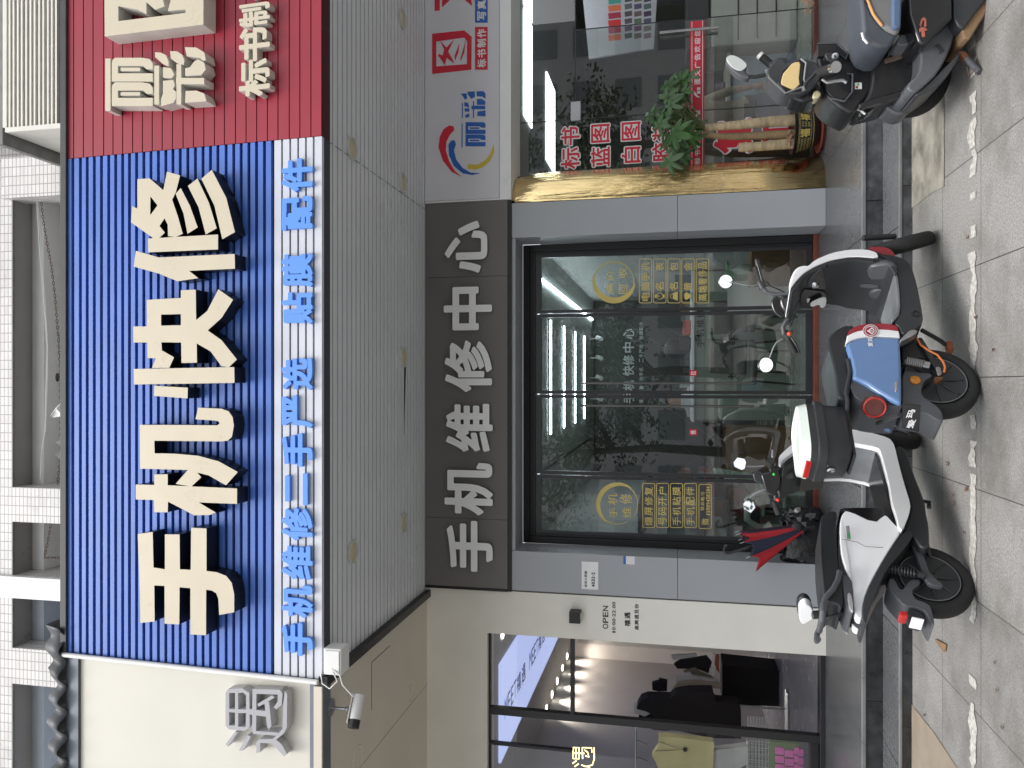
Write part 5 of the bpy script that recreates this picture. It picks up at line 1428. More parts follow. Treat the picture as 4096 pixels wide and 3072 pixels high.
    mb = MB(); mb.box(2.05, 2.62, 8.2, 8.5, Z2 + .005, 1.05); tag(build(mb, 'cabinet', mat('brown_wood', (.10, .065, .04), .6, var=.2), bevel=.01), 'low brown cabinet behind the big red characters of the print shop window', 'cabinet')
    mb = MB(); mb.box(4.7, 6.3, 9.0, 9.8, Z2 + .01, 1.9); tag(build(mb, 'cabinet', mat('dark_cabinet', (.05, .05, .05), .5), bevel=.01), 'tall dark cabinet at the right end of the print shop', 'cabinet')
printshop()

def clothes():
    YB, zc = 14.0, 3.42
    wallm = mat('greige_wall', (.50, .46, .43), .75, var=.03)
    room(-4.95, -2.04, 7.46, YB, Z2, zc, '', 'lit interior of the clothes shop with greige walls', wallm, mat('clothes_shop_ceiling', (.40, .38, .37), .7), mat('grey_polished_floor', (.26, .26, .28), .25, var=.05))
    mb = MB(); a = PZ(2003, 2657, zc - .02); 
    t = thing('ceiling_light_panel', 'long pale blue lit ceiling panel with repeated MEET lettering in the clothes shop', 'light panel', (-3.6, 8.2, zc))
    xa, xb, ya, yb = -4.12, -3.05, 8.22, 13.2
    mb.box(xa, xb, ya, yb, zc - .03, zc - .004); build(mb, 'panel', emit('pale_blue_light', (.52, .60, 1.0), 0.42), t)
    tp = Plane((0, 0, zc - .031), (0, 0, -1), (0, 1, 0))
    gv = mat('blue_grey_print', (.12, .14, .28), .6)
    for y0 in (8.4, 9.9, 11.4):
        m_ = MB(); yy = y0
        for ch in 'MEET禧遇':
            w_ = .17 if ch in 'MET' else .3
            lo = bold(ch, .004 if ch in 'MET' else .015); mn, mx = bbox(lo)
            s_ = (.22) / (mx[1] - mn[1]); 
            L = [[((x - mn[0]) / (mx[0] - mn[0]) * w_ * .85, (y - mn[1]) * s_) for x, y in lp] for lp in lo]
            flat_mesh(L, .001, lambda x, y, w, yy=yy: Vector((-3.72 + y, yy + x, zc - .031 - w)), m_); yy += w_
        build(m_, 'panel_text', gv, t, recalc=False)
    # recessed lamps beside the left wall
    for k, (x, y) in enumerate([(1125, 812), (1532, 1193), (1503, 1275), (1470, 1370), (1437, 1460), (1402, 1570)]):
        p = PZ(*Z6(x, y), zc - .01)
        if k == 0: p = PZ(*Z6(x, y), zc - .01)
        p.x = max(p.x, -4.85); 
        m_ = MB(); m_.lathe((p.x, p.y, zc - .002), (0, 0, -1), [(.05, 0), (.05, .01), (.001, .012)], 20)
        tag(build(m_, 'recessed_lamp', emit('lamp_disc', (1, .97, .9), 6)), ['lit recessed lamp beside the blue ceiling panel near the cream wall', 'lit recessed lamp farthest back along the clothes shop wall', 'second farthest lit recessed lamp along the clothes shop wall', 'third farthest lit recessed lamp, seen just left of the thick door post', 'fourth farthest lit recessed lamp along the clothes shop wall', 'nearest lit recessed lamp, just above the neon character'][k], 'recessed lamp')
        ld = bpy.data.lights.new('lamp', 'SPOT'); ld.energy = 24; ld.spot_size = R(100); ld.spot_blend = .8; ld.color = (1, .93, .82); ld.shadow_soft_size = .05
        lo_ = bpy.data.objects.new('lamp_light', ld); COL.objects.link(lo_); lo_.location = (p.x, p.y, zc - .05)
    # shopfront frame
    Yf = FY + .06
    t = thing('glass_shopfront', 'black framed tall glass shopfront of the clothes shop on the left', 'shopfront', (-3.2, Yf, Z2))
    xr = CX0 - .002; xl = -6
    z1 = PY(1942, 2700, Yf).z; z0 = PY(1961, 2700, Yf).z
    xp0, xp1 = -3.235, -3.165
    m_ = MB(); m_.box(xl, xr, Yf, Yf + .06, z0, 3.328); m_.box(xp0, xp1, Yf, Yf + .07, Z2 + .02, z0 - .001)
    zt0, zt1 = PY(2297, 2600, Yf).z, PY(2281, 2600, Yf).z
    m_.box(xp1 + .001, xr, Yf, Yf + .06, zt0, zt1)
    xm = PY(*Z6(1300, 1528), Yf).x
    m_.box(xm - .012, xm + .012, Yf, Yf + .05, zt1 - .02, z0 - .001); m_.box(xl, xp0 - .001, Yf, Yf + .06, Z2 + .05, Z2 + .12)
    build(m_, 'frame', M['dark'], t, bevel=.002)
    m_ = MB(); m_.box(xl, xr, Yf - .04, Yf + .1, Z2, Z2 + .045); build(m_, 'sill', mat('black_granite_sill', (.02, .02, .022), .25), t, bevel=.003)
    for a, b, c, d in ((xp1, xr, zt1, z0), (xl, xp0, Z2 + .12, z0)):
        g = MB(); g.quad((a, Yf + .03, c), (b, Yf + .03, c), (b, Yf + .03, d), (a, Yf + .03, d)); build(g, 'pane', M['glass2'], t, recalc=False)
    g = MB(); g.quad((xr - .09, Yf + .1, Z2 + .06), (xr - .13, Yf + .85, Z2 + .06), (xr - .13, Yf + .85, zt0 - .01), (xr - .09, Yf + .1, zt0 - .01)); dd = build(g, 'door', M['glass2'], t, recalc=False)
    # neon character in the window
    NPn = Plane((0, Yf + .16, 0), (0, -1, 0))
    t = thing('neon_sign', 'glowing warm yellow neon character hanging in the clothes shop window', 'neon sign', (-3.6, Yf + .16, 2.1))
    neon = emit('neon_tube', (1.0, .74, .30), 1.8)
    k = lambda pts: [(lambda q: NPn.at(q[0], q[1], 0))(NPn.px(*Z6(x, y))) for x, y in pts]
    for pts in ([(1568, 1530), (1568, 1600), (1605, 1602), (1605, 1530), (1568, 1530)], [(1568, 1565), (1605, 1566)], [(1586, 1530), (1586, 1600)], [(1605, 1565), (1640, 1567)], [(1628, 1600), (1626, 1530), (1685, 1532), (1687, 1560)],
                [(1640, 1545), (1660, 1560), (1668, 1590), (1645, 1582)], [(1565, 1630), (1590, 1612)], [(1578, 1650), (1603, 1632)], [(1700, 1530), (1702, 1600), (1690, 1640), (1650, 1650), (1620, 1640)], [(1660, 1648), (1690, 1680)]):
        m_ = MB(); m_.tube(k(pts), .006, 6); build(m_, 'tube', neon, t, smooth=True)
    m_ = MB(); p = k([(1555, 1560)])[0]; m_.tube([p, (p.x, p.y, z0 - .0)], .002, 5); build(m_, 'wire', M['dark'], t)
    # garments: cloth slabs with folds, at their own depth
    Zd = lambda x, y: (2500 + .36166 * x, 2500 + .36166 * y)
    def garment(nm, lab, cat, pts, y, th, m, grp=None, par=None, folds=.012, label=None):
        pl = Plane((0, y, 0), (0, -1, 0))
        L = shape([[[pl.px(*Zd(*p)) for p in pts]]], 0, 60)
        mb = flat_mesh(L, th, lambda a, b, w: pl.at(a, b, w))
        o = build(mb, nm, m, par, bevel=min(.012, th * .3), seg=2, recalc=True)
        if lab: tag(o, lab, cat, grp)
        return o
    black = mat('black_cloth', (.012, .009, .010), .9, bump=.3, bscale=30)
    wht = mat('white_cloth', (.55, .54, .52), .85, bump=.3, bscale=25, var=.1); bge = mat('beige_cloth', (.42, .36, .27), .85, bump=.3, bscale=25); red_ = mat('red_cloth', (.30, .01, .02), .85)
    grn = mat('olive_cloth', (.16, .15, .10), .85); yel = mat('pale_yellow_cloth', (.62, .55, .28), .85, bump=.4, bscale=9, var=.08)
    t = thing('dress_stand', 'black cardigan and dress on a metal display stand in the clothes shop doorway', 'dress stand', (-3.3, 9.75, Z2))
    garment('dress', None, None, [(130, 850), (180, 760), (250, 733), (500, 740), (560, 690), (710, 665), (960, 660), (985, 770), (1240, 790), (1265, 850), (1270, 1170), (960, 1165), (560, 1080), (440, 1085), (330, 1075), (230, 1050), (190, 990), (150, 930), (230, 975), (320, 918), (230, 872)], 9.75, .22, black, par=t)
    garment('neck_block', None, None, [(105, 862), (150, 850), (225, 872), (318, 918), (220, 973), (150, 940), (105, 940)], 9.72, .12, wht, par=t)
    m_ = MB(); a, b = PY(*Zd(1265, 895), 9.65), PY(*Zd(1740, 930), 9.65); m_.tube([(b.x, 9.65, a.z), (b.x, 9.65, Z2 + .04)], .012, 8)
    for dy in (0, .12): m_.tube([(b.x - .26, 9.6 - dy, Z2 + .03), (b.x + .26, 9.6 - dy, Z2 + .03)], .015, 8)
    m_.tube([(b.x, 9.48, Z2 + .03), (b.x, 9.65, Z2 + .03)], .012, 8)
    build(m_, 'stand', M['steel_dull'], t, smooth=True)
    garment('wall_cabinet', 'large black panelled cabinet under the row of hanging shirts', 'cabinet', [(1052, 310), (1700, 380), (1705, 750), (1270, 740), (1052, 712)], 10.9, .45, black)
    rack = [('shirt', 'white shirt at the right end of the clothes rail, next to the glass door', [(515, 325), (780, 308), (800, 330), (560, 372), (520, 370)], wht),
            ('shirt', 'dark striped top hanging between the white shirt and the olive shirt', [(540, 420), (600, 380), (900, 330), (960, 400), (920, 520), (800, 470), (580, 470)], black),
            ('shirt', 'olive shirt hanging near the middle of the clothes rail', [(640, 500), (780, 460), (830, 510), (960, 560), (1000, 600), (800, 590), (700, 530)], grn),
            ('shirt', 'white shirt with a dark button band on the clothes rail', [(560, 560), (720, 512), (750, 545), (1000, 590), (1050, 640), (800, 610), (570, 640)], wht),
            ('shirt', 'cream shirt hanging just right of the black dress', [(500, 720), (580, 620), (760, 600), (1055, 635), (1050, 690), (800, 660), (700, 665), (560, 685)], bge),
            ('shirt', 'pale blue white top hanging low beside the rust coloured one', [(960, 470), (970, 300), (1005, 320), (1000, 520), (965, 560), (930, 480)], wht),
            ('shirt', 'rust coloured top hanging low by the glass door', [(1000, 320), (1045, 320), (1040, 470), (1045, 520), (1010, 480), (990, 420)], mat('rust_cloth', (.20, .06, .03), .85))]
    for i, (nm, lab, pts, m) in enumerate(rack): garment(nm, lab, 'shirt', pts, 10.3 - i * .06, .05, m, 'shirts on the clothes rail')
    garment('bag', 'small black bag hanging above the clothes rail', 'bag', [(300, 622), (375, 600), (378, 580), (470, 600), (465, 705), (375, 710), (305, 695)], 10.4, .08, black)
    garment('red_garment', 'dark red garment showing behind the black dress by the door post', 'garment', [(560, 1070), (640, 1075), (780, 1090), (870, 1130), (980, 1165), (870, 1170), (600, 1130)], 9.95, .06, red_)
    t = thing('clothes_rack', 'steel rail with hangers behind the left window', 'clothes rack', (-3.6, 8.1, Z2))
    m_ = MB(); a, b, c = PY(*Zd(150, 1150), 8.2), PY(*Zd(115, 1190), 8.2), PY(*Zd(125, 1900), 8.2)
    m_.tube([(a.x + .03, 8.2, Z2), (a.x + .03, 8.2, a.z - .02), (a.x + .01, 8.2, b.z - .005), (b.x, 8.2, b.z), (c.x - .4, 8.2, b.z)], .014, 10); build(m_, 'rail', M['steel_dull'], t, smooth=True)
    for yy in (1285, 1470):
        m_ = MB(); a, b = PY(*Zd(120, yy), 8.2), PY(*Zd(250, yy + 35), 8.2); m_.tube([(a.x, 8.2, a.z + .016), (a.x + .01, 8.2, a.z - .03), (b.x, 8.2, b.z)], .003, 6); build(m_, 'hook', M['dark'], t)
    garment('blouse', 'pale yellow knitted top with a long necklace in the left window', 'blouse', [(375, 1185), (560, 1195), (980, 1245), (975, 1450), (960, 1900), (400, 1900), (380, 1560), (330, 1440), (300, 1400), (370, 1300)], 8.0, .10, yel)
    m_ = MB(); pts = [PY(*Zd(x, y), 7.88) for x, y in [(380, 1290), (500, 1335), (640, 1378), (500, 1386), (330, 1393)]]; m_.tube(pts, .0025, 5); m_.sphere(PY(*Zd(665, 1378), 7.88), .022)
    tag(build(m_, 'necklace', M['dark'], smooth=True), 'thin long necklace with a round dark pendant on the yellow top', 'necklace')
    garment('skirt', 'white skirt hanging below the yellow top in the left window', 'skirt', [(978, 1335), (1350, 1290), (1355, 1480), (1200, 1560), (1360, 1650), (1360, 1900), (960, 1900)], 8.05, .10, wht)
    def basket(lab, xa, xb, ya, yb, y):
        p, q = PY(*Zd(xa, yb), y), PY(*Zd(xb, ya), y); m_ = MB(); n = 6
        for i in range(n + 1):
            zz = q.z + (p.z - q.z) * i / n; m_.tube([(p.x, y, zz), (q.x, y, zz), (q.x, y + .22, zz), (p.x, y + .22, zz), (p.x, y, zz)], .0025, 4)
        k_ = 9
        for i in range(k_ + 1):
            xx = p.x + (q.x - p.x) * i / k_; m_.tube([(xx, y, q.z), (xx, y, p.z)], .0022, 4); m_.tube([(xx, y, q.z), (xx, y + .22, q.z), (xx, y + .22, p.z)], .0022, 4)
        m_.tube([(p.x, y - .002, p.z + .01), (q.x, y - .002, p.z + .01)], .010, 6)
        tag(build(m_, 'wire_basket', M['conduit']), lab, 'basket')
    basket('white wire basket seen through the doorway at the foot of the rack', 1375, 1580, 1120, 1230, 8.7); basket('large white wire basket behind the left window above the pink box', 1365, 1590, 1300, 1900, 8.0)
    # pink and green box
    p, q = PY(*Zd(1600, 1900), 7.95), PY(*Zd(2080, 1330), 7.95)
    t = thing('storage_box', 'green box covered with bright pink tags behind the left window', 'box', (q.x, 7.95, q.z))
    m_ = MB(); m_.box(p.x, q.x, 7.95, 8.2, max(q.z, Z2 + .13), p.z); build(m_, 'box', mat('sage_green_card', (.22, .28, .15), .6), t, bevel=.004)
    pk = mat('pink_tag', (.90, .22, .58), .5, var=.1, scale=14); rnd = random.Random(9); m_ = MB()
    for i in range(4):
        for j in range(5):
            m2 = MB(); x, y = 1660 + i * 105, 1350 + j * 92 + (i % 2) * 30; u = PY(*Zd(x, y), 7.94); m2.box(u.x - .07, u.x + .0, 7.944 - .003 * ((i + j) % 3) - .004, 7.949 - .003 * ((i + j) % 3), max(u.z - .085, Z2 + .14), u.z)
            build(m2, 'tag', pk, t, bevel=.006)
    t = thing('cane', 'white bent metal pole with a black foot standing inside the doorway', 'pole', (-3, 8.4, Z2))
    m_ = MB(); P8 = lambda x, y: PY(*Zd(x, y), 8.6); m_.tube([P8(1610, 1215), P8(1620, 1185), P8(1660, 1180), P8(1930, 1195)], .010, 8); build(m_, 'tube', M['steel'], t, smooth=True)
    m_ = MB(); m_.tube([P8(1925, 1195), P8(1960, 1205), P8(2030, 1212)], .02, 8); build(m_, 'foot', M['dark'], t, smooth=True)
clothes()

# ---------------------------------------------------------------- the street behind the viewer (seen in the glass)
def street():
    bark = mat('tree_bark', (.10, .085, .065), .9, var=.3, scale=12, bump=.4, bscale=20)
    leaf = mat('street_tree_leaves', (.050, .095, .025), .55, var=.5, scale=.9)
    rnd = random.Random(11)
    def tree(x, y, h, lab):
        t = thing('street_tree', lab, 'tree', (x, y, 0), group='street trees behind the viewer')
        mb = MB(); mb.tube([(x, y, 0), (x + .1, y, h * .3), (x - .05, y + .1, h * .6), (x, y, h * .85)], .14, 10, rs=[.17, .13, .09, .04])
        tips = []
        for k in range(9):
            a = rnd.uniform(0, 6.28); z0 = h * rnd.uniform(.32, .6); L = rnd.uniform(1.2, 2.2); e = Vector((x + L * math.cos(a), y + L * math.sin(a), z0 + rnd.uniform(.7, 1.9)))
            mb.tube([(x, y, z0), ((x + e.x) / 2, (y + e.y) / 2, z0 + .45), e], .05, 6, rs=[.07, .045, .015]); tips += [e, (Vector((x, y, z0 + .4)) + e) / 2]
        build(mb, 'trunk', bark, t, smooth=True)
        tips += [Vector((x, y, h * .85)), Vector((x + .6, y, h * .95)), Vector((x - .7, y + .3, h * .9))]
        mb = MB()
        for tp in tips:
            for c in range(16):
                cc = tp + Vector((rnd.gauss(0, .5), rnd.gauss(0, .5), rnd.gauss(0, .38)))
                for l in range(9):
                    p = cc + Vector((rnd.gauss(0, .14), rnd.gauss(0, .14), rnd.gauss(0, .12))); d = Vector((rnd.uniform(-1, 1), rnd.uniform(-1, 1), rnd.uniform(-.7, .3))).normalized(); s_ = d.orthogonal().normalized() * .045
                    mb.add([p - d * .09, p + s_, p + d * .09, p - s_], [(0, 1, 2, 3)])
        build(mb, 'crown', leaf, t, recalc=False)
    for i, (x, y, h) in enumerate([(-6.4, -8.6, 6.4), (-2.1, -9.2, 7.0), (2.6, -8.6, 6.2), (7.4, -9.0, 6.6), (4.9, -7.4, 5.2), (.3, -7.6, 5.4)]):
        tree(x, y, h, 'bushy green street tree on the far side of the pavement, behind the viewer')
    b = thing('building', 'pale apartment building across the road, behind the viewer', 'building', (0, -27, 0))
    mb = MB(); mb.box(-20, 20, -35, -27, 0, 10); build(mb, 'wall', mat('pale_far_wall', (.55, .55, .54), .7), b)
    for i in range(13):
        for j in range(4):
            m_ = MB(); m_.box(-18 + i * 3, -16.4 + i * 3, -27.0, -26.95, 1.0 + j * 2.3, 2.4 + j * 2.3); build(m_, 'window', mat('far_window', (.22, .24, .25), .4), b)
street()
# ---------------------------------------------------------------- electric scooters
M['sc_white'] = mat('gloss_white_plastic', (0.80, 0.81, 0.82), 0.16, var=0.02, coat=0.6)
M['sc_blue'] = mat('gloss_grey_blue_plastic', (0.115, 0.215, 0.42), 0.16, var=0.03, coat=0.7)
M['sc_red'] = mat('gloss_dark_red_plastic', (0.30, 0.012, 0.025), 0.2, var=0.04, coat=0.5)
M['sc_dark'] = mat('matt_dark_plastic', (0.028, 0.030, 0.033), 0.42, var=0.15, scale=5, bump=.05, bscale=200)
M['sc_grey'] = mat('grey_plastic', (0.075, 0.080, 0.088), 0.42, var=0.12, scale=4)
M['sc_mat'] = mat('worn_footwell_plastic', (0.16, 0.17, 0.18), 0.4, var=0.25, scale=7)
M['clear_lens'] = mat('clear_grey_lens', (.42, .42, .43), .2, .3)
M['sc_blk'] = mat('gloss_black_plastic', (0.010, 0.010, 0.012), 0.2, var=0.1, coat=.4)
M['seat'] = mat('black_vinyl_seat', (0.022, 0.023, 0.025), 0.38, var=0.15, bump=.15, bscale=120)
M['rubber'] = mat('tyre_rubber', (0.014, 0.014, 0.014), 0.75, var=0.25, scale=25, bump=.3, bscale=90)
M['alu'] = mat('cast_alloy', (0.40, 0.41, 0.42), 0.4, .9, var=.15)
M['amber'] = mat('amber_reflector', (0.60, 0.22, 0.02), 0.25)
M['redlens'] = mat('red_reflector', (0.45, 0.015, 0.015), 0.2)
M['mirror'] = mat('mirror_glass', (0.62, 0.64, 0.66), 0.02, 1.0, var=0, rvar=0)
M['orange_cable'] = mat('orange_cable', (0.65, 0.18, 0.04), 0.5)
M['frosted'] = mat('frosted_lid_plastic', (0.66, 0.74, 0.68), 0.22, var=.03, coat=.4)

def chaikin(p, k=1):
    for _ in range(k):
        q = []
        for i in range(len(p)):
            a, b = Vector(p[i]), Vector(p[(i + 1) % len(p)])
            q += [a * .8 + b * .2, a * .2 + b * .8]
        p = q
    return p
def chaikin2(p, k=2):
    for _ in range(k):
        q = []
        for i in range(len(p)):
            a, b = p[i], p[(i + 1) % len(p)]
            q += [(a[0] * .75 + b[0] * .25, a[1] * .75 + b[1] * .25), (a[0] * .25 + b[0] * .75, a[1] * .25 + b[1] * .75)]
        p = q
    return p
class Scoot:
    def __init__(s, rear, front, conv, label, roll=0, group='parked electric scooters'):
        s.h = Vector((front[0] - rear[0], front[1] - rear[1], 0)); s.wb = s.h.length; s.h.normalize()
        s.o = Vector((rear[0], rear[1], 0)); s.n = Vector((s.h.y, -s.h.x, 0)); s.cv = conv
        s.t = thing('electric_scooter', label, 'scooter', s.o, math.atan2(s.h.y, s.h.x), group)
    def L(s, x, y, off):                      # crop pixel on the plane off metres to the right of the centreline -> local point
        q = onp(*s.cv(x, y), s.o + s.n * off, s.n) - s.o
        return Vector((q.dot(s.h), -off, q.z))
    def W(s, x, y, yw):                       # crop pixel at world depth yw -> local point
        q = PY(*s.cv(x, y), yw) - s.o
        return Vector((q.dot(s.h), -q.dot(s.n), q.z))
    def body(s, nm, m, pts, off, far=None, bevel=.012, seg=3, sm=1, par=None, taper=1.0, label=None):
        far = off if far is None else far
        p2 = chaikin([s.L(x, y, off) for x, y in pts], sm)
        fz = far if callable(far) else (lambda z: far)
        r1 = [Vector((p.x, fz(p.z), p.z)) for p in p2]
        mb = MB(); mb.prism(p2, r1)
        return build(mb, nm, m, par or s.t, local=True, smooth=True, bevel=bevel, seg=seg, autosm=50, label=label)
    def X(s, x, y, xl):                       # crop pixel on the crosswise plane at local x = xl
        q = onp(*s.cv(x, y), s.o + s.h * xl, s.h) - s.o
        return Vector((xl, -q.dot(s.n), q.z))
    def tapered(s, nm, m, pts, wf, bevel=.012, seg=3, sm=1, par=None, y_in=None, sides=(1,), lean=0.0):
        """side outline on a body whose half width wf(x) narrows along its length"""
        out = []
        for x, y in chaikin2(pts, sm) if sm else pts:
            w = wf(0)
            for _ in range(5): p = s.L(x, y, w); w = wf(p.x) - lean * (p.z - .3)
            out.append(s.L(x, y, w))
        r = None
        for sg in sides:
            a = [Vector((p.x, p.y * sg, p.z)) for p in out]
            if y_in is None: b = [Vector((p.x, -p.y, p.z)) for p in out]
            else: b = [Vector((p.x, min(0, p.y + y_in) * sg, p.z)) for p in out]
            mb = MB(); mb.prism(a, b)
            r = build(mb, nm, m, par or s.t, local=True, smooth=True, bevel=bevel, seg=seg, autosm=50)
        return r
    def tube(s, nm, m, pts, r, par=None, n=10, rs=None, label=None):
        mb = MB(); mb.tube(pts, r, n, rs=rs)
        return build(mb, nm, m, par or s.t, local=True, smooth=True, label=label)
    def wheel(s, c, axis, r=.215, w=.085, hub=.15, lab=None):
        c = Vector(c); a = Vector(axis).normalized()
        mb = MB(); h = w * .38
        mb.lathe(c, a, [(.001, -h), (.035, -h), (.04, -h * .8), (hub * .55, -h * .72), (hub * .9, -h * .9), (hub, -h), (hub + .004, -h * .6), (hub + .004, h * .6), (hub, h), (hub * .9, h * .9), (hub * .55, h * .72), (.04, h * .8), (.035, h), (.001, h)], 36)
        u = a.orthogonal().normalized(); v = a.cross(u)
        for k in range(8):
            d = u * math.cos(k * math.pi / 4) + v * math.sin(k * math.pi / 4)
            mb.sphere(c + d * hub * .86 - a * h * .95, .006, n=8, m=6); 
            mb.tube([c + d * .045 - a * h * .82, c + d * hub * .8 - a * h * .82], .006, 6)
        o = build(mb, 'wheel', M['sc_dark'], s.t, local=True, smooth=True, label=lab)
        mb = MB(); prof = []
        rt_ = (r - hub) / 2; rm = (r + hub) / 2
        for k in range(21):
            t = 2 * math.pi * k / 20; cc, ss = math.cos(t), math.sin(t)
            prof.append((rm + rt_ * (abs(cc) ** .8) * (1 if cc > 0 else -1), w / 2 * (abs(ss) ** .8) * (1 if ss > 0 else -1)))
        mb.lathe(c, a, prof, 48); build(mb, 'tyre', M['rubber'], o, local=True, smooth=True)
        mb = MB(); 
        ang = [k * math.pi / 30 for k in range(61)]
        mb.tube([c + (u * math.cos(t) + v * math.sin(t)) * hub * .98 - a * h * 1.02 for t in ang], .0028, 5, caps=False); build(mb, 'rim_edge', M['sc_mat'], o, local=True, smooth=True)
        return o
    def shock(s, a, b, m, r=.022):
        a, b = Vector(a), Vector(b); mb = MB(); mb.tube([a, b], r * .45, 10)
        d = (b - a).normalized(); u = d.orthogonal().normalized(); v = d.cross(u); L = (b - a).length; n = 90
        mb.tube([a + d * L * .9 * k / n + (u * math.cos(k * .62) + v * math.sin(k * .62)) * r for k in range(n + 1)], .0045, 6)
        mb.tube([b - d * .01, b + d * .02], r * .9, 10)
        build(mb, 'shock_absorber', m, s.t, local=True, smooth=True)

def white_scooter():
    A = lambda x, y: (2900 + .57274 * x, 1550 + .57274 * y)
    s = Scoot((-1.06, 4.53), (-.336, 5.42), A, 'white and black electric scooter with a rear backrest, parked at the left, seen from behind')
    t = s.t; w = .155
    # main side panel, one each side of a dark core
    core = [(800, 900), (860, 850), (1100, 842), (1200, 900), (1300, 880), (1400, 865), (1420, 960), (1430, 1150), (1330, 1010), (1230, 1110), (1130, 1210), (1060, 1400), (1000, 1560), (965, 1640), (940, 1600), (880, 1540), (800, 1500), (790, 1300), (785, 1100)]
    nar = lambda w0, w1: (lambda x: w1 + (w0 - w1) * max(0, min(1, (x + .38) / .45)) ** .8)
    s.tapered('body', M['sc_dark'], core, nar(.125, .05), .012)
    side = [(832, 866), (860, 856), (1045, 945), (1100, 900), (1125, 885), (1180, 950), (1238, 998), (1160, 1110), (1060, 1280), (985, 1430), (958, 1540), (962, 1618), (925, 1612), (900, 1560), (890, 1375), (830, 1240), (806, 1130), (800, 960), (812, 900)]
    s.tapered('side_panel', M['sc_white'], side, nar(w + .02, .085), .014, 4, y_in=.05, sides=(1, -1), lean=.11)
    # raised crease line and small badge
    q = [s.L(x, y, w + .001) for x, y in [(1010, 905), (1030, 1100), (1115, 1105), (1185, 1070)]]
    s.tube('panel_seam', M['sc_grey'], [s.L(x, y, w) for x, y in [(812, 1058), (850, 1065), (925, 1080), (980, 1110), (1090, 1118), (1150, 1112)]], .0014)
    b = s.body('badge', M['clear_lens'], [(845, 966), (868, 964), (880, 1060), (852, 1062)], w + .004, far=-w - .001, bevel=.001, sm=0)
    s.body('badge_mark', mat('green_badge', (.08, .35, .12), .3), [(850, 1015), (868, 1012), (874, 1050), (855, 1052)], w + .0055, far=-w - .003, bevel=0, sm=0, par=b)
    # white floor rail + front edge
    rail = [(372, 505), (385, 468), (505, 362), (620, 318), (870, 288), (1000, 308), (1148, 350), (1183, 395), (1215, 530), (1250, 660), (1298, 815), (1288, 885), (1240, 1000), (1212, 975), (1198, 900), (1165, 800), (1148, 680), (1118, 560), (1088, 450), (1068, 418), (890, 385), (700, 392), (520, 420), (410, 500), (385, 535)]
    for sg in (1, -1):
        p2 = chaikin([s.L(x, y, .19) for x, y in rail], 1)
        if sg < 0: p2 = [Vector((p.x + .012, .161, p.z)) for p in p2]
        r1 = [Vector((p.x, sg * (-.155 if sg > 0 else -.135), p.z)) for p in p2]
        mb = MB(); mb.prism(p2, r1); build(mb, 'floor_rail', M['sc_white'], t, local=True, smooth=True, bevel=.006, seg=3, autosm=50)
    # legshield (inner face), glove box, floor
    sh = [(400, 500), (520, 425), (700, 398), (890, 392), (1060, 425), (1085, 470), (1110, 560), (1150, 690), (1180, 810), (1200, 900), (1225, 900), (1200, 790), (1170, 660), (1120, 500), (1070, 385), (890, 350), (700, 350), (520, 375), (385, 470)]
    s.body('legshield', M['sc_mat'], sh, .165, bevel=.008)
    gb = [(400, 560), (430, 500), (520, 440), (640, 425), (650, 470), (500, 500), (440, 540)]
    s.body('glove_box', M['sc_dark'], gb, .15, bevel=.012)
    mb = MB(); mb.obox(Matrix.Translation((.77, -.0, .70)) @ Matrix.Rotation(R(-14), 4, 'Y'), .01, .25, .15); build(mb, 'glove_recess', M['sc_blk'], t, local=True, bevel=.004)
    mb = MB(); mb.obox(Matrix.Translation((.905, 0, .47)) @ Matrix.Rotation(R(-12), 4, 'Y'), .03, .20, .14); build(mb, 'foot_recess', M['sc_dark'], t, local=True, bevel=.03, seg=4)
    mb = MB(); mb.obox(Matrix.Translation((.60, 0, .335)), .52, .27, .02); build(mb, 'floor_mat', M['sc_blk'], t, local=True, bevel=.006)
    hull = [(1190, 395), (1262, 420), (1320, 600), (1400, 800), (1405, 870), (1425, 960), (1430, 1120), (1370, 1120), (1300, 1020), (1245, 1000), (1290, 885), (1298, 815), (1250, 660), (1215, 530)]
    s.body('underbody', M['sc_dark'], hull, .15, bevel=.015)
    tail = [(1245, 1000), (1330, 1010), (1250, 1130), (1130, 1260), (1060, 1420), (1000, 1570), (985, 1655), (965, 1640), (958, 1540), (985, 1430), (1060, 1285), (1160, 1110)]
    s.tapered('lower_tail', M['sc_dark'], tail, nar(.158, .078), .006)
    lamp = [(855, 1430), (880, 1432), (895, 1500), (900, 1575), (870, 1545), (858, 1490)]
    s.tapered('tail_trim', M['clear_lens'], lamp, nar(.152, .085), .004, y_in=.02, sides=(1, -1))
    s.tapered('rear_cowl', M['sc_grey'], [(815, 1290), (885, 1330), (892, 1400), (900, 1590), (860, 1560), (838, 1500), (822, 1400)], nar(.145, .07), .01)
    s.tapered('seat', M['seat'], [(668, 905), (700, 878), (772, 856), (785, 900), (772, 960), (778, 1050), (790, 1280), (815, 1300), (825, 1500), (812, 1540), (770, 1500), (705, 1490), (688, 1400), (668, 1200), (664, 1000)], nar(.13, .09), .03, 4)
    s.body('front_storage_cover', M['sc_blk'], [(790, 850), (850, 838), (1098, 838), (1120, 885), (1045, 940), (860, 862)], .148, bevel=.01)
    # grab rail and backrest
    for sg in (1, -1):
        P_ = [s.L(x, y, .135) for x, y in [(800, 1285), (790, 1340), (755, 1410), (705, 1465), (685, 1510), (682, 1560)]]
        if sg < 0: P_ = [Vector((p.x, -p.y, p.z)) for p in P_]
        P_.append(P_[-1] + Vector((-.02, sg * .05, -.0)))
        s.tube('grab_rail', M['sc_grey'], P_, .015)
    c = s.L(700, 1560, 0.0)
    e0, e1 = s.L(690, 1545, .10), s.L(690, 1545, .10); e1 = Vector((e1.x, -e1.y, e1.z))
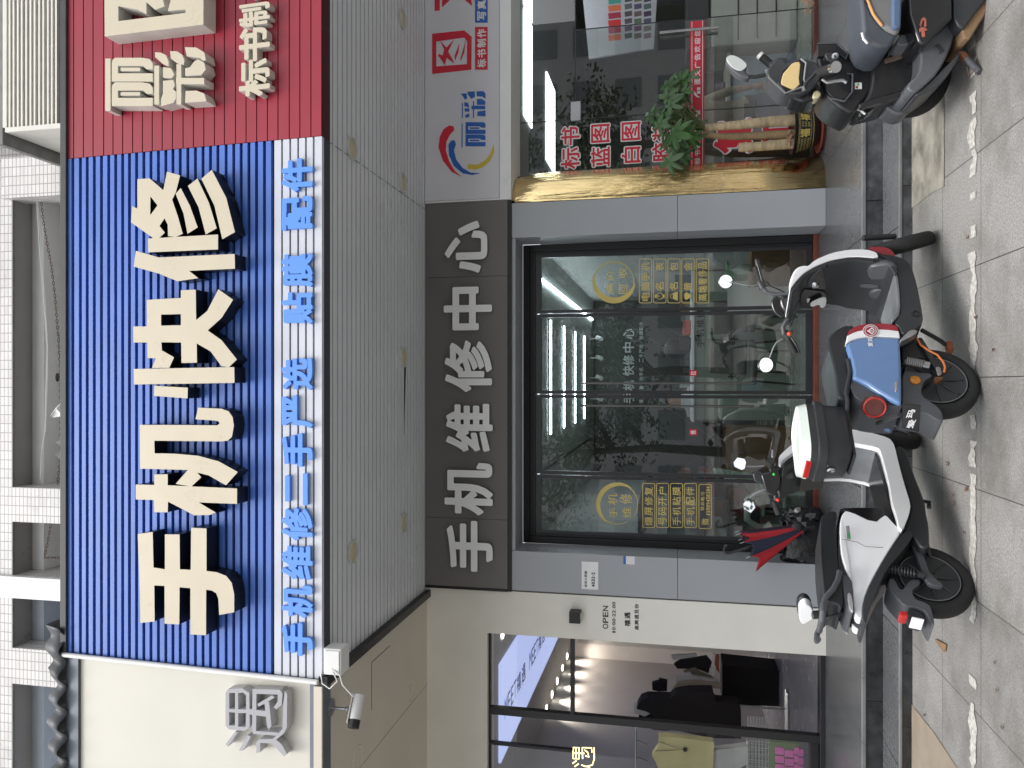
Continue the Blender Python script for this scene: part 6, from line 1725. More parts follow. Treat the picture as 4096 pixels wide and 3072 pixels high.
    s.tube('grab_rail', M['sc_grey'], [e0, e1], .016)
    lw = [s.L(x, y, .03) for x, y in [(690, 1560), (720, 1605), (790, 1590), (822, 1555), (822, 1500)]]
    s.tube('rack_loop', M['sc_dark'], lw, .012)
    mb = MB(); p0 = s.L(690, 1580, 0); p1 = s.L(610, 1590, 0); mb.tube([p0, p1], .022, 8); build(mb, 'backrest_bracket', M['sc_dark'], t, local=True)
    xb = s.L(590, 1575, 0).x
    f = [s.X(x, y, xb) for x, y in chaikin2([(513, 1578), (524, 1535), (560, 1515), (600, 1530), (622, 1575), (618, 1618), (580, 1640), (548, 1658), (524, 1640)], 1)]
    mb = MB(); mb.prism(f, [p + Vector((.045, 0, 0)) for p in f]); bk_ = build(mb, 'backrest', M['sc_white'], t, local=True, smooth=True, bevel=.008, seg=4, autosm=50)
    c_ = sum(f, Vector()) / len(f); f2 = [c_ + (p - c_) * 1.03 + Vector((.046, 0, .004)) for p in f]
    mb = MB(); mb.prism(f2, [p + Vector((.03, 0, 0)) for p in f2]); build(mb, 'pad', M['seat'], bk_, local=True, smooth=True, bevel=.01)
    # rear wheel, arm, fender, plate
    s.wheel((0.0, 0, .215), (0, 1, 0), r=.218, w=.095)
    arm = [(1300, 1085), (1330, 1080), (1400, 1200), (1425, 1290), (1500, 1360), (1525, 1375), (1515, 1392), (1430, 1375), (1390, 1320), (1350, 1200)]
    s.body('swing_arm', M['sc_grey'], arm, .095, far=-.065, bevel=.008)
    s.body('lower_arm', M['sc_dark'], [(1360, 970), (1400, 970), (1440, 1150), (1445, 1175), (1420, 1170), (1385, 1080)], .085, far=-.06, bevel=.006)
    a_ = s.L(1145, 1262, .10); b_ = s.L(1360, 1308, .10); s.shock(a_, b_, M['sc_dark'])
    fend = [(1180, 1330), (1230, 1425), (1290, 1345), (1330, 1335), (1365, 1345), (1362, 1375), (1310, 1410), (1310, 1440), (1335, 1480), (1400, 1500), (1440, 1530), (1468, 1660), (1445, 1650), (1400, 1560), (1340, 1535), (1250, 1520), (1180, 1450), (1140, 1390), (1145, 1335)]
    s.body('rear_fender', M['sc_grey'], fend, .075, bevel=.012)
    s.body('plate_holder', M['sc_dark'], [(1275, 1545), (1300, 1540), (1375, 1575), (1395, 1605), (1380, 1645), (1300, 1620)], .06, far=.02, bevel=.004)
    mb = MB(); p = s.L(1328, 1612, .085); mb.obox(Matrix.Translation(p + Vector((-.03, 0, 0))) @ Matrix.Rotation(R(12), 4, 'Y'), .008, .085, .055); o = build(mb, 'number_tag', M['white_vinyl'], t, local=True, bevel=.002)
    p = s.L(1236, 1582, .06); mb = MB(); mb.obox(Matrix.Translation(p + Vector((-.02, 0, 0))), .03, .07, .035); build(mb, 'rear_reflector', M['redlens'], t, local=True, bevel=.006)
    # handlebar, display, mirrors
    yw = 5.08
    col = s.W(470, 600, yw); top = s.W(330, 590, yw)
    s.tube('steering_column', M['sc_dark'], [col, top], .035)
    s.tube('handlebar', M['sc_dark'], [s.W(318, 520, yw - .02), s.W(322, 560, yw), s.W(335, 640, yw), s.W(345, 720, yw), s.W(360, 790, yw), s.W(375, 882, yw)], .016)
    s.tube('grip', M['rubber'], [s.W(340, 790, yw), s.W(376, 885, yw)], .021)
    s.tube('grip', M['rubber'], [s.W(318, 545, yw - .10), s.W(322, 512, yw - .22)], .022)
    s.tube('brake_lever', M['alu'], [s.W(345, 545, yw - .05), s.W(330, 480, yw - .03), s.W(332, 438, yw)], .007)
    mb = MB(); pts = [s.W(x, y, yw - .05) for x, y in [(250, 615), (262, 600), (385, 570), (385, 700), (340, 760), (285, 735), (262, 650)]]; pb = [s.W(x, y, yw + .08) for x, y in [(250, 615), (262, 600), (385, 570), (385, 700), (340, 760), (285, 735), (262, 650)]]
    mb.prism(pts, pb); build(mb, 'headset', M['sc_blk'], t, local=True, bevel=.01, smooth=True)
    mb = MB(); pts = [s.W(x, y, yw + .02) for x, y in [(190, 600), (240, 570), (275, 600), (275, 680), (205, 655)]]; pb = [s.W(x, y, yw + .14) for x, y in [(190, 600), (240, 570), (275, 600), (275, 680), (205, 655)]]
    mb.prism(pts, pb); build(mb, 'headlight_cowl', M['sc_dark'], t, local=True, bevel=.008, smooth=True)
    mb = MB(); mb.sphere(s.W(342, 606, yw - .06), .009, n=8, m=6); build(mb, 'switch_button', mat('green_button', (.05, .6, .08), .4), t, local=True, smooth=True)
    mb = MB(); mb.sphere(s.W(370, 785, yw - .03), .012, n=8, m=6); build(mb, 'switch_button', mat('red_button', (.7, .03, .02), .4), t, local=True, smooth=True)
    for pts, stem in (([(55, 522), (85, 485), (140, 495), (152, 520), (140, 570), (115, 580), (62, 555)], [(130, 550), (200, 552), (270, 548)]),
                      ([(125, 810), (160, 770), (200, 795), (215, 840), (180, 880), (128, 850)], [(165, 780), (205, 745), (265, 715), (295, 718)])):
        f = [s.W(x, y, yw - .02) for x, y in pts]; bk = [s.W(x, y, yw + .03) for x, y in pts]
        mb = MB(); mb.prism(f, bk); m_ = build(mb, 'mirror', M['sc_dark'], t, local=True, bevel=.006, smooth=True)
        c = sum(f, Vector()) / len(f); f2 = [c + (p - c) * .9 for p in f]; nv = (f[1] - f[0]).cross(f[2] - f[1]).normalized()
        dcam = s.W(pts[0][0], pts[0][1], yw - .03) - f[0]
        c2 = sum(f2, Vector()) / len(f2); axr = dcam.cross(Vector((0, 0, 1))).normalized(); Rm = Matrix.Rotation(R(14), 3, axr)
        f3 = [c2 + Rm @ (p - c2) + dcam.normalized() * .013 for p in f2]
        mb = MB(); mb.add(f3, [tuple(range(len(f3)))]); build(mb, 'mirror_glass', M['mirror'], m_, local=True, recalc=False)
        s.tube('mirror_stem', M['steel_dull'], [s.W(x, y, yw) for x, y in stem], .006)
    # front wheel, fork, fender bracket
    st = R(32); fwd = Vector((math.cos(st), math.sin(st), 0)); ax = Vector((-fwd.y, fwd.x, .15)).normalized()
    fc = Vector((s.wb, 0, .205))
    s.wheel(fc, ax, r=.205, w=.09, hub=.14)
    s.tube('fork', M['sc_dark'], [fc - ax * .07, fc - ax * .07 - fwd * .09 + Vector((0, 0, .3))], .02); s.tube('fork', M['sc_dark'], [fc + ax * .07, fc + ax * .07 - fwd * .09 + Vector((0, 0, .3))], .02)
    yw2 = 5.25
    pts = [(903, 140), (932, 188), (1045, 178), (1060, 196), (1050, 215), (980, 240), (890, 292), (878, 220)]
    f = [s.W(x, y, yw2) for x, y in pts]; bk = [s.W(x, y, yw2 + .12) for x, y in pts]
    mb = MB(); mb.prism(f, bk); fb = build(mb, 'front_fender', M['sc_white'], t, local=True, bevel=.006, smooth=True)
    for x, y in ((980, 213), (1030, 193)):
        mb = MB(); p = s.W(x, y, yw2 - .005); mb.sphere(p, .009, n=10, m=6); build(mb, 'bolt', M['sc_dark'], fb, local=True, smooth=True)
    pts = [(922, 288), (1010, 240), (1015, 252), (930, 292)]
    f = [s.W(x, y, yw2 - .02) for x, y in pts]; bk = [s.W(x, y, yw2 + .02) for x, y in pts]
    mb = MB(); mb.prism(f, bk); build(mb, 'side_reflector', M['amber'], t, local=True)
    # centre stand foot
    a = s.L(1385, 795, 0); s.tube('stand', M['sc_dark'], [a, s.L(1425, 800, 0), s.L(1425, 840, 0)], .012)
white_scooter()

def blue_scooter():
    B = lambda x, y: (2900 + .45208 * x, 900 + .45208 * y)
    ZZ = lambda x, y: ((2700 + x * .63283 - 2900) / .45208, (1000 + y * .63283 - 900) / .45208)
    s = Scoot((0.0, 4.45), (.856, 5.13), B, 'grey-blue electric scooter with a red and white stripe and a top box, in the middle')
    t = s.t; w = .17
    whole = [(1080, 978), (1105, 930), (1180, 884), (1350, 866), (1490, 876), (1530, 900), (1548, 945), (1566, 1500), (1566, 1585), (1460, 1590), (1300, 1570), (1150, 1520), (1112, 1430), (1125, 1300), (1090, 1130), (1070, 1050)]
    nar = lambda w0, w1: (lambda x: w1 + (w0 - w1) * max(0, min(1, (x + .42) / .42)) ** .6)
    s.tapered('core', M['sc_dark'], whole, nar(w - .02, .035), .02)
    def pan(nm, m, pts, off=w, sm=0, bev=.006, th=.04):
        for sg in (1, -1):
            p2 = chaikin([s.L(x, y, off) for x, y in pts], sm) if sm else [s.L(x, y, off) for x, y in pts]
            if sg < 0: p2 = [Vector((p.x, -p.y * max(.3, min(1, (p.x + .42) / .42)) ** .6, p.z)) for p in p2]
            r1 = [Vector((p.x, p.y - sg * -th if sg > 0 else p.y - th, p.z)) for p in p2]
            mb = MB(); mb.prism(p2, r1); build(mb, nm, m, t, local=True, smooth=True, bevel=bev, seg=3, autosm=50)
    # curved outline points between panels
    pan('red_panel', M['sc_red'], [(1080, 976), (1100, 930), (1140, 902), (1180, 884), (1260, 870), (1350, 866), (1440, 869), (1500, 880), (1530, 900), (1542, 934), (1450, 921), (1350, 916), (1260, 920), (1180, 932), (1130, 950)])
    pan('white_panel', M['sc_white'], [(1080, 978), (1130, 952), (1180, 934), (1260, 922), (1350, 918), (1450, 923), (1542, 936), (1551, 996), (1450, 987), (1350, 984), (1260, 987), (1180, 998), (1120, 1020), (1068, 1050)])
    pan('blue_panel', M['sc_blue'], [(1068, 1052), (1120, 1022), (1180, 1000), (1260, 989), (1350, 986), (1450, 989), (1551, 998), (1560, 1200), (1566, 1400), (1565, 1582), (1480, 1543), (1400, 1500), (1320, 1450), (1250, 1402), (1180, 1370), (1125, 1355), (1132, 1300), (1110, 1190), (1088, 1120)], off=w + .002, bev=.016)
    # emblem and brand characters on the panel
    SP_ = Plane(s.o + s.n * (w + .002), s.n, s.h)
    m_ = MB()
    n = 40
    def circ(cx, cy, r, rx=1.0): return [B(cx + r * 1.0 * math.cos(2 * math.pi * k / n), cy + r * .80 * math.sin(2 * math.pi * k / n)) for k in range(n)]
    trace(SP_, None, .0, .002, m_, groups=[[circ(1288, 937, 70)]], n=100); em = build(m_, 'emblem', M['white_vinyl'], t, recalc=False)
    m_ = MB(); trace(SP_, None, .0021, .001, m_, groups=[[circ(1288, 937, 63), circ(1288, 937, 54)], [circ(1288, 937, 46)]], n=140); e2 = build(m_, 'emblem_ring', M['sc_red'], em, recalc=False)
    m_ = MB(); bp = lambda pts: [B(*p) for p in pts]
    trace(SP_, None, .0032, .001, m_, groups=[[bp([(1255, 940), (1300, 905), (1322, 925), (1318, 932), (1300, 918), (1264, 943)])], [bp([(1255, 935), (1300, 968), (1322, 950), (1318, 943), (1300, 956), (1264, 931)])], [bp([(1275, 934), (1330, 934), (1330, 941), (1275, 941)])]], n=140)
    build(m_, 'emblem_mark', M['white_vinyl'], em, recalc=False)
    m_ = MB(); p0, p1 = B(1264, 1078), B(1308, 990)
    text_line(SP_, '爱玛', p0[0], p1[0], p0[1], p1[1], .002, .001, .025, m_); build(m_, 'panel_text', M['white_vinyl'], t, recalc=False)
    s.body('side_marker', M['steel'], [(1500, 1376), (1527, 1376), (1530, 1470), (1500, 1470)], w + .006, far=-w - .0, bevel=.004, sm=1)
    # grey tail
    s.tapered('tail_cowl', M['sc_grey'], [(1125, 1358), (1180, 1372), (1250, 1404), (1400, 1503), (1565, 1585), (1568, 1600), (1560, 1606), (1450, 1608), (1300, 1590), (1160, 1535), (1110, 1445)], nar(.166, .05), .03, 5)
    p = s.L(1325, 1612, .118); d = Vector((-.80, -.58, .1)).normalized(); u_ = d.orthogonal().normalized(); v_ = d.cross(u_)
    mb = MB(); mb.lathe(p - d * .02, d, [(.060, 0), (.060, .020), (.055, .026), (.001, .027)], 30); tl = build(mb, 'tail_light', mat('dark_red_lens', (.10, .022, .018), .2, coat=.5), t, local=True, smooth=True)
    mb = MB(); mb.tube([p + d * .006 + (u_ * math.cos(k * .2094) + v_ * math.sin(k * .2094)) * .050 for k in range(31)], .0055, 6, caps=False); build(mb, 'lens_ring', mat('red_ring', (.38, .02, .015), .3), tl, local=True, smooth=True)
    s.body('seat', M['seat'], [(1050, 890), (1143, 884), (1140, 912), (1082, 976), (1070, 1050), (1090, 1190), (1130, 1300), (1122, 1360), (1115, 1450), (1085, 1530), (1060, 1545), (995, 1530), (972, 1300), (935, 1150), (915, 1060), (918, 990), (980, 925)], .14, bevel=.04, seg=5)
    s.tube('grab_rail', M['sc_dark'], [s.L(x, y, .16) for x, y in [(1085, 1190), (1105, 1300), (1085, 1400), (1066, 1480), (1085, 1560), (1080, 1640)]], .010)
    s.tube('grab_rail', M['sc_dark'], [Vector((q.x, -q.y, q.z)) for q in [s.L(x, y, .16) for x, y in [(1085, 1190), (1105, 1300), (1085, 1400), (1066, 1480), (1085, 1560), (1080, 1640)]]], .010)
    # front apron, inner shield, floor
    FZ = lambda z: .205 - .17 * max(0, min(1, (z - .50) / .42))
    s.body('front_apron', M['sc_white'], [(565, 578), (600, 450), (640, 388), (685, 366), (730, 366), (800, 304), (950, 242), (1100, 215), (1250, 213), (1340, 238), (1362, 290), (1130, 272), (940, 305), (800, 360), (700, 420), (640, 480)], .205, far=FZ, bevel=.012)
    shp = s.body('inner_shield', M['sc_dark'], [(580, 590), (645, 480), (700, 420), (800, 360), (940, 306), (1130, 273), (1365, 290), (1440, 300), (1500, 345), (1530, 420), (1500, 440), (1460, 360), (1360, 330), (1130, 310), (940, 345), (800, 400), (700, 455), (640, 560)], .198, far=lambda z: FZ(z) - .006, bevel=.008)
    rear_edge = [s.L(x, y, .198) for x, y in [(640, 560), (700, 455), (800, 400), (940, 345), (1130, 310), (1360, 330), (1460, 360)]]
    def shx(z):
        pts = sorted([(p.z, p.x) for p in rear_edge]); z = max(pts[0][0], min(pts[-1][0], z))
        for (z0, x0), (z1, x1) in zip(pts[:-1], pts[1:]):
            if z0 <= z <= z1: return x0 + (x1 - x0) * (z - z0) / max(z1 - z0, 1e-6)
        return pts[-1][1]
    def onshield(x, y, lift=0.0):
        xl = .8
        for _ in range(6): q = s.X(x, y, xl); xl = shx(q.z) - lift
        return s.X(x, y, xl)
    def inlay(nm, m, pts, lift, th, bev=.004, k=1):
        f = [onshield(x, y, lift) for x, y in chaikin2(pts, k)]; mb = MB(); mb.prism(f, [p + Vector((th, 0, 0)) for p in f]); return build(mb, nm, m, t, local=True, smooth=True, bevel=bev, autosm=50)
    inlay('pocket_rim', M['sc_grey'], [(735, 490), (840, 395), (865, 400), (898, 560), (880, 575), (740, 560)], .008, .03)
    inlay('pocket', M['sc_blk'], [(748, 492), (838, 408), (855, 412), (884, 550), (872, 562), (752, 548)], .010, .03, .002)
    p = onshield(795, 525, .012); mb = MB(); mb.lathe(p, (-1, 0, .25), [(.024, 0), (.024, .010), (.013, .014), (.001, .014)], 20); build(mb, 'lock', M['steel'], t, local=True, smooth=True)
    inlay('charge_port', M['sc_blk'], [(680, 570), (790, 575), (900, 590), (905, 690), (770, 730), (660, 720)], .014, .03)
    inlay('port_label', M['white_acr'], [(725, 655), (752, 650), (758, 685), (728, 690)], .018, .004, .001, 0)
    for pts in ([(1262, 400), (1300, 350), (1480, 345), (1540, 400), (1535, 480), (1300, 500), (1265, 460)], [(1265, 620), (1300, 575), (1480, 580), (1500, 640), (1450, 680), (1300, 660)]):
        inlay('knee_recess', M['sc_grey'], pts, .012, .04, .012)
    inlay('slot', M['sc_grey'], [(1195, 525), (1360, 528), (1362, 560), (1195, 560)], .006, .02, .002)
    for q_ in ((910, 356), (1325, 313)):
        mb = MB(); p = onshield(*q_, .001); mb.lathe(p, (-1, 0, 0), [(.010, 0), (.010, .004), (.001, .002)], 12); build(mb, 'screw', M['sc_blk'], t, local=True, smooth=True)
    inlay('white_tag', M['white_acr'], [(755, 690), (870, 640), (900, 650), (892, 722), (850, 742), (835, 702), (760, 733)], .045, .01, .003)
    s.body('floor', M['sc_mat'], [(1430, 300), (1500, 345), (1540, 500), (1558, 780), (1480, 862), (1470, 830), (1530, 760), (1510, 500), (1480, 400), (1420, 340)], .185, bevel=.012)
    s.body('underbody', M['sc_dark'], [(1365, 262), (1440, 258), (1560, 285), (1640, 335), (1700, 520), (1755, 820), (1742, 880), (1640, 950), (1570, 962), (1545, 900), (1500, 870), (1540, 800), (1558, 770), (1540, 500), (1500, 345), (1440, 300)], .178, bevel=.02)
    mb = MB(); p = s.L(1690, 783, .18); mb.lathe(p, (0, -1, 0), [(.022, -.01), (.022, .003), (.014, .003), (.012, -.004), (.001, -.004)], 18); build(mb, 'side_plug', M['sc_blk'], t, local=True, smooth=True)
    # rear running gear
    s.wheel((0.0, 0, .213), (0, 1, 0), r=.215, w=.095, hub=.152)
    s.body('swing_arm', M['sc_dark'], [(1700, 1000), (1740, 985), (1800, 1080), (1905, 1260), (1930, 1330), (1895, 1335), (1850, 1260), (1770, 1120)], .085, far=-.055, bevel=.006)
    s.body('motor_mount', M['alu'], [(1855, 1255), (1905, 1250), (1925, 1320), (1885, 1335)], .092, far=-.08, bevel=.004)
    s.body('axle_nut', mat('rusty_nut', (.16, .07, .035), .7, .4, var=.4, scale=30), [(1850, 1340), (1935, 1340), (1925, 1370), (1885, 1385), (1855, 1370)], .10, far=-.07, bevel=.004)
    s.body('frame_box', M['sc_dark'], [(1565, 960), (1700, 990), (1790, 1080), (1795, 1180), (1720, 1170), (1600, 1200), (1565, 1250)], .06, bevel=.006)
    s.shock(s.L(1590, 1205, .11), s.L(1770, 1240, .11), M['steel_dull'], .024)
    s.tube('power_cable', M['orange_cable'], [s.L(x, y, .115) for x, y in [(1695, 1000), (1730, 1060), (1800, 1110), (1880, 1150), (1930, 1210), (1948, 1260), (1940, 1300)]], .0055)
    s.body('foot_peg', M['alu'], [(1545, 1020), (1575, 985), (1640, 925), (1690, 925), (1705, 945), (1660, 980), (1620, 1000), (1560, 1028)], .20, far=-.15, bevel=.004)
    fend = [(1566, 1270), (1700, 1300), (1820, 1310), (1840, 1335), (1760, 1380), (1735, 1480), (1770, 1530), (1880, 1600), (1925, 1659), (1935, 1740), (1880, 1725), (1780, 1660), (1660, 1660), (1566, 1640)]
    s.body('rear_fender', M['sc_grey'], fend, .085, bevel=.014)
    mb = MB(); p = s.L(1682, 1373, .088); mb.lathe(p, (0, -1, 0), [(.026, -.004), (.026, .004), (.02, .009), (.001, .011)], 20); build(mb, 'side_reflector', M['amber'], t, local=True, smooth=True)
    # number plate facing back
    xpl = -.40
    f = [s.X(*ZZ(x, y), xpl) for x, y in [(1437, 975), (1555, 985), (1545, 1152), (1436, 1125)]]
    mb = MB(); mb.prism(f, [p + Vector((.008, 0, 0)) for p in f]); pl = build(mb, 'plate_cover', M['sc_blk'], t, local=True, bevel=.002)
    PLP = Plane(s.o + s.h * xpl, -s.h, s.n)
    m_ = MB()
    for ch, (xa, xb, ya, yb) in (('爱', (1470, 1515, 1072, 1128)), ('玛', (1468, 1512, 1008, 1062))):
        q0 = (2700 + xa * .63283, 1000 + ya * .63283); q1 = (2700 + xb * .63283, 1000 + yb * .63283)
        text_box(PLP, ch, q0[0], q1[0], q0[1], q1[1], .0005, .001, .03, m_)
    build(m_, 'plate_text', M['white_vinyl'], pl, recalc=False)
    s.tube('plate_stay', M['sc_dark'], [Vector((xpl + .01, (f[0].y + f[3].y) / 2, f[0].z - .01)), Vector((xpl + .14, -.0, f[0].z + .02))], .012)
    # top box on the rack
    hw = .15; bx1 = s.L(*ZZ(1000, 938), hw).x; bx0 = bx1 - .33
    zb0 = s.L(*ZZ(1108, 1090), hw).z; zb1 = s.L(*ZZ(930, 1090), hw).z + .02; zb2 = s.L(*ZZ(776, 1120), 0).z - .015
    def rr(x0, x1, y0, y1, r, z, n=5):
        pts = []
        for cx, cy, a0 in ((x1 - r, y1 - r, 0), (x0 + r, y1 - r, 90), (x0 + r, y0 + r, 180), (x1 - r, y0 + r, 270)):
            for k in range(n):
                a = R(a0 + 90 * k / (n - 1)); pts.append(Vector((cx + r * math.cos(a), cy + r * math.sin(a), z)))
        return pts
    def stack(nm, m, rings, par):
        mb = MB(); k = len(rings[0])
        for r_ in rings: mb.v += r_
        for i in range(len(rings) - 1):
            for j in range(k):
                j2 = (j + 1) % k; mb.f.append([i * k + j, i * k + j2, (i + 1) * k + j2, (i + 1) * k + j]); mb.m.append(0)
        mb.f += [list(range(k))[::-1], [(len(rings) - 1) * k + j for j in range(k)]]; mb.m += [0, 0]
        return build(mb, nm, m, par, local=True, smooth=True, autosm=45)
    tb = stack('top_box', M['sc_dark'], [rr(bx0 + .03, bx1 - .03, -hw + .03, hw - .03, .06, zb0), rr(bx0 + .01, bx1 - .01, -hw + .01, hw - .01, .07, zb0 + .02), rr(bx0, bx1, -hw, hw, .08, zb1 - .03)], t)
    stack('rim', M['sc_dark'], [rr(bx0 - .012, bx1 + .012, -hw - .012, hw + .012, .085, zb1 - .03), rr(bx0 - .014, bx1 + .014, -hw - .014, hw + .014, .085, zb1 + .005), rr(bx0 - .004, bx1 + .004, -hw - .004, hw + .004, .085, zb1 + .012), rr(bx0 - .004, bx1 + .004, -hw - .004, hw + .004, .085, zb1 + .045)], tb)
    stack('lid', M['frosted'], [rr(bx0 - .005, bx1 + .005, -hw - .005, hw + .005, .085, zb1 + .045), rr(bx0 + .004, bx1 - .004, -hw + .004, hw - .004, .085, zb1 + .085), rr(bx0 + .025, bx1 - .025, -hw + .025, hw - .025, .08, zb2), rr(bx0 + .07, bx1 - .07, -hw + .07, hw - .07, .06, zb2 + .022)], tb)
    mb = MB(); mb.obox(Matrix.Translation((bx0 - .003, .0, zb1 + .050)), .012, .15, .028); build(mb, 'box_reflector', M['redlens'], tb, local=True, bevel=.004)
    mb = MB(); mb.lathe((bx0 - .0, 0, zb0 + .09), (-1, 0, 0), [(.02, 0), (.02, .008), (.014, .012), (.001, .012)], 18); build(mb, 'box_lock', M['steel'], tb, local=True, smooth=True)
    mb = MB(); mb.obox(Matrix.Translation(((bx0 + bx1) / 2, 0, zb0 - .012)), .28, .18, .014); build(mb, 'rack', M['sc_dark'], t, local=True, bevel=.004)
    s.tube('rack_stay', M['sc_dark'], [Vector((bx1 - .02, 0, zb0 - .02)), Vector((-.10, 0, zb0 - .045))], .012)
    # bars, display, mirrors (wheel and bars turned left)
    yw = 4.84
    col = s.W(700, 650, yw + .05); top = s.W(600, 620, yw + .02)
    s.tube('steering_column', M['sc_blk'], [s.W(760, 640, yw + .1), top], .04)
    bars = [(282, 310), (310, 440), (340, 560), (375, 600), (450, 615), (540, 610), (610, 630), (620, 740), (600, 790), (540, 850), (512, 900), (520, 960), (560, 1010), (620, 1130)]
    s.tube('handlebar', M['sc_grey'], [s.W(x, y, yw) for x, y in bars], .013)
    s.tube('grip', M['rubber'], [s.W(270, 370, yw), s.W(315, 500, yw)], .019); s.tube('grip', M['rubber'], [s.W(560, 1010, yw), s.W(625, 1138, yw)], .019)
    s.tube('brake_lever', M['sc_blk'], [s.W(590, 1000, yw - .03), s.W(640, 1080, yw - .04), s.W(662, 1135, yw - .03)], .006)
    s.tube('brake_lever', M['sc_blk'], [s.W(330, 500, yw - .02), s.W(300, 390, yw - .03), s.W(275, 300, yw - .02)], .006)
    s.tube('switch_housing', M['sc_dark'], [s.W(520, 955, yw), s.W(560, 985, yw)], .028); s.tube('switch_housing', M['sc_dark'], [s.W(310, 500, yw), s.W(340, 560, yw)], .026)
    mb = MB(); mb.sphere(s.W(568, 962, yw - .028), .013, n=10, m=8); build(mb, 'switch_button', mat('orange_red_button', (.8, .08, .04), .4), t, local=True, smooth=True)
    s.tube('cable', M['sc_blk'], [s.W(x, y, yw + .01) for x, y in [(590, 830), (560, 880), (575, 900), (600, 850), (620, 790), (640, 740)]], .004)
    s.tube('cable', M['sc_blk'], [s.W(x, y, yw + .01) for x, y in [(370, 500), (400, 540), (450, 560), (520, 590), (580, 620)]], .004)
    def blob(nm, m, pts, y0, y1, bev=.012):
        mb = MB(); mb.prism([s.W(x, y, y0) for x, y in chaikin2(pts)], [s.W(x, y, y1) for x, y in chaikin2(pts)]); return build(mb, nm, m, t, local=True, smooth=True, bevel=bev, autosm=50)
    blob('headlight', M['sc_blk'], [(400, 690), (420, 640), (480, 625), (560, 770), (545, 820), (490, 825), (430, 780)], yw - .02, yw + .12, .02)
    blob('display', M['sc_blk'], [(470, 650), (520, 625), (600, 625), (660, 640), (640, 740), (560, 790), (500, 760)], yw - .06, yw + .05, .02)
    blob('apron_top', M['sc_white'], [(560, 590), (575, 480), (620, 390), (680, 362), (740, 362), (740, 372), (690, 430), (640, 490), (600, 590)], yw - .05, yw + .2, .02)
    for c, r_, stem in (((8, 500), 62, [(70, 508), (150, 525), (250, 540), (300, 520)]), ((363, 1238), 66, [(395, 1175), (430, 1080), (460, 1035), (510, 1010)])):
        p = s.W(c[0], c[1], yw); rr_ = r_ * .45208 / FPX * 4.9
        to = (s.W(c[0], c[1], yw - .1) - p).normalized()
        mb = MB(); mb.lathe(p + to * .0, to, [(.001, -.022), (rr_ * .7, -.018), (rr_, -.004), (rr_, .004), (rr_ * .93, .006)], 32); m_ = build(mb, 'mirror', M['sc_blk'], t, local=True, smooth=True)
        mb = MB(); tt = (to + Vector((0, 0, .34 if c[0] > 100 else .2))).normalized(); mb.lathe(p + to * .005, tt, [(rr_ * .9, .004), (.0001, .005)], 32); build(mb, 'mirror_glass', M['mirror'], m_, local=True, smooth=True)
        s.tube('mirror_stem', M['steel_dull'], [s.W(x, y, yw) for x, y in stem], .005)
    # front wheel turned left
    st = R(48); fwd = Vector((math.cos(st), math.sin(st), 0)); ax = Vector((-fwd.y, fwd.x, -.25)).normalized()
    fc = Vector((s.wb, 0, .205)) + Vector((-.0, .02, 0))
    s.wheel(fc, ax, r=.205, w=.085, hub=.14)
    s.tube('fork', M['sc_dark'], [fc - ax * .065, fc - ax * .055 - fwd * .06 + Vector((0, 0, .20))], .018)
    yw3 = 4.90
    mb = MB(); pts = chaikin2([(1262, 205), (1300, 192), (1420, 195), (1480, 225), (1515, 285), (1440, 280), (1340, 240)]); mb.prism([s.W(x, y, yw3) for x, y in pts], [s.W(x, y, yw3 + .16) for x, y in pts]); build(mb, 'front_fender', M['sc_red'], t, local=True, smooth=True, bevel=.015, autosm=50)
    a = s.L(1760, 960, .0); s.tube('side_stand', M['sc_dark'], [s.L(1740, 930, .02), s.L(1900, 1020, -.05), s.L(1960, 1065, -.08)], .012)
    mb = MB(); p = s.L(1985, 1085, -.08); mb.obox(Matrix.Translation(p), .06, .05, .03); build(mb, 'stand_foot', mat('rusty_orange', (.30, .10, .04), .8, var=.3), t, local=True, bevel=.006)
blue_scooter()

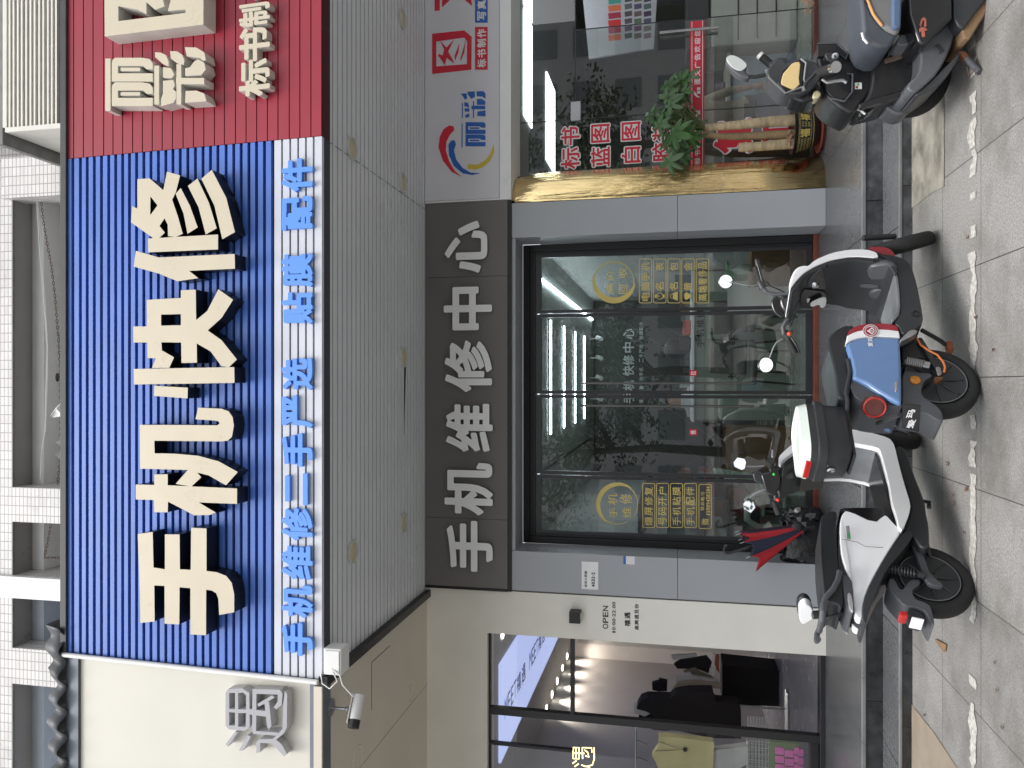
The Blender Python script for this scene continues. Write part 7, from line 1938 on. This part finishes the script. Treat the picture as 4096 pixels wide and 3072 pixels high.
M['sc_blk2'] = mat('scuffed_black_plastic', (0.014, 0.0145, 0.016), 0.36, var=0.3, scale=9, dirt=(.06, .06, .062), dirt_amt=.35, dscale=6, stretch=(1, 1, 3))
M['sc_dark2'] = mat('dark_grey_scuffed_plastic', (.042, .044, .048), .4, var=.25, scale=8)
def black_scooter():
    C = lambda x, y: (2950 + .45208 * x, .45208 * y)
    Y0 = 4.72
    t = thing('electric_scooter', 'worn black electric scooter with a yellowish dashboard, parked at the right edge on its stand', 'scooter', (1.8, Y0, 0), 0, 'parked electric scooters')
    def slabp(nm, m, pts, y0, y1, bev=.012, k=1, par=None, label=None, taper=1.0):
        pts = chaikin2(pts, k) if k else pts
        f = [PY(*C(x, y), y0) for x, y in pts]; b = [Vector((p.x, y1, p.z)) for p in f]
        mb = MB(); mb.prism(f, b); return build(mb, nm, m, par or t, smooth=True, bevel=bev, seg=3, autosm=50, label=label)
    # front wheel
    c = PY(*C(1515, 655), 4.80); r = (c.z)
    mb = MB(); ax = Vector((.15, 1, .25)).normalized()
    prof = []; hub = .135; R_ = c.z + .005; wd = .085
    for k in range(21):
        a = 2 * math.pi * k / 20; cc, ss = math.cos(a), math.sin(a); prof.append(((R_ + hub) / 2 + (R_ - hub) / 2 * (abs(cc) ** .8) * (1 if cc > 0 else -1), wd / 2 * ss))
    mb.lathe(c, ax, [(.001, -.03), (.04, -.03), (.05, -.02), (hub, -.03), (hub, .03), (.05, .02), (.001, .03)], 32); wl = build(mb, 'wheel', M['sc_dark'], t, smooth=True)
    mb = MB(); mb.lathe(c, ax, prof, 48); build(mb, 'tyre', M['rubber'], wl, smooth=True)
    mb = MB(); u = ax.orthogonal().normalized(); v = ax.cross(u); mb.tube([c + (u * math.cos(a * .1047) + v * math.sin(a * .1047)) * hub - ax * .032 for a in range(61)], .005, 5, caps=False); build(mb, 'rim_edge', M['alu'], wl, smooth=True)
    slabp('front_fender', M['sc_grey'], [(1300, 930), (1400, 895), (1500, 868), (1565, 895), (1540, 980), (1470, 1015), (1400, 1012), (1320, 965)], 4.70, 4.88, .02)
    # shield, column and body
    slabp('legshield', M['sc_blk2'], [(700, 380), (890, 376), (990, 470), (1090, 500), (1210, 560), (1190, 760), (1160, 850), (1080, 940), (1030, 1015), (900, 955), (800, 880), (760, 800), (740, 680), (700, 520)], 4.62, 4.95, .02)
    slabp('storage_pocket', M['sc_blk'], [(780, 690), (960, 640), (1010, 660), (1005, 820), (940, 890), (830, 860), (770, 790)], 4.605, 4.63, .006)
    pts = [(970, 650), (1020, 655), (1015, 815), (948, 895), (830, 868)]
    mb = MB(); mb.tube([PY(*C(x, y), 4.60) for x, y in pts], .006, 8); build(mb, 'pocket_rim', M['sc_grey'], t, smooth=True)
    slabp('upper_recess', M['sc_blk'], [(705, 385), (880, 382), (980, 475), (960, 520), (860, 460), (800, 465), (780, 500), (705, 505)], 4.60, 4.63, .005, 0)
    pts = [(705, 385), (880, 380), (980, 475), (955, 522)]
    mb = MB(); mb.tube([PY(*C(x, y), 4.597) for x, y in pts], .005, 8); build(mb, 'recess_rim', M['sc_grey'], t, smooth=True)
    slabp('key_housing', M['sc_dark'], [(760, 465), (860, 455), (905, 490), (900, 540), (800, 550)], 4.55, 4.63, .012)
    p = PY(*C(865, 500), 4.545); mb = MB(); mb.lathe(p, (0, -1, .2), [(.018, 0), (.018, .008), (.008, .009), (.008, .004), (.001, .004)], 20); build(mb, 'key_lock', M['steel'], t, smooth=True)
    slabp('front_panel', M['sc_blk2'], [(1200, 545), (1400, 470), (1610, 395), (1640, 480), (1620, 620), (1500, 780), (1490, 835), (1300, 890), (1080, 940), (1160, 850), (1190, 740)], 4.56, 4.92, .03)
    slabp('plate_slot', mat('brown_paper', (.17, .125, .095), .8), [(1297, 522), (1475, 465), (1486, 505), (1310, 560)], 4.55, 4.565, .002, 0)
    slabp('side_strip', M['sc_blk'], [(1070, 925), (1160, 880), (1480, 790), (1500, 835), (1300, 900), (1100, 948)], 4.548, 4.60, .006, 0)
    slabp('footboard_edge', mat('translucent_grey_plastic', (.085, .09, .10), .35, var=.2), [(1600, 380), (1700, 335), (1800, 260), (1905, 170), (1945, 230), (1880, 450), (1780, 640), (1650, 765), (1560, 835), (1478, 770), (1600, 655), (1625, 520)], 4.42, 4.80, .015, 1)
    slabp('skirt', M['sc_dark2'], [(1560, 835), (1660, 765), (1790, 640), (1985, 440), (1960, 520), (1850, 690), (1760, 770), (1600, 860)], 4.44, 4.78, .01, 1)
    slabp('footboard_recess', M['sc_dark'], [(1740, 410), (1775, 385), (1830, 450), (1790, 472)], 4.412, 4.43, .003, 0)
    slabp('badge', M['white_vinyl'], [(1038, 730), (1100, 730), (1102, 785), (1040, 787)], 4.612, 4.618, .001, 0)
    slabp('badge_mark', M['redlens'], [(1048, 762), (1066, 762), (1066, 780), (1048, 780)], 4.6105, 4.613, 0, 0); slabp('badge_mark', mat('green_dot', (.05, .4, .08), .5), [(1062, 738), (1078, 738), (1078, 756), (1062, 756)], 4.6105, 4.613, 0, 0)
    slabp('shield_wing', M['sc_blk'], [(1030, 1010), (1080, 925), (1200, 900), (1250, 935), (1150, 1005), (1110, 1000), (1075, 965)], 4.66, 4.80, .004, 0)
    mb = MB(); mb.tube([PY(*C(x, y), 4.66) for x, y in [(1050, 968), (1085, 972), (1130, 1010)]], .006, 6); build(mb, 'wing_edge', M['conduit'], t, smooth=True)
    # dashboard and bars
    slabp('headset', M['sc_dark2'], [(250, 640), (300, 570), (345, 520), (400, 520), (440, 575), (500, 530), (560, 512), (690, 545), (735, 600), (745, 690), (600, 830), (425, 825), (300, 715)], 4.52, 4.74, .02)
    slabp('dashboard', mat('yellowed_display', (.62, .47, .22), .35, var=.04), [(548, 545), (558, 570), (545, 690), (552, 745), (500, 795), (390, 745), (385, 720), (405, 650), (480, 562), (515, 547)], 4.50, 4.53, .004, 0)
    slabp('dashboard_frame', M['sc_blk'], [(560, 525), (600, 560), (580, 740), (585, 790), (425, 818), (350, 735), (385, 620), (470, 545)], 4.51, 4.56, .008, 0)
    mb = MB(); mb.tube([PY(*C(x, y), 4.50) for x, y in [(560, 520), (605, 558), (588, 700), (600, 760), (422, 824), (270, 680)]], .006, 6); build(mb, 'frame_edge', M['alu'], t, smooth=True)
    slabp('headlight_shell', M['sc_blk'], [(420, 825), (600, 760), (700, 720), (770, 810), (700, 870), (590, 905), (480, 870)], 4.58, 4.78, .02)
    slabp('indicator', mat('clear_yellow_lens', (.52, .48, .30), .25), [(690, 785), (750, 825), (715, 870), (655, 862)], 4.56, 4.66, .008)
    g = lambda nm, m, pts, y, r, **k: build(MB().tube([PY(*C(x, yy_), y + dy) for x, yy_, dy in pts], r, 12), nm, m, t, smooth=True, **k)
    g('grip', M['rubber'], [(205, 495, 0), (305, 580, 0)], 4.85, .022); g('grip_end', M['conduit'], [(192, 483, 0), (212, 502, 0)], 4.85, .024)
    g('grip', M['rubber'], [(735, 640, 0), (845, 600, -.12)], 4.45, .026); g('grip_end', M['steel'], [(845, 600, -.12), (872, 592, -.15)], 4.45, .030)
    g('switch_housing', M['sc_dark'], [(300, 600, 0), (370, 560, 0), (430, 560, 0)], 4.80, .032)
    g('brake_lever', M['alu'], [(750, 700, 0), (790, 730, 0), (860, 720, 0), (930, 710, 0), (965, 732, 0)], 4.40, .009)
    g('mirror_stem', M['sc_dark'], [(590, 790, 0), (600, 740, 0), (660, 680, 0), (700, 640, 0)], 4.46, .010)
    g('mirror_mount', M['steel'], [(565, 795, 0), (590, 785, 0)], 4.46, .016); g('mirror_mount', M['alu'], [(250, 640, 0), (310, 630, 0)], 4.78, .018)
    g('mirror_stem', M['sc_dark'], [(250, 660, 0), (160, 680, 0), (95, 680, 0), (60, 660, 0)], 4.80, .012)
    Z8b = lambda x, y: (((2600 + x * .29385) - 2950) / .45208, y * .29385 / .45208)
    mp = [Z8b(*q) for q in [(1030, 800), (1060, 755), (1130, 740), (1230, 790), (1310, 850), (1328, 900), (1290, 990), (1360, 1020), (1355, 1065), (1290, 1065), (1180, 1020), (1060, 900)]]
    o = slabp('mirror', M['sc_grey'], mp, 4.78, 4.85, .015, 2)
    mg = [Z8b(*q) for q in [(1032, 800), (1062, 757), (1130, 744), (1230, 792), (1305, 852), (1322, 895), (1290, 935), (1240, 965), (1170, 950), (1090, 890)]]
    slabp('mirror_glass', mat('pale_mirror', (.62, .66, .64), .25, .3), mg, 4.768, 4.778, .002, 1, par=o)
    # seat and rear
    slabp('seat', mat('grey_seat_cover', (.15, .15, .147), .6, var=.12), [(1170, -260), (1150, 0), (1200, 130), (1290, 240), (1370, 290), (1450, 305), (1455, 0), (1460, -260)], 4.25, 4.62, .04, 1)
    slabp('seat_side', mat('blue_grey_seat_cover', (.055, .063, .078), .6, var=.15), [(1095, -260), (1085, 0), (1110, 290), (1160, 380), (1250, 418), (1350, 412), (1430, 300), (1370, 285), (1290, 235), (1200, 125), (1150, 0), (1160, -260)], 4.27, 4.60, .02, 0)
    slabp('seat_pad', mat('blue_seat_pad', (.07, .11, .19), .7, var=.1), [(1390, -260), (1372, 0), (1370, 230), (1400, 250), (1448, 240), (1455, 0), (1460, -260)], 4.22, 4.30, .015, 0)
    mb = MB(); mb.tube([PY(*C(x, y), 4.248) for x, y in [(1155, -200), (1152, 0), (1205, 130), (1280, 228)]], .007, 8); build(mb, 'seat_piping', mat('orange_piping', (.55, .28, .10), .5), t, smooth=True)
    mb = MB(); mb.tube([PY(*C(x, y), 4.262) for x, y in [(1100, 290), (1115, 345), (1150, 385)]], .006, 8); build(mb, 'seat_scuff', M['conduit'], t, smooth=True)
    slabp('seat_base', M['sc_mat'], [(1430, 305), (1520, 300), (1600, 385), (1560, 390), (1400, 410)], 4.42, 4.62, .01, 1)
    rb = slabp('rear_panel', M['sc_blk'], [(1500, -260), (1500, 0), (1510, 130), (1555, 260), (1600, 385), (1680, 395), (1720, 330), (1800, 250), (1910, 165), (1900, -260)], 4.30, 4.70, .02, 0)
    for pts in ([(1607, 255), (1628, 238), (1672, 252), (1678, 268), (1655, 270), (1660, 325), (1632, 328), (1630, 275), (1612, 285)], [(1612, 215), (1622, 175), (1645, 150), (1668, 165), (1672, 225), (1660, 245), (1650, 225), (1655, 185), (1640, 175), (1630, 215), (1622, 235)]):
        slabp('logo', mat('faded_red_logo', (.42, .12, .08), .6, var=.2, scale=60), pts, 4.296, 4.302, 0, 0, par=rb)
    slabp('battery_box', M['brown_card'], [(1985, 270), (2000, 340), (2060, 345), (2150, 200), (2220, 90), (2330, -100), (2100, -100)], 4.35, 4.65, .01, 0)
    slabp('lower_frame', M['sc_dark'], [(1900, -260), (1910, 160), (1950, 230), (2000, 260), (2110, 110), (2250, -60), (2300, -260)], 4.33, 4.72, .01, 0)
    slabp('rust_bracket', mat('rusty_bracket', (.20, .08, .04), .9, .3, var=.4), [(1960, 450), (2020, 455), (2060, 500), (2020, 520), (1970, 480)], 4.45, 4.50, .004, 0)
    fx = PZ(*C(2145, 640), .01)
    mb = MB(); a = PY(*C(1990, 470), 4.48); b = PY(*C(2040, 530), 4.46); mb.tube([a, b, (fx.x, fx.y, .012)], .016, 12); build(mb, 'side_stand', M['sc_grey'], t, smooth=True)
    mb = MB(); q = [PY(*C(x, y), 4.44) for x, y in [(2030, 590), (2050, 680)]]; mb.tube([q[0], q[1], Vector((fx.x + .02, fx.y, .03))], .003, 6); build(mb, 'stand_spring', M['rust'], t, smooth=True)
black_scooter()

# ---------------------------------------------------------------- umbrella, bags
def umbrella():
    Zl = lambda x, y: (2100 + x * .5425, 1550 + y * .5425)
    yb = 7.12
    tip = PY(*Zl(2112, 1005), yb); hook0 = PY(*Zl(1625, 1185), yb)
    t = thing('umbrella', 'half folded red and navy umbrella standing tip down against the left pillar', 'umbrella', tip)
    d = (hook0 - tip).normalized(); u = Vector((0, 1, 0)); u = (u - d * u.dot(d)).normalized(); v = d.cross(u)
    L = (PY(*Zl(1620, 1170), yb) - tip).length
    redc = mat('red_umbrella_cloth', (.36, .012, .02), .7, bump=.25, bscale=20); nav = mat('navy_umbrella_cloth', (.010, .014, .035), .7, bump=.25, bscale=20)
    n = 8; m_ = MB(); seg = 6; rows = 14
    P = {}
    for i in range(rows + 1):
        f = i / rows
        for k in range(n * seg):
            a = 2 * math.pi * k / (n * seg); kk = (k % seg) / seg
            fold = math.sin(math.pi * kk)          # cloth sags between the ribs
            r = (.012 + .185 * f ** 1.1) * (1 - .28 * fold * f)
            hem = (.10 * fold * (1 if f == 1 else 0)) * -1
            asym = 1 + .25 * math.cos(a - .6)
            P[i, k] = tip + d * (L * f * (1 - .12 * fold * (f ** 6))) + (u * math.cos(a + .5 * f) * .7 + v * math.sin(a + .5 * f)) * r * asym
    mats_ = {0: MB(), 1: MB()}
    for i in range(rows):
        for k in range(n * seg):
            k2 = (k + 1) % (n * seg); mb = mats_[(k // seg) % 2]; mb.add([P[i, k], P[i, k2], P[i + 1, k2], P[i + 1, k]], [(0, 1, 2, 3)])
    o1 = build(mats_[0], 'canopy', redc, t, smooth=True); o2 = build(mats_[1], 'canopy', nav, t, smooth=True)
    for o in (o1, o2): so = o.modifiers.new('s', 'SOLIDIFY'); so.thickness = .0015
    mb = MB(); mb.tube([tip - d * .03, tip + d * (L + .05)], .005, 8); build(mb, 'shaft', M['steel_dull'], t, smooth=True)
    hk = [PY(*Zl(x, y), yb) for x, y in [(1625, 1185), (1560, 1205), (1510, 1222), (1478, 1222), (1466, 1200), (1472, 1175), (1492, 1162)]]
    mb = MB(); mb.tube([tip + d * (L * .9)] + hk, .011, 10); build(mb, 'hook_handle', M['sc_blk'], t, smooth=True)
    for k in range(8):
        a = 2 * math.pi * k / 8; q = P[rows, (k * seg) % (n * seg)]; mb = MB(); mb.tube([q - d * .01, q + d * .03], .003, 5); build(mb, 'rib_tip', M['steel_dull'], t, smooth=True)
    # black bin bag it stands in
    rnd = random.Random(4); mb = MB()
    base = Vector((-1.37, 7.40, Z2)); hgt = .36; n1, n2 = 40, 12
    for i in range(n2 + 1):
        f = i / n2
        for k in range(n1):
            a = 2 * math.pi * k / n1; r = (.175 + .03 * math.sin(f * 3)) * (1 + .06 * math.sin(a * 9 + f * 5) + .05 * math.sin(a * 17 + i))
            if i == 0: r *= .8
            mb.v.append(base + Vector((r * 1.25 * math.cos(a), r * .8 * math.sin(a), hgt * f + (.02 * math.sin(a * 7) if i == n2 else 0))))
    for i in range(n2):
        for k in range(n1):
            k2 = (k + 1) % n1; mb.f.append([i * n1 + k, i * n1 + k2, (i + 1) * n1 + k2, (i + 1) * n1 + k]); mb.m.append(0)
    o = build(mb, 'bin_bag', mat('glossy_black_bag', (.008, .008, .009), .18, bump=.6, bscale=25), smooth=True); so = o.modifiers.new('s', 'SOLIDIFY'); so.thickness = .002
    tag(o, 'crumpled glossy black bin bag standing by the door under the umbrella', 'bag')
    mb = MB(); c = PY(*Zl(2060, 960), 7.0); 
    for i in range(11):
        for k in range(18):
            th = math.pi * i / 10; ph = 2 * math.pi * k / 18; r = .10 * (1 + .22 * math.sin(ph * 5 + i) + .15 * rnd.uniform(-1, 1))
            mb.v.append(c + Vector((r * math.sin(th) * math.cos(ph), r * math.sin(th) * math.sin(ph) * .8, r * math.cos(th) * 1.1)))
    for i in range(10):
        for k in range(18):
            k2 = (k + 1) % 18; mb.f.append([i * 18 + k, (i + 1) * 18 + k, (i + 1) * 18 + k2, i * 18 + k2]); mb.m.append(0)
    tag(build(mb, 'plastic_bag', mat('black_plastic', (.008, .008, .009), .2), smooth=True, autosm=25), 'small knotted black plastic bag hanging right of the umbrella', 'bag')
    # white plastic stool inside the left window
    t = thing('chair', 'white curved plastic chair just inside the left window of the repair shop', 'chair', (-1.0, 8.15, Z2))
    w_ = mat('white_green_plastic', (.50, .58, .52), .4)
    p = PY(3030, 2040, 8.15)
    mb = MB(); mb.tube([(p.x - .17, 8.15, p.z - .25), (p.x - .17, 8.15, p.z + .0), (p.x - .1, 8.15, p.z + .1), (p.x + .1, 8.15, p.z + .1), (p.x + .17, 8.15, p.z), (p.x + .17, 8.15, p.z - .25)], .035, 10); build(mb, 'backrest', w_, t, smooth=True)
    mb = MB(); mb.obox(Matrix.Translation((p.x, 8.33, p.z - .26)), .38, .36, .035); build(mb, 'seat', w_, t, bevel=.015)
    for a in (-1, 1):
        for b in (-1, 1): mb = MB(); mb.tube([(p.x + a * .15, 8.33 + b * .14, p.z - .27), (p.x + a * .17, 8.33 + b * .16, Z2 + .005)], .013, 8); build(mb, 'leg', w_, t)
umbrella()

# ---------------------------------------------------------------- potted money tree
def plant():
    rnd = random.Random(21)
    K = lambda x, y: (2700 + .63283 * x, .63283 * y)
    yc = 7.46
    pc = PY(*K(800, 828), yc)
    t = thing('potted_plant', 'money tree with three thick trunks in a black pot with gold characters', 'plant', (pc.x, yc, Z2))
    zt_, zb_ = PY(*K(748, 828), yc).z, PY(*K(905, 828), yc).z
    x = pc.x
    mb = MB(); mb.lathe((x, yc, 0), (0, 0, 1), [(.15, Z2 + .002), (.155, Z2 + .012), (.20, Z2 + .03), (.205, Z2 + .045), (.185, Z2 + .045), (.15, Z2 + .02), (.001, Z2 + .02)], 40); build(mb, 'saucer', mat('terracotta_plastic', (.26, .06, .035), .5), t, smooth=True)
    z0 = Z2 + .045
    mb = MB(); mb.lathe((x, yc, 0), (0, 0, 1), [(.12, z0 - .01), (.14, z0 + .01), (.155, z0 + .06), (.165, z0 + .10), (.188, zt_ - .04), (.19, zt_ - .02), (.215, zt_), (.222, zt_ + .014), (.205, zt_ + .016), (.17, zt_ - .01), (.001, zt_ - .01)], 48)
    pot = build(mb, 'pot', mat('black_glazed_pot', (.012, .012, .013), .25, coat=.3), t, smooth=True)
    gm = mat('gold_relief', (.30, .24, .09), .5, .3, var=.3, scale=40)
    za, zb2 = PY(*K(775, 828), yc - .18).z, PY(*K(878, 828), yc - .18).z
    def onpot(a, z):     # front surface of pot
        f = (z - (z0 + .10)) / ((zt_ - .04) - (z0 + .10)); r = .165 + .023 * f + .0015
        return Vector((x + r * math.sin(a), yc - r * math.cos(a), z))
    mb = MB()
    nz_, na = 5, 34
    for i in range(nz_):
        for k in range(na):
            a0 = -math.pi / 2 * 1.0 + math.pi * k / na; a1 = a0 + math.pi / na * .72
            if any(abs((a0 + a1) / 2 - c) < .27 for c in (-.42, .42)) and i in (1, 2, 3): continue
            zz0 = zb2 + (za - zb2) * i / nz_; zz1 = zz0 + (za - zb2) / nz_ * .72
            mb.quad(onpot(a0, zz0), onpot(a1, zz0), onpot(a1, zz1), onpot(a0, zz1))
    build(mb, 'relief', gm, pot, recalc=False)
    gl2 = mat('gold_character', (.62, .48, .12), .4, .3)
    for c in (-.42, .42):
        lo = bold('福', .03); mn, mx = bbox(lo); zc_ = (za + zb2) / 2; h = (za - zb2) * .62
        mb = MB(); L = [[((p[0] - mn[0]) / (mx[0] - mn[0]) - .5, (p[1] - mn[1]) / (mx[1] - mn[1]) - .5) for p in lp] for lp in lo]
        flat_mesh(L, .001, lambda a, b, w_: onpot(c + a * .42, zc_ + b * h) + Vector((0, -.001 - w_, 0)), mb); build(mb, 'character', gl2, pot, recalc=False)
    for z in (za + .008, zb2 - .006):
        mb = MB(); mb.tube([onpot(-math.pi / 2 + math.pi * k / 30, z) for k in range(31)], .0025, 6); build(mb, 'gold_line', gl2, pot, smooth=True)
    bark = mat('peeling_trunk', (.42, .33, .20), .75, var=.35, scale=9, bump=.4, bscale=40, dirt=(.10, .13, .04), dirt_amt=.5, dscale=6, stretch=(1, 1, 3)); bark2 = mat('brown_trunk', (.24, .17, .09), .8, var=.3, scale=9, bump=.4, bscale=40)
    for pts, r0, m in (([(752, 760), (600, 770), (400, 790), (290, 800), (190, 808)], (.052, .05, .042, .036, .030), bark), ([(752, 850), (600, 855), (400, 862), (280, 860), (180, 850)], (.046, .042, .034, .03, .025), bark2), ([(752, 905), (650, 915), (540, 925), (402, 932)], (.05, .046, .042, .042), bark)):
        q = [PY(*K(a, b), yc + (.02 if m is bark2 else 0)) for a, b in pts]; q[0].z -= .03
        mb = MB(); mb.tube(q, .04, 14, rs=list(r0)); build(mb, 'trunk', m, t, smooth=True)
    mb = MB()
    for k in range(6): 
        p = PY(*K(718 + 6 * (k % 3), 865 + 14 * k - 30), yc - .06); mb.obox(Matrix.Translation(p) @ Matrix.Rotation(rnd.uniform(0, 3), 4, 'Y') @ Matrix.Rotation(rnd.uniform(0, 3), 4, 'X'), .05, .004, .03)
    build(mb, 'string_wrap', mat('dry_bark_strip', (.36, .20, .14), .8), t)
    # branches and palmate leaves (positions from the crop of the print shop window)
    Q = lambda a, b: (2050 + a * .5877, b * .5877)
    cl = [(1055, 660, 1.1, .02), (1075, 715, .9, -.10), (930, 780, .9, .05), (1010, 790, .9, 0), (1110, 905, 1.35, -.22), (1150, 960, 1.1, -.10), (1065, 1100, 1.15, -.18), (1035, 900, .9, .1), (1110, 800, 1.0, .1), (1190, 520, .8, .05), (1130, 560, 1.1, .08), (1060, 580, .9, .1),
          (1180, 870, 1.0, .0), (1230, 860, .9, .05), (1240, 960, .9, -.05), (1160, 1060, .9, 0), (1000, 850, .9, -.05), (1040, 970, 1.0, .05), (1200, 780, .8, .1), (1090, 1010, .8, .0), (1170, 620, .8, .0), (1120, 700, .9, .12), (970, 830, .8, .08), (1210, 930, 1.0, -.15)]
    top = [PY(*K(190, 808), yc), PY(*K(180, 850), yc + .02)]
    fol = MB(); br = MB()
    for (a, b, s_, dy) in cl:
        c = PY(*Q(a, b), yc + dy)
        st = top[0] if b < 880 else top[1]
        mid = st.lerp(c, .5) + Vector((0, 0, .05)); br.tube([st, mid, c], .006, 6, rs=[.008, .005, .0035])
        nrm = Vector((rnd.uniform(-.45, .45), -.75, rnd.uniform(.1, .8))).normalized(); u = nrm.orthogonal().normalized(); v = nrm.cross(u)
        down = Vector((0, 0, -1)); nl = rnd.choice((5, 6, 6, 7)); ph = rnd.uniform(0, 6.28)
        for k in range(nl):
            an = ph + 2 * math.pi * k / nl + rnd.uniform(-.12, .12); dr = (u * math.cos(an) + v * math.sin(an)); L = .125 * s_ * rnd.uniform(.75, 1.15); wd = L * .19
            sd = dr.cross(nrm).normalized(); nn = sd.cross(dr).normalized()
            rows = []
            for i in range(7):
                f = i / 6; wv = wd * math.sin(math.pi * min(1, f * .9 + .08)) ** .75 * (1 if f < 1 else 0) * (.25 if i == 0 else 1)
                p = c + dr * (L * f) + down * (.035 * s_ * f * f) 
                rows.append((p + sd * wv + nn * .006 * f, p - nn * .004, p - sd * wv + nn * .006 * f))
            bb = len(fol.v)
            for r_ in rows: fol.v += list(r_)
            for i in range(6):
                q = bb + i * 3; fol.f += [[q, q + 1, q + 4, q + 3], [q + 1, q + 2, q + 5, q + 4]]; fol.m += [0, 0]
    build(br, 'branches', mat('green_twig', (.10, .11, .04), .7), t, smooth=True)
    build(fol, 'foliage', M['green_leaf'], t, smooth=True, recalc=False, autosm=80)
plant()

# ---------------------------------------------------------------- litter
def litter():
    rnd = random.Random(8)
    lm = mat('dry_leaf', (.17, .085, .04), .8, var=.3, scale=30)
    for nx, ny, r in [(3868, 1957, .018), (3792, 1855, .016), (3818, 2012, .014), (3870, 950, .014), (3980, 2650, .012), (3815, 1980, .010), (4010, 2910, .012), (3700, 2860, .014), (3905, 1270, .012), (3975, 1400, .012), (3860, 2130, .01), (3990, 2760, .01)]:
        p = PZ(nx, ny, .006); mb = MB(); n = 9; a0 = rnd.uniform(0, 6)
        ring = [(p.x + r * math.cos(a0 + 2 * math.pi * k / n) * rnd.uniform(.6, 1.1), p.y + r * .8 * math.sin(a0 + 2 * math.pi * k / n) * rnd.uniform(.6, 1.1), .008 + .01 * rnd.random()) for k in range(n)]
        mb.add([(p.x, p.y, .006)] + ring, [(0, 1 + k, 1 + (k + 1) % n) for k in range(n)])
        o = build(mb, 'fallen_leaf', lm, recalc=False); tag(o, 'small curled brown leaf lying on the grey pavement', 'leaf', group='dry leaves on the pavement')
    p = [PZ(*q, .006) for q in [(3742, 2555), (3790, 2605), (3785, 2610), (3768, 2610)]]
    pts = [PZ(*(2700 + x * .63283, 2022 + y * .63283), .006) for x, y in [(1650, 842), (1718, 880), (1712, 922), (1700, 925), (1655, 862)]]
    mb = MB(); mb.add(pts + [q + Vector((0, 0, .006)) for q in pts], [tuple(range(5)), tuple(range(9, 4, -1))] + [(i, (i + 1) % 5, 5 + (i + 1) % 5, 5 + i) for i in range(5)])
    tag(build(mb, 'cardboard_scrap', M['brown_card']), 'small brown cardboard scrap on the pavement at the left', 'scrap')
    # withered plant hanging at the print shop sill, right edge
    mb = MB(); c = PY(3230, 10, 7.1)
    for k in range(26):
        d = Vector((rnd.gauss(0, 1), rnd.gauss(0, .6), rnd.gauss(-.2, .8))).normalized() * rnd.uniform(.04, .11); s_ = d.orthogonal().normalized() * .007; b = c + Vector((rnd.gauss(0, .03), rnd.gauss(0, .02), rnd.gauss(0, .02)))
        mb.add([b, b + d * .5 + s_, b + d, b + d * .5 - s_], [(0, 1, 2, 3)])
    tag(build(mb, 'withered_plant', mat('dried_leaves', (.40, .22, .12), .85, var=.3), recalc=False), 'tuft of withered brown leaves at the right edge by the red sill', 'plant')
litter()
